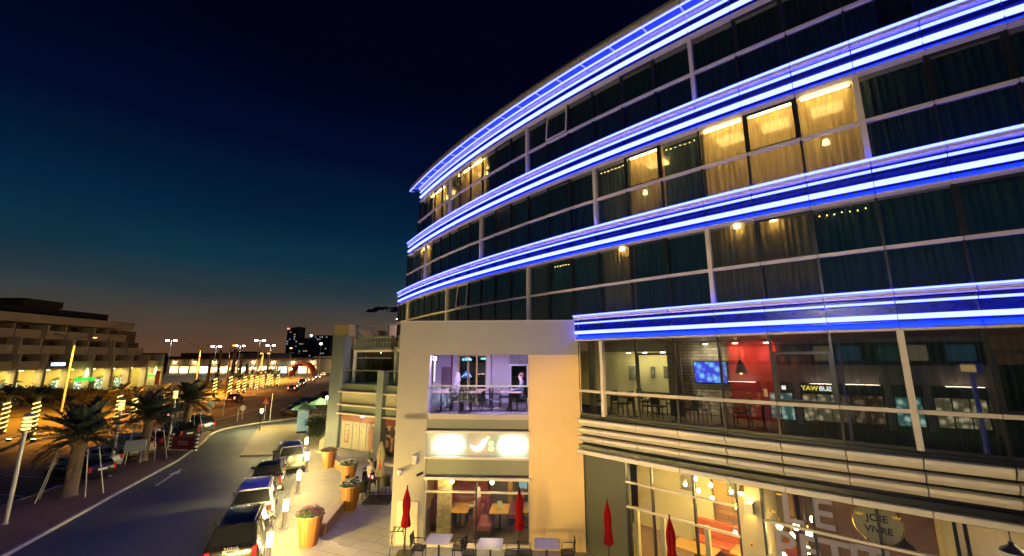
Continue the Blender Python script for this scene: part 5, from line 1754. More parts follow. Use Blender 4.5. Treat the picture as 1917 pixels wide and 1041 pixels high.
row = [('sedan', -26.6, 19.5, 1.22, P_GREY, 'dark saloon cut off by the left edge of the picture'),
       ('hatch', -25.2, 25.6, 1.30, P_BLACK, 'black car with rounded back parked behind the nearest palm'),
       ('sedan', -27.0, 27.9, 1.22, P_TEAL, 'pale teal saloon parked beside the second pole'),
       ('suv', -27.6, 31.0, 1.22, P_SILV, 'silver off-road car parked behind the pale teal saloon'),
       ('sedan', -28.2, 34.0, 1.20, P_BRON, 'maroon saloon parked behind the second palm'),
       ('suv', -28.9, 36.8, 1.18, P_BLACK, 'black off-road car parked left of the red barrier'),
       ('suv', -30.2, 40.6, 1.15, P_DBLUE, 'dark off-road car farthest along the palm median')]
for key, x, y, rz, pm, lab in row:
    # noses point to the road, tails to the palms
    D = car_meshes(key)
    car(key, (x + 2.2, y - .8, Z_RD), rz, pm, lab, GR2)
GR3 = 'cars parked in front of the far cafe'
far = [('sedan', -22.4, 50.6, P_DBLUE, 'dark blue saloon nearest in the row beyond the teal parasols'),
       ('hatch', -23.6, 54.0, P_BLACK, 'black car second in the row beyond the teal parasols'),
       ('suv', -24.8, 58.2, P_BLACK, 'black off-road car in the middle of the row beyond the teal parasols'),
       ('sedan', -25.6, 63.0, P_GREY, 'dark grey saloon fourth in the row beyond the teal parasols'),
       ('suv', -26.6, 68.5, P_BLACK, 'black off-road car farthest in the row beyond the teal parasols')]
for key, x, y, pm, lab in far:
    car(key, (x - 1.9, y, Z_RD), 1.05, pm, lab, GR3, detail=False)
GR4 = 'cars with lights on along the main road'
tr = [('sedan', -50.5, 100, PI + .33, P_WHITE, 'white car with bright headlights coming round the bend'),
      ('suv', -55.0, 112, PI + .33, P_SILV, 'silver car with headlights behind the white car'),
      ('sedan', -60.2, 128, PI + .34, P_WHITE, 'third car in the line of headlights on the far road'),
      ('sedan', -66.5, 146, PI + .35, P_GREY, 'fourth car in the line of headlights on the far road'),
      ('suv', -73.5, 165, PI + .36, P_WHITE, 'farthest car in the line of headlights on the far road'),
      ('sedan', -45.6, 88, .30, P_BLACK, 'dark car with red tail lights driving towards the bend'),
      ('suv', -38.2, 47, .16, P_GREY, 'grey car with red tail lights on the orange lit road'),
      ('sedan', -43.5, 66, .28, P_BRON, 'maroon car with red tail lights ahead of the grey car on the orange lit road')]
for key, x, y, rz, pm, lab in tr:
    car(key, (x, y, Z_RD), rz, pm, lab, GR4, on=1, detail=False)
# ================================================================== STREET FURNITURE AND PLANTS
# lit bollards
def bollard(p, label):
    R = root('lit_bollard', p, label, 'bollard', 'lit steel bollards along the pavement')
    lpart('base_plate', MB().lathe([(.17, 0), (.17, .02), (.15, .03)], (0, 0, 0), 18), M_STEEL, R, True)
    lpart('post', MB().lathe([(.075, .03), (.075, .62), (.085, .63)], (0, 0, 0), 16), M_STEEL, R, True)
    lpart('lantern', MB().lathe([(.083, .64), (.088, .66), (.088, 1.04), (.083, 1.06)], (0, 0, 0), 16), M_BOL, R, True)
    lpart('cap', MB().lathe([(.085, 1.061), (.085, 1.19), (.075, 1.21), (.02, 1.215)], (0, 0, 0), 16), M_STEEL, R, True)
    return R
b0 = bollard(G(500, 1062), 'lit bollard nearest the viewer, beside the black off-road car')
for (px, py), lab in zip(((531, 988), (557, 923), (573, 882)), ('second lit bollard, in front of the wooden planter with purple flowers', 'third lit bollard, beside the white estate car', 'lit bollard beside the silver off-road car')):
    dup(b0, G(px, py), None, lab)
dup(b0, (-14.75, 31.3, 0), None, 'lit bollard just beyond the silver off-road car')
for k, y in enumerate((11.2, 6.6, 2.0)):
    x, a = lane_x(y if y > 6 else 6.2)
    if y < 6: x = -4.9
    dup(b0, (x + .35, y, 0), None, ('lit bollard below the lower edge of the picture', 'lit bollard two places before the nearest one in view', 'lit bollard level with the viewer')[k])
# post lamp at the far corner of the lane
def post_lamp(p, h, label):
    R = root('post_lantern', p, label, 'lamp', 'small post lanterns')
    lpart('post', MB().lathe([(.09, 0), (.06, .1), (.045, .2), (.04, h)], (0, 0, 0), 10), M_BLACK, R)
    lpart('lantern', MB().lathe([(.07, h), (.13, h + .30), (.12, h + .32)], (0, 0, 0), 10), glow('post_lantern', (1, .76, .28), 2600.0), R)
    lpart('cap', MB().lathe([(.16, h + .33), (.05, h + .45), (.01, h + .5)], (0, 0, 0), 10), M_BLACK, R)
    return R
q = G(486, 806)
post_lamp((q[0], q[1], -.1), 1.7, 'small black post lantern at the bend of the lane')
q = G(603, 790)
post_lamp((-20.0, 46.2, 0), 2.3, 'post lantern by the teal parasols of the far cafe')
post_lamp((-19.6, 50.0, 0), 2.3, 'second post lantern behind the teal parasols')
q = G(578, 752)
post_lamp((-24.6, 71.8, -.1), 2.4, 'left one of two lanterns above the far parked cars')
post_lamp((-22.9, 70.5, -.1), 2.4, 'right one of two lanterns above the far parked cars')
# lantern columns on the median
def lantern_column(p, label, on=True):
    R = root('lantern_column', p, label, 'street lamp', 'grey lantern columns on the median')
    lpart('column', MB().lathe([(.13, 0), (.13, .02), (.075, .03), (.075, 1.9), (.085, 1.91), (.085, 1.95), (.07, 1.96), (.065, 3.62)], (0, 0, 0), 12), M_GREYP, R, True)
    # stack of lit louvre rings
    for k in range(4):
        z = 3.66 + k * .15
        lpart('light_ring', MB().lathe([(.10, z), (.15, z + .03), (.15, z + .075), (.10, z + .10)], (0, 0, 0), 14), glow('ring_light', (1, .70, .20), 2.6), R)
        lpart('louvre_ring', MB().lathe([(.16, z + .102), (.17, z + .12), (.16, z + .138)], (0, 0, 0), 14), M_GREYP, R)
    lpart('cap', MB().lathe([(.16, 4.27), (.10, 4.34), (.01, 4.36)], (0, 0, 0), 14), M_GREYP, R)
    return R
lc = lantern_column(G(10, 981), 'grey lantern column nearest the left edge of the picture')
dup(lc, G(204.7, 891.6), None, 'grey lantern column between the first and second palm')
dup(lc, G(313.5, 841), None, 'grey lantern column beside the red barrier')
for k, (x, y) in enumerate(((-18.4, 11.0), (-16.2, 3.5), (-14.2, -4.0))):
    dup(lc, (x, y, 0), None, ('lantern column just outside the left edge of the picture', 'lantern column left of the viewer', 'lantern column behind the viewer')[k])
# added floodlight behind the viewer: it washes the block and the louvres
FL = root('added_floodlight_post', (-3.2, -2.2, 0), 'added floodlight on a grey post behind the viewer, aimed at the taupe block', 'floodlight')
lpart('pole', MB().cyl((0, 0, 0), (0, 0, 8.6), .09, .06, 10), M_GREYP, FL)
fh = lpart('housing', MB().bbox(-.35, -.25, 8.6, .35, .10, 9.0, .05), M_GREYP, FL)
put('lens', MB().box(-.3, .101, 8.66, .3, .115, 8.95).mesh('lens'), glow('added_flood_lens', (1, .86, .66), 1.5), fh)
ld = bpy.data.lights.new('added_floodlight_beam', 'SPOT')
ld.energy = 2600
ld.color = (1, .90, .78)
ld.spot_size = math.radians(84)
ld.spot_blend = .9
ld.shadow_soft_size = .35
lo = bpy.data.objects.new('added_floodlight_beam', ld)
COL.objects.link(lo)
lo.parent = fh
lo.location = (0, .25, 8.8)
dv = Vector((6.0, 15.5, 8.5)) - Vector((-3.2, -1.95, 8.8))
lo.rotation_euler = dv.to_track_quat('-Z', 'Y').to_euler()

# added warm floodlight on the right, outside the picture, aimed at the cream pier
FW = root('added_warm_floodlight_post', (6.6, 3.4, 0), 'added warm floodlight on a post right of the viewer, aimed at the cream pier', 'floodlight')
lpart('pole', MB().cyl((0, 0, 0), (0, 0, 6.2), .08, .06, 10), M_GREYP, FW)
fh2 = lpart('housing', MB().bbox(-.25, -.2, 6.2, .25, .10, 6.5, .04), M_GREYP, FW)
put('lens', MB().box(-.2, .101, 6.24, .2, .112, 6.46).mesh('lens'), glow('added_warm_flood_lens', (1, .62, .2), 1.5), fh2)
l2 = lamp_light(fh2, (0, .25, 6.35), 3600, (1, .60, .20), 26, .15)
l2.rotation_euler = (Vector((2.6, 16.0, 4.2)) - Vector((6.6, 3.65, 6.35))).to_track_quat('-Z', 'Y').to_euler()

# date palms
def frond_mesh(L, droop, seed):
    r = random.Random(seed)
    mb = MB()
    pts = []
    for i in range(9):
        t = i / 8
        pts.append((0, L * t * (1 - .16 * droop * t), L * (.10 * t - droop * .55 * t * t)))
    mb.tube(pts, [.028, .024, .02, .017, .014, .011, .009, .007, .004], 4)
    n = 36
    for i in range(n):
        t = .16 + .82 * i / n
        k = t * 8
        a = int(k)
        f = k - a
        p = Vector(pts[a]).lerp(Vector(pts[min(a + 1, 8)]), f)
        ln = L * .26 * (math.sin(PI * min(1, t * .85 + .12)) ** .7) * r.uniform(.85, 1.1)
        for s in (1, -1):
            d = Vector((s * .85, .62 + r.uniform(-.1, .1), .30 + r.uniform(-.22, .12))).normalized()
            e = p + d * ln + Vector((0, 0, -.10 * ln))
            wv = Vector((0, .030, 0))
            mid = p.lerp(e, .5) + Vector((0, 0, .03))
            mb.add([p - wv * .5, p + wv * .5, mid + wv, mid - wv, e], [(0, 1, 2, 3), (3, 2, 4)])
    return mb.mesh('frond')
FR = [frond_mesh(2.3, .55, 1), frond_mesh(2.1, .95, 2), frond_mesh(1.9, .25, 3)]
M_FROND = mat('palm_frond', (.022, .042, .036), .55, 0, .3, 3)
M_TRUNK = mat('palm_trunk', (.16, .12, .09), .9, 0, .3, 14, .5, 30)
def palm_trunk(h, r, seed):
    rr = random.Random(seed)
    mb = MB().lathe([(r * 1.25, 0), (r * 1.05, .15), (r * .9, h * .5), (r * .95, h * .85), (r * 1.15, h)], (0, 0, 0), 14)
    # old leaf bases in a diamond pattern
    rows = int(h / .12)
    for i in range(rows):
        z = .12 + i * .12
        for k in range(11):
            t = 2 * PI * (k + .5 * (i % 2)) / 11
            c, s = math.cos(t), math.sin(t)
            q = r * (.93 if z < h * .85 else 1.08)
            wv = r * .24
            mb.add([(c * q - s * wv, s * q + c * wv, z), (c * q + s * wv, s * q - c * wv, z), (c * q * 1.16, s * q * 1.16, z + .07), (c * q, s * q, z + .14)], [(0, 1, 2), (1, 3, 2), (3, 0, 2)])
    return mb.mesh('trunk')
def date_palm(p, h, r, label, seed, n=46, sc_=1.0):
    R = root('date_palm', p, label, 'palm tree', 'date palms on the median')
    put('trunk', palm_trunk(h, r, seed), M_TRUNK, R)
    rr = random.Random(seed)
    for k in range(n):
        az = k * 2.399 + rr.uniform(-.2, .2)
        up = 1.25 - 1.45 * (k / n) ** .8 + rr.uniform(-.1, .1)
        f = FR[2 if k < n * .3 else (0 if k < n * .7 else 1)]
        s = sc_ * rr.uniform(.85, 1.1)
        put('frond', f, M_FROND, R, (0, 0, h - .05 + .25 * (1 - k / n)), (up, 0, az), (s, s, s))
    # cut stubs below the crown
    st_ = MB()
    for k in range(16):
        t = 2 * PI * k / 16
        st_.cyl((math.cos(t) * r * .8, math.sin(t) * r * .8, h - .35), (math.cos(t) * r * 2.0, math.sin(t) * r * 2.0, h + .25 + .2 * rr.random()), .04, .02, 5)
    o = put('leaf_stubs', st_.mesh('leaf_stubs'), mat('dry_stub', (.28, .17, .10), .8, 0, .2), R)
    o['kind'] = 'stuff'
    # slender support stakes
    for k, (dx, dy) in enumerate(((-.75, -.35), (-.35, -.85), (.75, -.15), (.95, .35))):
        put('support_stake', MB().cyl((dx * 1.3, dy * 1.3, 0), (dx * .8, dy * .8, min(2.3, h)), .022, .018, 6).mesh('support_stake'), M_GREYP, R)
    return R
date_palm(G(130, 928), 2.65, .27, 'thick date palm with support stakes nearest the left edge', 11, 54, 1.0)
date_palm(G(267, 862), 2.7, .25, 'date palm in the middle of the median beside the trolley', 12, 50, .95)
date_palm(G(345, 822), 2.9, .25, 'date palm behind the red barrier', 13, 50, 1.0)
# palms across the road with light ropes wound round their trunks
M_ROPE = glow('light_rope', (1, .70, .17), 3.2)
def rope_palm(p, label, h=3.6, crown=True, turns=8, seed=1, rr_=.052):
    R = root('rope_lit_palm', p, label, 'palm tree', 'palms with light ropes along the verge')
    put('trunk', MB().lathe([(.26, 0), (.2, .3), (.18, h), (.25, h + .3)], (0, 0, 0), 10).mesh('trunk', True), M_TRUNK, R)
    pts = [(math.cos(t) * .235, math.sin(t) * .235, .25 + (h - .5) * t / (turns * 2 * PI)) for t in [turns * 2 * PI * i / (turns * 10) for i in range(turns * 10 + 1)]]
    put('light_rope', MB().tube(pts, rr_, 5).mesh('light_rope'), M_ROPE, R)
    rr = random.Random(seed)
    for k in range(16):
        put('frond', FR[k % 3], M_FROND, R, (0, 0, h + .2), (1.0 - 1.1 * k / 16, 0, k * 2.4), (.6, .6, .6))
    return R
rp = [(G(2, 812), 3.0), (G(57, 818), 3.2), (G(218, 789), 3.0), (G(247, 786), 2.6), (G(302, 771), 2.4), (G(338, 766), 2.4), (G(400, 742), 3.4), (G(429, 739), 3.6), (G(444.6, 735), 2.6), (G(456, 735), 3.4), (G(469, 728), 3.2), (G(479, 731), 3.2), (G(490, 727), 3.2), (G(501, 724), 3.2), (G(507, 723.5), 3.0), (G(519.5, 722.6), 3.0)]
ordn = 'first second third fourth fifth sixth seventh eighth ninth tenth eleventh twelfth thirteenth fourteenth fifteenth sixteenth'.split()
for k, (p, h) in enumerate(rp):
    rope_palm((p[0], p[1], -.05), '%s from the left of the palms wrapped in yellow light rope' % ordn[k], h, True, max(5, int(h * 2.3)) if k < 6 else max(4, int(h * 1.6)), k, .052 if k < 6 else .085)
for k, (x, y) in enumerate(((-46, 24), (-45.5, 12), (-47, 0), (-51, -12), (-57, -26))):
    rope_palm((x, y, -.05), 'palm wrapped in yellow light rope outside the left edge, %s along the verge' % ordn[k], 3.2, True, 7, k + 30)
# shrubs in front of the sand building
def shrub_mesh(seed, n=1500, leaf=.16):
    r = random.Random(seed)
    mb = MB()
    lobes = [(r.uniform(-.7, .7), r.uniform(-.6, .6), r.uniform(.45, 1.15), r.uniform(.35, .65)) for _ in range(11)]
    for _ in range(n):
        l = lobes[r.randrange(len(lobes))]
        v = Vector((r.gauss(0, 1), r.gauss(0, 1), r.gauss(0, 1))).normalized() * (l[3] * r.uniform(.55, 1.05))
        p = Vector((l[0] + v.x, l[1] + v.y, max(.05, l[2] + v.z)))
        a = Vector((r.gauss(0, 1), r.gauss(0, 1), r.gauss(0, 1))).normalized() * leaf
        b = a.orthogonal().normalized() * leaf * .45
        mb.add([p - a * .5, p + b * .5, p + a * .5, p - b * .5], [(0, 1, 2, 3)])
    return mb.mesh('foliage')
SH = [shrub_mesh(s) for s in range(4)]
M_LEAF = mat('shrub_leaf', (.055, .060, .028), .6, 0, .4, 2)
me_stem = MB().tube([(0, 0, 0), (.05, .02, .4), (.2, .1, .8)], [.06, .04, .02], 6).tube([(0, 0, 0), (-.1, .05, .4), (-.35, -.1, .9)], [.06, .04, .02], 6).mesh('stem')
sr2 = random.Random(44)
hedge = [(12, 752, 2.9), (40, 757, 2.6), (66, 752, 3.0), (98, 750, 2.6), (128, 752, 2.4), (168, 752, 2.6), (198, 748, 2.6), (226, 750, 2.2), (255, 745, 2.4), (284, 744, 2.0), (312, 742, 2.0), (345, 738, 1.8),
         (375, 727, 1.7), (402, 723, 1.6), (430, 718, 1.6), (470, 712, 1.5), (505, 708, 1.5), (540, 705, 1.4)]
for k, (px, py, s) in enumerate(hedge):
    p = G(px, py)
    t = min(1.0, 62 / p[1]) if px < 320 else 1.0
    R = root('leafy_shrub', (p[0] * t, p[1] * t, -.05), 'dark leafy shrub, %s from the left in the row before the lit shops' % (ordn + ['seventeenth', 'eighteenth'])[k], 'shrub', 'shrubs across the road', sr2.uniform(0, 6))
    s *= t * .72
    o = put('foliage', SH[k % 4], M_LEAF, R, (0, 0, 0), (0, 0, 0), (s * 1.1, s * 1.1, s))
    put('stem', me_stem, M_TRUNK, R, (0, 0, 0), (0, 0, 0), (s, s, s))
# two small flood lights in the verge
for k, (px, py) in enumerate(((16, 826), (62, 826))):
    p = G(px, py)
    R = root('ground_floodlight', (p[0], p[1], -.03), ('green floodlight in the verge at the left edge', 'green floodlight at the foot of the second rope-lit palm')[k], 'floodlight', 'floodlights in the verge')
    lpart('housing', MB().bbox(-.16, -.1, .0, .16, .1, .2, .03), M_BLACK, R)
    lpart('lens', MB().box(-.13, -.08, .201, .13, .08, .212), glow('flood_green', (.55, 1, .12), 30.0), R)

# planters
def planter(p, label, flower, s=1.0, seed=0):
    R = root('wooden_planter', p, label, 'planter', 'tall round wooden planters')
    mb = MB()
    n = 20
    for k in range(n):
        t0, t1 = 2 * PI * k / n + .012, 2 * PI * (k + 1) / n - .012
        vs = []
        for z, r in ((0, .30), (1.0, .45)):
            for rr, tt in ((r, t0), (r, t1), (r - .04, t1), (r - .04, t0)):
                vs.append((rr * math.cos(tt), rr * math.sin(tt), z))
        put('stave', MB().add(vs, [(0, 3, 2, 1), (4, 5, 6, 7), (0, 1, 5, 4), (1, 2, 6, 5), (2, 3, 7, 6), (3, 0, 4, 7)]).mesh('stave'), mat('orange_timber_%d' % (k % 3), ((.19, .075, .016), (.155, .06, .013), (.21, .085, .02))[k % 3], .55, 0, .25, 5, .2, 30, stretch=(6, 6, .6)), R, (0, 0, 0), (0, 0, 0), (s, s, s))
    put('liner', MB().lathe([(.255, .02), (.40, .95), (.40, .97)], (0, 0, 0), 20).mesh('liner'), M_BLACK, R, (0, 0, 0), (0, 0, 0), (s, s, s))
    put('rim', MB().lathe([(.44, 1.002), (.47, 1.005), (.47, 1.035), (.40, 1.035), (.40, 1.0)], (0, 0, 0), 24).mesh('rim'), mat('planter_rim', (.42, .25, .13), .55), R, (0, 0, 0), (0, 0, 0), (s, s, s))
    r = random.Random(seed)
    lf, fl = MB(), MB()
    for _ in range(420):
        a, d = r.uniform(0, 2 * PI), .46 * math.sqrt(r.random())
        z = 1.02 + .22 * (1 - (d / .5) ** 2) * r.uniform(.3, 1.1)
        c = Vector((d * math.cos(a) * 1.1, d * math.sin(a) * 1.1, z))
        u = Vector((r.gauss(0, 1), r.gauss(0, 1), r.gauss(0, .6))).normalized() * .05
        v = u.orthogonal().normalized() * .022
        lf.add([c - u, c + v, c + u, c - v], [(0, 1, 2, 3)])
    for _ in range(46):
        a, d = r.uniform(0, 2 * PI), .44 * math.sqrt(r.random())
        z = 1.08 + .22 * (1 - (d / .5) ** 2) * r.uniform(.5, 1.15)
        c = Vector((d * math.cos(a) * 1.12, d * math.sin(a) * 1.12, z))
        for k in range(5):
            t = 2 * PI * k / 5 + a
            e = Vector((math.cos(t), math.sin(t), .5)) * .05
            f = Vector((math.cos(t + .7), math.sin(t + .7), .5)) * .04
            fl.add([c, c + f * .7, c + e, c + Vector((e.x * .7 + .01, e.y * .7, .0))], [(0, 1, 2, 3)])
    o1 = put('leaves', lf.mesh('leaves'), mat('petunia_leaf', (.045, .08, .03), .6, 0, .3), R, (0, 0, 0), (0, 0, 0), (s, s, s))
    o2 = put('flowers', fl.mesh('flowers'), flower, R, (0, 0, 0), (0, 0, 0), (s, s, s))
    o1['kind'] = o2['kind'] = 'stuff'
    return R
F_PURP = mat('purple_petal', (.28, .02, .16), .6, 0, .5, 30)
F_WHIT = mat('white_petal', (.75, .75, .72), .6, 0, .1)
F_MIX = mat('red_petal', (.35, .02, .08), .6, 0, .4, 20)
planter(G(577, 1020), 'large wooden planter with purple flowers in front of the low wall', F_PURP, 1.0, 1)
planter(G(654, 953), 'wooden planter with white flowers at the far end of the low wall', F_WHIT, .98, 2)
planter(G(651, 905), 'wooden planter with white flowers beside the dark cafe chairs', F_WHIT, .95, 3)
planter(G(614, 875), 'wooden planter with red flowers farthest along the pavement', F_MIX, .95, 4)
# low walls
def low_wall(a, b, wd, h, label, end):
    d = Vector((b[0] - a[0], b[1] - a[1]))
    L = d.length
    R = root('low_wall', ((a[0] + b[0]) / 2, (a[1] + b[1]) / 2, 0), label, 'low wall', 'low seat walls on the pavement', math.atan2(d.y, d.x))
    lpart('plinth', MB().box(-L / 2, -wd / 2, 0, L / 2, wd / 2, h - .06), end, R)
    lpart('seat_slab', MB().bbox(-L / 2 - .02, -wd / 2 - .03, h - .058, L / 2 + .02, wd / 2 + .03, h, .015), mat('wall_slab', (.55, .47, .36), .7, 0, .1, 3), R)
    return R
low_wall(G(598, 1004), G(646, 943), .42, .46, 'cream topped low wall between the purple and white flower planters', mat('wall_plinth', (.36, .22, .12), .7, 0, .12))
low_wall(G(621, 866), G(646, 882), .5, .48, 'short cream low wall beside the farthest wooden planter', mat('wall_plinth', (.36, .22, .12), .7, 0, .12))

# parasols
def closed_parasol(p, h, m, label, cat_group, base=True, s=1.0):
    R = root('closed_parasol', p, label, 'parasol', cat_group)
    lpart('pole', MB().cyl((0, 0, 0), (0, 0, h), .022, None, 8), M_BLACK, R)
    # folded canopy: pleated sheath, gathered above the waist
    mb = MB()
    prof = [(.06, h * .40), (.155, h * .41), (.13, h * .50), (.10, h * .60), (.125, h * .72), (.12, h * .80), (.07, h * .90), (.02, h * .98)]
    n = 24
    vs, fs = [], []
    for i, (r, z) in enumerate(prof):
        for k in range(n):
            t = 2 * PI * k / n
            q = r * s * (1 + .20 * math.cos(8 * t + i * .15) * (1 if i < 7 else .2))
            vs.append((q * math.cos(t), q * math.sin(t), z + (.03 * math.cos(8 * t) if i == 1 else 0)))
    for i in range(len(prof) - 1):
        for k in range(n):
            fs.append((i * n + k, i * n + (k + 1) % n, (i + 1) * n + (k + 1) % n, (i + 1) * n + k))
    fs.append(tuple(range((len(prof) - 1) * n, len(prof) * n)))
    lpart('folded_canopy', mb.add(vs, fs), m, R, True)
    lpart('finial', MB().lathe([(.02, h * .975), (.03, h), (.005, h + .05)], (0, 0, 0), 8), M_BLACK, R)
    if base:
        lpart('base', MB().bbox(-.28, -.28, 0, .28, .28, .07, .03), M_BLACK, R)
    return R
M_REDP = cloth('red_parasol', (.26, .010, .013), .15)
M_CRP = cloth('cream_parasol', (.60, .56, .40), .25)
closed_parasol(G(757, 1039), 2.2, M_REDP, 'closed red parasol in front of the cream cabinet on the left pier', 'closed red parasols')
closed_parasol(G(972, 914, 2.2)[:2] + (0,), 2.2, M_REDP, 'closed red parasol before the right half of the restaurant window', 'closed red parasols')
closed_parasol(G(1136, 935, 2.2)[:2] + (0,), 2.2, M_REDP, 'closed red parasol against the dark olive wall', 'closed red parasols', True, .9)
closed_parasol(G(1253, 966, 2.2)[:2] + (0,), 2.2, M_REDP, 'closed red parasol in front of the pendant-lit cafe window', 'closed red parasols')
cpz = closed_parasol(G(708, 938), 2.75, M_CRP, 'large closed cream parasol on a black base by the corner of the taupe block', 'closed cream parasols', False, 1.35)
lpart('base', MB().bbox(-.62, -.55, 0, .62, .55, .12, .04), M_BLACK, cpz)
put('printed_mark', MB().box(.0, -.235, 1.45, .05, -.228, 1.56).box(.07, -.235, 1.47, .11, -.228, 1.60).box(.01, -.232, 1.60, .06, -.225, 1.72).box(.06, -.230, 1.63, .10, -.223, 1.78).box(.0, -.228, 1.76, .05, -.221, 1.86).mesh('printed_mark'), mat('red_print', (.5, .03, .03), .6), cpz)
closed_parasol((-8.85, 27.2, 0), 2.7, cloth('peach_parasol', (.62, .42, .32), .25), 'closed peach parasol before the printed shop doors', 'closed cream parasols', True, 1.2)
def open_parasol(p, h, r, m, label):
    R = root('open_parasol', p, label, 'parasol', 'open parasols at the far cafe')
    lpart('pole', MB().cyl((0, 0, 0), (0, 0, h), .03, None, 8), M_BLACK, R)
    vs = [(0, 0, h)] + [(r * math.cos(2 * PI * k / 8), r * math.sin(2 * PI * k / 8), h - .55) for k in range(8)] + [(r * math.cos(2 * PI * k / 8), r * math.sin(2 * PI * k / 8), h - .68) for k in range(8)]
    lpart('canopy', MB().add(vs, [(0, 1 + k, 1 + (k + 1) % 8) for k in range(8)] + [(1 + k, 9 + k, 9 + (k + 1) % 8, 1 + (k + 1) % 8) for k in range(8)]), m, R)
    lpart('base', MB().bbox(-.3, -.3, 0, .3, .3, .08, .03), M_BLACK, R)
    return R
M_TEALP = cloth('teal_parasol', (.20, .42, .40), .2)
open_parasol((-21.0, 43.4, 0), 2.3, 1.15, M_TEALP, 'nearest open teal parasol at the far cafe')
open_parasol((-21.2, 47.4, 0), 2.4, 1.15, M_TEALP, 'open teal parasol behind the nearest one at the far cafe')
# tables and chairs
def table(p, rz, w_, d_, h, top, label, group, leg=M_BLACK):
    R = root('table', p, label, 'table', group, rz)
    lpart('table_top', MB().bbox(-w_ / 2, -d_ / 2, h - .035, w_ / 2, d_ / 2, h, .01), top, R)
    lpart('pedestal', MB().cyl((0, 0, .03), (0, 0, h - .036), .035, None, 8), leg, R)
    lpart('foot', MB().bbox(-.24, -.035, 0, .24, .035, .03, .01).bbox(-.034, -.24, 0.001, .034, .24, .029, .01), leg, R)
    return R
def chair_proto(name, m, seatm):
    R = root(name, (0, 0, -50), 'x', 'chair')
    seat = MB().bbox(-.22, -.22, .42, .22, .22, .455, .015)
    lpart('seat', seat, seatm, R)
    for sx in (-1, 1):
        lpart('leg', MB().cyl((sx * .20, .20, 0), (sx * .19, .19, .42), .014, None, 6), m, R)
        lpart('leg', MB().tube([(sx * .20, -.22, 0), (sx * .20, -.20, .44), (sx * .20, -.26, .86)], .014, 6), m, R)
        lpart('armrest', MB().tube([(sx * .21, .17, .42), (sx * .23, .15, .64), (sx * .23, -.12, .66), (sx * .205, -.235, .66)], .014, 6), m, R)
    bk = lpart('backrest', MB().bbox(-.20, -.275, .84, .20, -.235, .89, .01), m, R)
    for k in range(6):
        x = -.16 + .064 * k
        put('slat', MB().box(x - .014, -.255, .50, x + .014, -.235, .845).mesh('slat'), m, bk)
    return R
CH = chair_proto('dining_chair', M_BLACK, M_BLACK)
used = []
def chair(p, rz, label, group):
    if not used:
        used.append(1)
        CH.location = p
        CH.rotation_euler = (0, 0, rz)
        CH['label'] = label
        CH['group'] = group
        return CH
    return dup(CH, p, rz, label, group)
M_TGREY = mat('grey_table_top', (.36, .34, .33), .35, 0, .1, 8)
M_TWOOD = mat('amber_table_top', (.52, .30, .07), .35, 0, .2, 5, stretch=(6, 1, 1))
g1 = 'tables outside the restaurant window'
gch = 'black chairs outside the restaurant window'
for k, (px, py) in enumerate(((822, 1008), (918, 1017), (1023, 1017))):
    p = G(px, py, .74)
    nm = ('left', 'middle', 'right')[k]
    table((p[0], p[1], 0), RBRZ, .80, .80, .74, M_TGREY, '%s one of the three grey tables outside the restaurant window' % nm, g1)
    chair((p[0] - .68, p[1] + .05, 0), -PI / 2 + RBRZ, 'black chair on the left side of the %s outdoor table' % nm, gch)
    chair((p[0] + .68, p[1] + .05, 0), PI / 2 + RBRZ, 'black chair on the right side of the %s outdoor table' % nm, gch)
# folding tray stand by the left pier
p = G(744, 1037)
R = root('tray_stand', p, 'black folding tray stand at the foot of the left pier', 'stand')
for s in (-1, 1):
    for q in (-1, 1):
        lpart('leg', MB().tube([(s * .22, q * .24, 0), (s * .22, -q * .20, .78)], .014, 6), M_BLACK, R)
    lpart('top_bar', MB().cyl((-.24, s * .20, .78), (.24, s * .20, .78), .016, None, 6), M_BLACK, R)
for k in range(3):
    lpart('strap', MB().box(-.17 + k * .15, -.19, .765, -.12 + k * .15, .19, .772), M_BLACK, R)
# cafe seats left of the block
wick = mat('dark_wicker', (.02, .018, .018), .6, 0, .2, 20)
def tub_chair(p, rz, label):
    R = root('wicker_chair', p, label, 'chair', 'dark wicker chairs at the corner cafe', rz)
    lpart('seat', MB().bbox(-.26, -.26, .34, .26, .26, .44, .03), wick, R)
    mb = MB()
    P = [(.29 * math.cos(t), .29 * math.sin(t)) for t in [PI * (1.0 + k / 10) for k in range(11)]]
    P = [(.29, .22)] + [(x, y) for x, y in P[::-1]] + [(-.29, .22)]
    for (xa, ya), (xb, yb) in zip(P[:-1], P[1:]):
        mb.add([(xa, ya, .30), (xb, yb, .30), (xb, yb, .80), (xa, ya, .80), (xa * .9, ya * .9, .30), (xb * .9, yb * .9, .30), (xb * .9, yb * .9, .80), (xa * .9, ya * .9, .80)],
               [(0, 1, 2, 3), (7, 6, 5, 4), (3, 2, 6, 7)])
    lpart('backrest', mb, wick, R)
    for sx in (-1, 1):
        for sy in (-1, 1):
            lpart('leg', MB().cyl((sx * .23, sy * .22, 0), (sx * .23, sy * .22, .335), .022, None, 6), wick, R)
    return R
tc0 = [(-8.15, 22.4, -.4), (-7.5, 23.3, 2.6), (-6.5, 22.6, 1.4), (-7.4, 21.7, -.2), (-5.5, 23.2, .5), (-6.2, 25.0, 2.2), (-7.7, 25.4, -.9)]
for k, (x, y, a) in enumerate(tc0):
    tub_chair((x, y, 0), a, 'dark wicker chair at the corner cafe, %s from the planter' % ordn[k])
table((-7.2, 22.5, 0), .3, .7, .7, .72, wick, 'dark cafe table with red candle glasses near the cream parasol', 'corner cafe tables')
table((-6.0, 24.2, 0), .1, .7, .7, .72, wick, 'dark cafe table with a red candle behind the cream parasol', 'corner cafe tables')
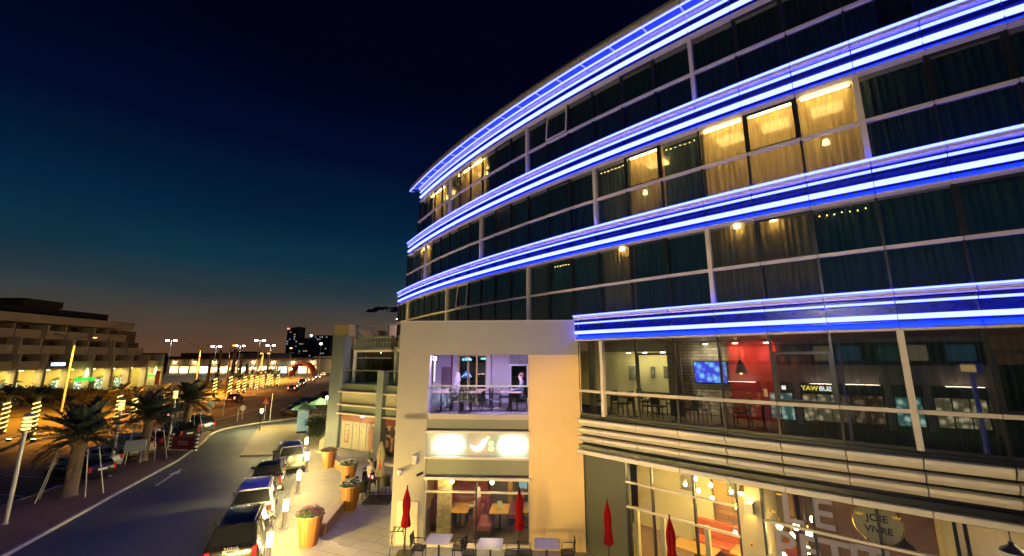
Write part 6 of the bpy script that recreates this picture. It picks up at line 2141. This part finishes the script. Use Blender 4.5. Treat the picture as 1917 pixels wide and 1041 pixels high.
for k, (x, y) in enumerate(((-7.3, 22.6), (-7.05, 22.35), (-5.95, 24.15), (-6.15, 24.35))):
    R = root('candle_glass', (x, y, .72), 'red candle glass on the dark cafe tables, %s from the lane' % ordn[k], 'candle', 'red candle glasses')
    lpart('glass_cup', MB().lathe([(.04, 0), (.05, .12), (.045, .12), (.036, .01)], (0, 0, 0), 12), glow('red_candle_glass', (1, .20, .14), 4.0), R)
    lpart('flame', MB().lathe([(.005, .03), (.012, .05), (.002, .09)], (0, 0, 0), 6), glow('candle_flame', (1, .8, .5), 20.0), R)
# fence panel, advertising stand and hedge of the far cafe
a, b = G(597, 848), G(612, 832)
R = root('lattice_fence', (a[0], a[1], 0), 'pale lattice fence panel by the corner of the cafe building', 'fence', None, math.atan2(b[1] - a[1], b[0] - a[0]))
Lf = math.hypot(b[0] - a[0], b[1] - a[1])
lpart('top_rail', MB().box(0, -.02, .86, Lf, .02, .92), M_TRIM, R)
lpart('bottom_rail', MB().box(0, -.02, .08, Lf, .02, .13), M_TRIM, R)
for k in range(9):
    x = Lf * k / 8
    lpart('post', MB().cyl((x, 0, 0), (x, 0, .86), .025, None, 6), M_TRIM, R)
R = root('advertising_stand', (-19.2, 39.6, 0), 'pale blue advertising stand before the far cafe hedge', 'sign', None, .3)
lpart('board', MB().bbox(-.45, -.04, .15, .45, .04, 1.9, .02), mat('pale_blue_board', (.30, .50, .62), .5, 0, .25, 2, emit=(.35, .7, .9), es=.18), R)
lpart('foot', MB().bbox(-.4, -.2, 0, .4, .2, .15, .03), M_BLACK, R)
for k, (x, y, s) in enumerate(((-17.3, 38.4, .95), (-18.2, 40.4, .95), (-19.0, 42.4, .9), (-16.3, 36.6, .8))):
    R = root('cafe_shrub', (x, y, 0), 'dark shrub of the far cafe hedge, %s from the lattice fence' % ordn[k], 'shrub', 'shrubs of the far cafe hedge', k * 1.3)
    put('foliage', SH[k], mat('blue_green_leaf', (.03, .05, .045), .6, 0, .3), R, (0, 0, 0), (0, 0, 0), (s, s, s))
    put('stem', me_stem, M_TRUNK, R, (0, 0, 0), (0, 0, 0), (s * .8, s * .8, s * .8))
# road signs and small posts
def sign_post(p, h, kind, label, r=.3):
    R = root('road_sign', p, label, 'road sign', 'road signs at the junction')
    lpart('post', MB().cyl((0, 0, 0), (0, 0, h), .03, None, 8), M_GREYP, R)
    if kind == 'round':
        f = lpart('disc', MB().lathe([(r, 0), (r, .02)], (0, 0, 0), 24).xf(Matrix.Translation((0, -.04, h - r)) @ Matrix.Rotation(PI / 2, 4, 'X')), mat('sign_dark_blue', (.05, .06, .10), .4), R)
        put('ring', MB().lathe([(r * .82, .021), (r, .0205), (r, .026), (r * .82, .026)], (0, 0, 0), 24).xf(Matrix.Translation((0, -.04, h - r)) @ Matrix.Rotation(PI / 2, 4, 'X')).mesh('ring'), mat('sign_white_paint', (.6, .6, .6), .4), f)
        put('arrows', MB().box(-.03, -.075, h - 1.6 * r, .03, -.066, h - r).box(-.16, -.074, h - .95 * r, .16, -.067, h - .75 * r).mesh('arrows'), mat('sign_white_paint', (.6, .6, .6), .4), f)
    else:
        t = [(-r, 0), (r, 0), (0, 1.7 * r)]
        t2 = [(-r * .62, r * .18), (r * .62, r * .18), (0, 1.28 * r)]
        f = lpart('triangle', MB().add([(x, -.04, h - r + z) for x, z in t] + [(x, -.02, h - r + z) for x, z in t], [(0, 1, 2), (5, 4, 3), (0, 3, 4, 1), (1, 4, 5, 2), (2, 5, 3, 0)]), mat('sign_red', (.45, .03, .03), .4), R)
        put('face', MB().add([(x, -.046, h - r + z) for x, z in t2] + [(x, -.041, h - r + z) for x, z in t2], [(0, 1, 2), (5, 4, 3), (0, 3, 4, 1), (1, 4, 5, 2), (2, 5, 3, 0)]).mesh('face'), mat('sign_face', (.16, .15, .12), .4), f)
    return R
sign_post(tuple(G(391, 792))[:2] + (-.1,), 2.4, 'round', 'round dark road sign with arrows on the brown forecourt', .45)
sign_post(tuple(G(494, 789))[:2] + (-.1,), 2.3, 'tri', 'triangular warning sign behind the small post lantern', .42)
sign_post(tuple(G(453, 785))[:2] + (-.1,), 1.6, 'round', 'small round road sign low beside the main road', .3)
for k, (px, py, hh) in enumerate(((417, 778, 2.6), (505, 787, 2.9), (444, 787, 1.3))):
    p = G(px, py)
    R = root('marker_post', (p[0], p[1], -.1), 'thin grey post %s' % ('near the round road sign', 'right of the triangular sign', 'left of the small round sign')[k], 'post', 'thin posts at the junction')
    lpart('shaft', MB().cyl((0, 0, 0), (0, 0, hh), .04, None, 8), M_GREYP, R)
    lpart('cap', MB().lathe([(.05, hh), (.05, hh + .06), (.02, hh + .09)], (0, 0, 0), 8), M_STEEL, R)
# red barrier on the median
p = G(342, 843)
R = root('red_barrier', p, 'dark red advertising barrier with white lettering at the tip of the median', 'barrier', None, math.radians(-8))
lpart('panel', MB().bbox(-.95, -.06, .08, .95, .06, .98, .02), mat('dark_red_panel', (.20, .02, .04), .5, 0, .1), R)
for s in (-1, 1):
    pst_ = lpart('end_post', MB().box(s * 1.05 - .09, -.09, 0, s * 1.05 + .09, .09, 1.15), mat('sign_white_paint', (.6, .6, .6), .4), R)
    for j in range(4):
        put('stripe', MB().box(s * 1.05 - .092, -.094, .1 + j * .27, s * 1.05 + .092, .094, .22 + j * .27).mesh('stripe'), M_BLACK, pst_)
wp_ = MB()
for zz0, xs in ((.56, (-.42, -.30, -.17, -.02, .10, .22, .33)), (.40, (-.36, -.24, -.10, .02, .14, .25))):
    for k, x in enumerate(xs):
        wp_.box(x, -.068, zz0, x + .08, -.062, zz0 + .07 + .03 * (k % 2))
put('printed_mark', wp_.mesh('printed_mark'), mat('white_print', (.6, .55, .5), .6), R)
# grey-green box sign on stakes next to the second palm
p = G(248, 868)
R = root('median_sign', p, 'small grey green box sign on two legs beside the second palm', 'sign', None, .5)
lpart('board', MB().bbox(-.55, -.05, .75, .55, .05, 1.45, .02), mat('grey_green_board', (.26, .33, .32), .6, 0, .15), R)
for s in (-1, 1):
    lpart('leg', MB().cyl((s * .38, 0, 0), (s * .34, 0, .75), .025, None, 6), M_TRIM, R)
# ================================================================== INTERIORS, LETTERING, PEOPLE
def hang(p, ztop, label, group, shade=True, m=M_WARMB, sc_=1.0):
    R = root('pendant_lamp', p, label, 'lamp', group)
    lpart('cord', MB().cyl((0, 0, .16 * sc_), (0, 0, ztop - p[2]), .006, None, 5), M_BLACK, R)
    lpart('socket', MB().lathe([(.02, .07 * sc_), (.03, .08 * sc_), (.03, .16 * sc_), (.01, .17 * sc_)], (0, 0, 0), 10), mat('brass', (.55, .36, .12), .3, .9), R)
    lpart('bulb', MB().lathe([(.025, .07 * sc_), (.05 * sc_, .03 * sc_), (.055 * sc_, -.02 * sc_), (.035 * sc_, -.06 * sc_), (.006, -.075 * sc_)], (0, 0, 0), 12), m, R, True)
    return R
# ground-floor cafe bulbs (n along the arc, depth, height)
cb = [(1.42, -1.9, 2.42), (1.62, -2.2, 2.58), (1.78, -1.8, 2.32), (2.02, -2.1, 2.50), (2.14, -1.7, 2.20), (2.52, -2.0, 2.44), (2.68, -1.7, 2.12), (2.9, -2.0, 2.34), (2.78, -.9, 1.62), (2.94, -.75, 2.0), (3.0, -.95, 1.30)]
for k, (n, d, z) in enumerate(cb):
    hang(arc(n, d, z), 3.33, 'bare warm bulb, %s from the left in the cafe beside the lit pier' % (ordn[k]), 'bare bulbs in the ground-floor cafe')
cb2 = [(3.66, -.9, 2.1), (3.80, -1.4, 1.75), (3.95, -1.0, 2.15), (4.05, -1.5, 1.45), (4.15, -1.1, 2.0), (4.2, -1.6, 2.25), (3.62, -1.3, 1.2), (4.6, -1.6, 1.2), (5.0, -1.4, 1.0)]
for k, (n, d, z) in enumerate(cb2):
    hang(arc(n, d, z), 3.33, 'bare warm bulb, %s from the left behind the large grey letters' % (ordn[k]), 'bare bulbs behind the large letters', True, glow('warm_bulb_large', (1, .68, .28), 60.0), 1.35)
# dark dome pendants
def dome(p, ztop, label):
    R = root('dome_pendant', p, label, 'lamp', 'black dome pendants')
    lpart('shade', MB().lathe([(.04, .20), (.06, .14), (.17, .06), (.21, 0), (.20, 0), (.16, .05), (.05, .13)], (0, 0, 0), 18), M_BLACK, R, True)
    lpart('bulb', MB().lathe([(.03, .05), (.05, .02), (.02, -.02)], (0, 0, 0), 10), M_WARM, R)
    lpart('cord', MB().cyl((0, 0, .2), (0, 0, ztop - p[2]), .01, None, 6), M_BLACK, R)
dome(arc(5.6, -.9, 2.25), 3.33, 'black dome pendant hanging behind the round bistro sign')
dome(arc(6.95, -1.1, 2.55), 3.33, 'black dome pendant on a chain in the doorway at the right edge')
hang(S(2.05, .9, 1.98), 2.86, 'glass pendant behind the left restaurant pane', 'restaurant pendants', True, M_WARMB, 1.3)
hang(S(3.62, .9, 1.98), 2.86, 'glass pendant behind the right restaurant pane', 'restaurant pendants', True, M_WARMB, 1.3)
# cafe furniture
t = th(2.1)
p = arc(2.45, -2.9, 0)
R = root('bench_seat', p, 'long orange upholstered bench along the plank wall of the cafe', 'bench', None, th(2.5) + PI / 2)
M_ORAN = mat('orange_upholstery', (.48, .10, .03), .6, 0, .1)
lpart('seat', MB().bbox(-1.5, -.28, .30, 1.5, .28, .48, .04), M_ORAN, R)
lpart('backrest', MB().bbox(-1.5, .2, .5, 1.5, .34, 1.05, .04), M_ORAN, R)
lpart('plinth', MB().box(-1.45, -.2, 0, 1.45, .28, .30), mat('bench_plinth', (.12, .06, .03), .7), R)
p = arc(1.75, -1.25, 0)
table((p[0], p[1], 0.02), th(1.75) + PI / 2, 1.3, .8, .76, M_TWOOD, 'amber wooden table behind the fourth red parasol in the cafe', 'cafe tables')
p = arc(2.75, -2.0, 0)
table((p[0], p[1], 0.02), th(2.75) + PI / 2, .8, .8, .76, M_TWOOD, 'amber wooden table by the orange bench in the cafe', 'cafe tables')
# first-floor restaurant furniture
for k, (n, d) in enumerate(((-.45, -1.3), (.35, -1.2), (.6, -2.5), (1.5, -1.3), (2.6, -1.4), (3.5, -1.5))):
    p = arc(n, d, 4.56)
    nm = ordn[k]
    table(p, th(n) + PI / 2, .85, .75, .76, mat('dark_table_top', (.20, .11, .07), .4, 0, .2), '%s table from the left behind the first-floor glass' % nm, 'first-floor restaurant tables')
    for s in (-1, 1):
        q = arc(n + s * .45, d - .05, 4.56)
        chair(q, th(n) + PI / 2 + s * PI / 2, 'chair %s the %s first-floor table' % ('left of' if s < 0 else 'right of', nm), 'first-floor restaurant chairs')
# wall sconce and spotlight on the lit pier
n = 3.30
p = arc(n, GD + .06, 2.72)
R = root('wall_sconce', p, 'square wall lamp throwing light up the yellow lit pier', 'lamp', None, th(n) + PI / 2)
lpart('housing', MB().box(-.10, -.17, -.17, .10, -.155, .10).box(-.10, -.154, -.17, -.085, -.02, .10).box(.085, -.154, -.17, .10, -.02, .10).box(-.10, -.019, -.17, .10, -.001, .10), mat('pale_sconce', (.58, .50, .38), .5), R)
lpart('lens', MB().box(-.08, -.15, .02, .08, -.022, .05), glow('sconce_lens', (1, .66, .16), 1500.0), R)
p = arc(3.2, GD + .06, 3.12)
R = root('spotlight', p, 'small brass spotlight above the square wall lamp on the pier', 'lamp', None, th(n) + PI / 2)
lpart('body', MB().cyl((0, -.22, -.06), (0, -.10, .08), .07, .06, 12), mat('brass_body', (.5, .36, .16), .3, .8), R)
lpart('lens', MB().cyl((0, -.235, -.078), (0, -.222, -.062), .06, .06, 12), glow('spot_lens', (1, .70, .22), 400.0), R)
lpart('bracket', MB().box(-.02, -.10, .05, .02, 0, .10), M_BLACK, R)
p = arc(3.27, GD + .06, 1.75)
R = root('key_switch', p, 'small amber wall box low on the lit pier', 'wall box', None, th(n) + PI / 2)
lpart('plate', MB().bbox(-.05, -.04, -.06, .05, -.001, .06, .01), mat('amber_plate', (.55, .33, .08), .4), R)
lpart('knob', MB().box(-.02, -.055, -.02, .02, -.041, .02), M_BLACK, R)
# large lettering on the bistro glass: LE / PETIT
M_LET = mat('grey_vinyl', (.22, .20, .26), .6, 0, .05)
def glass_text(ch, n, z, size, m=M_LET, dr=GD + .03):
    p = arc(n, dr, z)
    return put('glass_letter', text_mesh(ch, size, .004, .018), m, None, p, (PI / 2, 0, th(n) + PI / 2))
for ch, n, z in (('L', 4.02, 2.80), ('E', 4.50, 2.84)):
    tag(glass_text(ch, n, z, .98), 'large grey letter %s in the top row on the bistro glass' % ch, 'letter', 'large letters on the bistro glass')
for k, (ch, n, z) in enumerate((('P', 3.84, 1.88), ('E', 4.24, 1.90), ('T', 4.62, 1.92), ('I', 4.90, 1.94), ('T', 5.16, 1.96))):
    tag(glass_text(ch, n, z, .98), 'large grey letter %s%s in the second row on the bistro glass' % (ch, ' at the right end' if k == 4 else (' in the middle' if k == 2 else '')), 'letter', 'large letters on the bistro glass')
# little gold crowns stuck on the same glass
M_GOLD = mat('gold_vinyl', (.70, .45, .06), .5, 0, 0)
def crown(n, z, s, k):
    p = arc(n, GD + .032, z)
    mb = MB().add([(x * s, 0, q * s) for x, q in ((-.5, 0), (.5, 0), (.6, .5), (.25, .2), (0, .55), (-.25, .2), (-.6, .5))] + [(x * s, .004, q * s) for x, q in ((-.5, 0), (.5, 0), (.6, .5), (.25, .2), (0, .55), (-.25, .2), (-.6, .5))],
                  [tuple(range(7)), tuple(range(13, 6, -1))] + [(i, i + 7, (i + 1) % 7 + 7, (i + 1) % 7) for i in range(7)])
    o = put('crown_sticker', mb.mesh('crown_sticker'), M_GOLD, None, p, (0, 0, th(n) + PI / 2))
    tag(o, 'small gold crown sticker on the bistro glass, %s from the left' % ordn[k], 'sticker', 'gold crown stickers')
for k, (n, z) in enumerate(((3.70, 2.66), (3.85, 3.12), (4.08, 2.56), (4.42, 3.08), (5.05, 3.02), (5.55, 3.06), (6.6, 2.2))):
    crown(n, z, .13, k)
# round bistro sign behind the glass
p = arc(5.28, -.55, 2.78)
R = root('round_sign', p, 'round cream sign with dark letters hanging behind the bistro glass', 'sign', None, th(5.3) + PI / 2)
lpart('disc', MB().lathe([(.46, 0), (.46, .03)], (0, 0, 0), 32).xf(Matrix.Rotation(PI / 2, 4, 'X')), mat('cream_disc', (.42, .34, .20), .6), R)
lpart('rim', MB().tube([(.46 * math.cos(2 * PI * k / 32), -.015, .46 * math.sin(2 * PI * k / 32)) for k in range(33)], .02, 6), mat('brass', (.55, .36, .12), .3, .9), R)
put('sign_letters', text_mesh('JOIE', .22, .003, .006), M_BLACK, R, (0, -.04, .10), (PI / 2, 0, 0))
put('sign_letters', text_mesh('VIVRE', .20, .003, .006), M_BLACK, R, (0, -.04, -.16), (PI / 2, 0, 0))
# doorway items at the right edge
ds = root('bistro_counter', arc(7.1, -3.0, 0.02), 'pale panelled bistro counter with a lit screen at the right edge', 'counter', None, th(7) + PI / 2)
lpart('wall_panel', MB().box(-1.2, 0, 0, 2.2, .12, 3.3), mat('pale_wood_panel', (.60, .46, .27), .6, 0, .1), ds)
lpart('counter', MB().bbox(-1.0, -.8, 0, 1.6, -.2, 1.05, .03), mat('pale_wood_panel', (.60, .46, .27), .6, 0, .1), ds)
lpart('screen', MB().box(-.1, -.3, 1.25, .5, -.26, 1.65), glow('till_screen', (.55, .85, 1), 3.0), ds)
for k in range(12):
    lpart('ceiling_slat', MB().box(-1.2 + k * .27, -2.4, 3.18, -1.06 + k * .27, .0, 3.24), mat('pale_wood_panel', (.60, .46, .27), .6, 0, .1), ds)
for k, (n, d) in enumerate(((6.8, -1.8), (7.6, -1.6))):
    p = arc(n, d, 3.1)
    dl = lpart('downlight', MB().lathe([(.08, 0), (.08, .05)], (p[0] - ds.location[0], p[1] - ds.location[1], 3.05), 12), M_STEEL, HB)
    dl.parent = HB
    dl.location = (ds.location[0] - HL[0], ds.location[1] - HL[1], 0)
    put('lens', MB().lathe([(.06, -.012), (.06, -.003)], (p[0] - ds.location[0], p[1] - ds.location[1], 3.05), 12).mesh('lens'), glow('bistro_lens', (1, .72, .38), 800.0), dl)
for k, (n, d) in enumerate(((.9, -2.6), (1.4, -1.6), (1.8, -3.0), (2.3, -1.6), (2.7, -3.0))):
    p = arc(n, d, 3.28)
    dl = wpart('downlight', MB().lathe([(.08, 0), (.08, .055)], p, 12), M_STEEL, HB)
    put('lens', MB().lathe([(.06, -.012), (.06, -.003)], p, 12).mesh('lens'), glow('cafe_lens', (1, .64, .20), 2000.0), dl)
# restaurant interior behind the sign block: booths and tables
M_BOOTH = mat('plum_upholstery', (.22, .05, .09), .5, 0, .12)
for k, (u, y, rz) in enumerate(((1.55, 1.9, 0), (2.95, 2.6, PI), (4.35, 2.6, PI), (3.35, 1.3, 0))):
    R = root('booth_seat', S(u, y, .03), 'plum booth seat behind the restaurant window, %s from the left' % ordn[(0, 1, 3, 2)[k]], 'booth', 'plum booth seats', RBRZ + rz + PI / 2)
    lpart('seat', MB().bbox(-.6, -.28, .28, .6, .28, .46, .03), M_BOOTH, R)
    lpart('backrest', MB().bbox(-.6, .28, .28, .6, .42, 1.12, .04), M_BOOTH, R)
    lpart('plinth', MB().box(-.58, -.24, 0, .58, .40, .278), M_BLACK, R)
for k, (u, y) in enumerate(((2.25, 1.7), (3.85, 1.7), (5.0, 1.9))):
    table(S(u, y, .03), RBRZ, .75, 1.1, .76, M_TWOOD, '%s amber table inside the restaurant window' % ('left', 'middle', 'right')[k], 'amber tables inside the restaurant')
R = root('menu_stand', S(3.85, 1.6, .79), 'small printed menu stand on the middle amber table', 'menu')
lpart('card', MB().box(-.09, -.02, .0, .09, .02, .30), mat('menu_print', (.35, .42, .36), .5, 0, .6, 12), R)
lpart('foot', MB().box(-.1, -.05, -.0, .1, .05, .012), M_BLACK, R)
# terrace furniture
gt, gc = 'wooden tables on the purple lit terrace', 'dark chairs on the purple lit terrace'
M_TTER = mat('terrace_table', (.42, .27, .20), .4, 0, .15, 5)
tt = [(1.55, .75, 0), (1.55, 1.75, 0), (2.75, .85, 0), (3.35, 2.1, 0), (4.35, 1.0, 0)]
nmn = ('nearest at the left end', 'farther at the left end', 'second from the left at the front', 'farthest in the middle', 'rightmost at the front')
for k, (u, y, a) in enumerate(tt):
    p = S(u, y, Z4)
    table(p, RBRZ, .85 if k != 3 else 1.1, .8, .75, M_TTER, 'wooden terrace table %s' % nmn[k], gt)
    for s in (-1, 1):
        q = S(u + s * .62, y + .05, Z4)
        if (k, s) in ((0, -1), (1, 1), (1, -1), (4, 1)):
            continue
        chair(q, RBRZ + s * PI / 2, 'dark terrace chair %s the table %s' % ('left of' if s < 0 else 'right of', nmn[k]), gc)
chair(S(2.6, .35, Z4), RBRZ, 'dark terrace chair with its back to the balustrade, left one', gc)
chair(S(2.0, 1.75, Z4), RBRZ + PI / 2, 'dark terrace chair of the person in white', gc)
chair(S(4.75, 1.35, Z4), RBRZ + PI / 2, 'dark terrace chair of the person in blue grey', gc)

# people --------------------------------------------------------------------------------
def person_mesh(key, joints, edges, region):
    me = bpy.data.meshes.new('body')
    names = list(joints)
    idx = {n: i for i, n in enumerate(names)}
    me.from_pydata([joints[n][0] for n in names], [(idx[a], idx[b]) for a, b in edges], [])
    o = bpy.data.objects.new('tmp', me)
    COL.objects.link(o)
    sk = o.modifiers.new('skin', 'SKIN')
    sk.use_smooth_shade = True
    for n in names:
        v = me.skin_vertices[0].data[idx[n]]
        r = joints[n][1]
        v.radius = (r, r) if not isinstance(r, tuple) else r
        v.use_root = (n == 'pelvis')
    ss = o.modifiers.new('sub', 'SUBSURF')
    ss.levels = ss.render_levels = 2
    bpy.context.view_layer.update()
    out = bpy.data.meshes.new_from_object(o.evaluated_get(bpy.context.evaluated_depsgraph_get()))
    bpy.data.objects.remove(o)
    out.materials.clear()
    for _ in range(3):
        out.materials.append(None)
    for pl_ in out.polygons:
        c = pl_.center
        pl_.material_index = region(c)
    out.shade_smooth()
    return out
def seated():
    J = {'pelvis': ((0, 0, .54), (.16, .13)), 'belly': ((0, -.03, .74), (.145, .115)), 'chest': ((0, -.04, .96), (.165, .12)), 'collar': ((0, -.02, 1.10), (.10, .09)), 'neck': ((0, .0, 1.18), .055),
         'jaw': ((0, .03, 1.27), (.07, .08)), 'skull': ((0, .015, 1.36), (.082, .098)), 'crown': ((0, .0, 1.44), (.05, .06))}
    E_ = [('pelvis', 'belly'), ('belly', 'chest'), ('chest', 'collar'), ('collar', 'neck'), ('neck', 'jaw'), ('jaw', 'skull'), ('skull', 'crown')]
    for s, t in ((1, 'r'), (-1, 'l')):
        J.update({'sh' + t: ((s * .17, -.03, 1.06), .065), 'el' + t: ((s * .24, .08, .84), .048), 'wr' + t: ((s * .16, .31, .80), .032), 'pa' + t: ((s * .145, .37, .80), (.036, .022)),
                  'hip' + t: ((s * .10, .04, .53), .10), 'kn' + t: ((s * .13, .43, .53), .068), 'an' + t: ((s * .13, .44, .11), .042), 'to' + t: ((s * .14, .58, .05), (.045, .03))})
        E_ += [('chest', 'sh' + t), ('sh' + t, 'el' + t), ('el' + t, 'wr' + t), ('wr' + t, 'pa' + t), ('pelvis', 'hip' + t), ('hip' + t, 'kn' + t), ('kn' + t, 'an' + t), ('an' + t, 'to' + t)]
        for k in range(5):
            a = 'f%d%s' % (k, t)
            dx = (k - 2) * .017
            if k == 0:
                J[a] = ((s * .145 - s * .055, .37, .80), .009)
                J[a + 'b'] = ((s * .145 - s * .07, .40, .79), .008)
            else:
                J[a] = ((s * .145 + dx, .425, .80), .009)
                J[a + 'b'] = ((s * .145 + dx, .455 - abs(k - 2) * .006, .785), .008)
            E_ += [('pa' + t, a), (a, a + 'b')]
    def reg(c):
        if c.z > 1.155 or (c.y > .315 and c.z > .68):
            return 1
        if c.z < .62 and c.y > .06 or c.z < .45:
            return 2
        return 0
    return person_mesh('seated', J, E_, reg)
SEAT = seated()
hair_me = MB().lathe([(.088, -.03), (.098, .02), (.092, .07), (.06, .11), (.01, .125)], (0, -.012, 1.36), 16).mesh('hair', True)
scarf_me = MB().lathe([(.13, -.24), (.12, -.12), (.105, -.03), (.102, .03), (.09, .08), (.06, .115), (.01, .13)], (0, -.025, 1.36), 18).mesh('head_cloth', True)
eye_me = MB().lathe([(.011, -.004), (.011, .004), (.004, .007)], (0, 0, 0), 8).xf(Matrix.Rotation(-PI / 2, 4, 'X')).mesh('eye')
nose_me = MB().add([(-.014, .105, 1.30), (.014, .105, 1.30), (0, .132, 1.305), (0, .105, 1.35)], [(0, 1, 2), (1, 3, 2), (3, 0, 2), (0, 3, 1)]).mesh('nose')
mouth_me = MB().box(-.025, .098, 1.262, .025, .106, 1.270).mesh('mouth')
robe_me = MB().lathe([(.30, .06), (.28, .30), (.24, .50)], (0, 0, 0), 16).xf(Matrix.Translation((0, .22, 0)) @ Matrix.Scale(1.35, 4, (0, 1, 0))).mesh('robe_skirt', True)
def person(p, rz, top, legs, label, hair=None, scarf=None, skin=M_SKIN, robe=None):
    R = root('person', p, label, 'person', None, rz)
    b = put('body', SEAT, None, R)
    for i, m in enumerate((top, skin, legs)):
        b.material_slots[i].link = 'OBJECT'
        b.material_slots[i].material = m
    if scarf:
        put('head_cloth', scarf_me, scarf, R)
    else:
        put('hair', hair_me, hair or M_BLACK, R)
    for s in (-1, 1):
        put('eye', eye_me, M_BLACK, R, (s * .032, .108, 1.345))
    put('nose', nose_me, skin, R)
    put('mouth', mouth_me, mat('lip', (.30, .10, .09), .5), R)
    return R
WHC = mat('white_cotton', (.72, .70, .74), .8, 0, .06)
person(S(1.98, 1.75, Z4), RBRZ + PI / 2, WHC, WHC, 'person in a white robe and head cloth seated at the terrace table', None, WHC)
person(S(4.73, 1.35, Z4), RBRZ + PI / 2, mat('blue_grey_shirt', (.14, .19, .25), .8, 0, .1), mat('dark_trousers', (.03, .03, .04), .8), 'person in a blue grey shirt seated at the right end of the terrace', mat('brown_hair', (.05, .03, .02), .7), None, M_SKINL)
person(S(1.6, 1.75, .03), RBRZ - PI / 2, mat('dark_red_shirt', (.16, .05, .05), .8), mat('dark_trousers', (.03, .03, .04), .8), 'person in a dark red shirt seated left of the table behind the restaurant glass')
person(S(2.9, 1.9, .03), RBRZ + PI / 2, mat('pale_shirt', (.45, .42, .40), .8), mat('dark_trousers', (.03, .03, .04), .8), 'person in a pale shirt and white head cloth seated behind the restaurant glass', None, WHC)
person((-7.45, 23.25, 0), 2.6 + PI, mat('pale_shirt', (.45, .42, .40), .8), mat('dark_trousers', (.03, .03, .04), .8), 'person in a pale shirt seated among the dark wicker chairs of the corner cafe')
person((-6.25, 24.95, 0), 2.2 + PI, mat('plum_dress', (.08, .05, .08), .8), mat('dark_trousers', (.03, .03, .04), .8), 'person in dark plum clothes seated behind the cream parasol', mat('brown_hair', (.05, .03, .02), .7), None, M_SKINL)
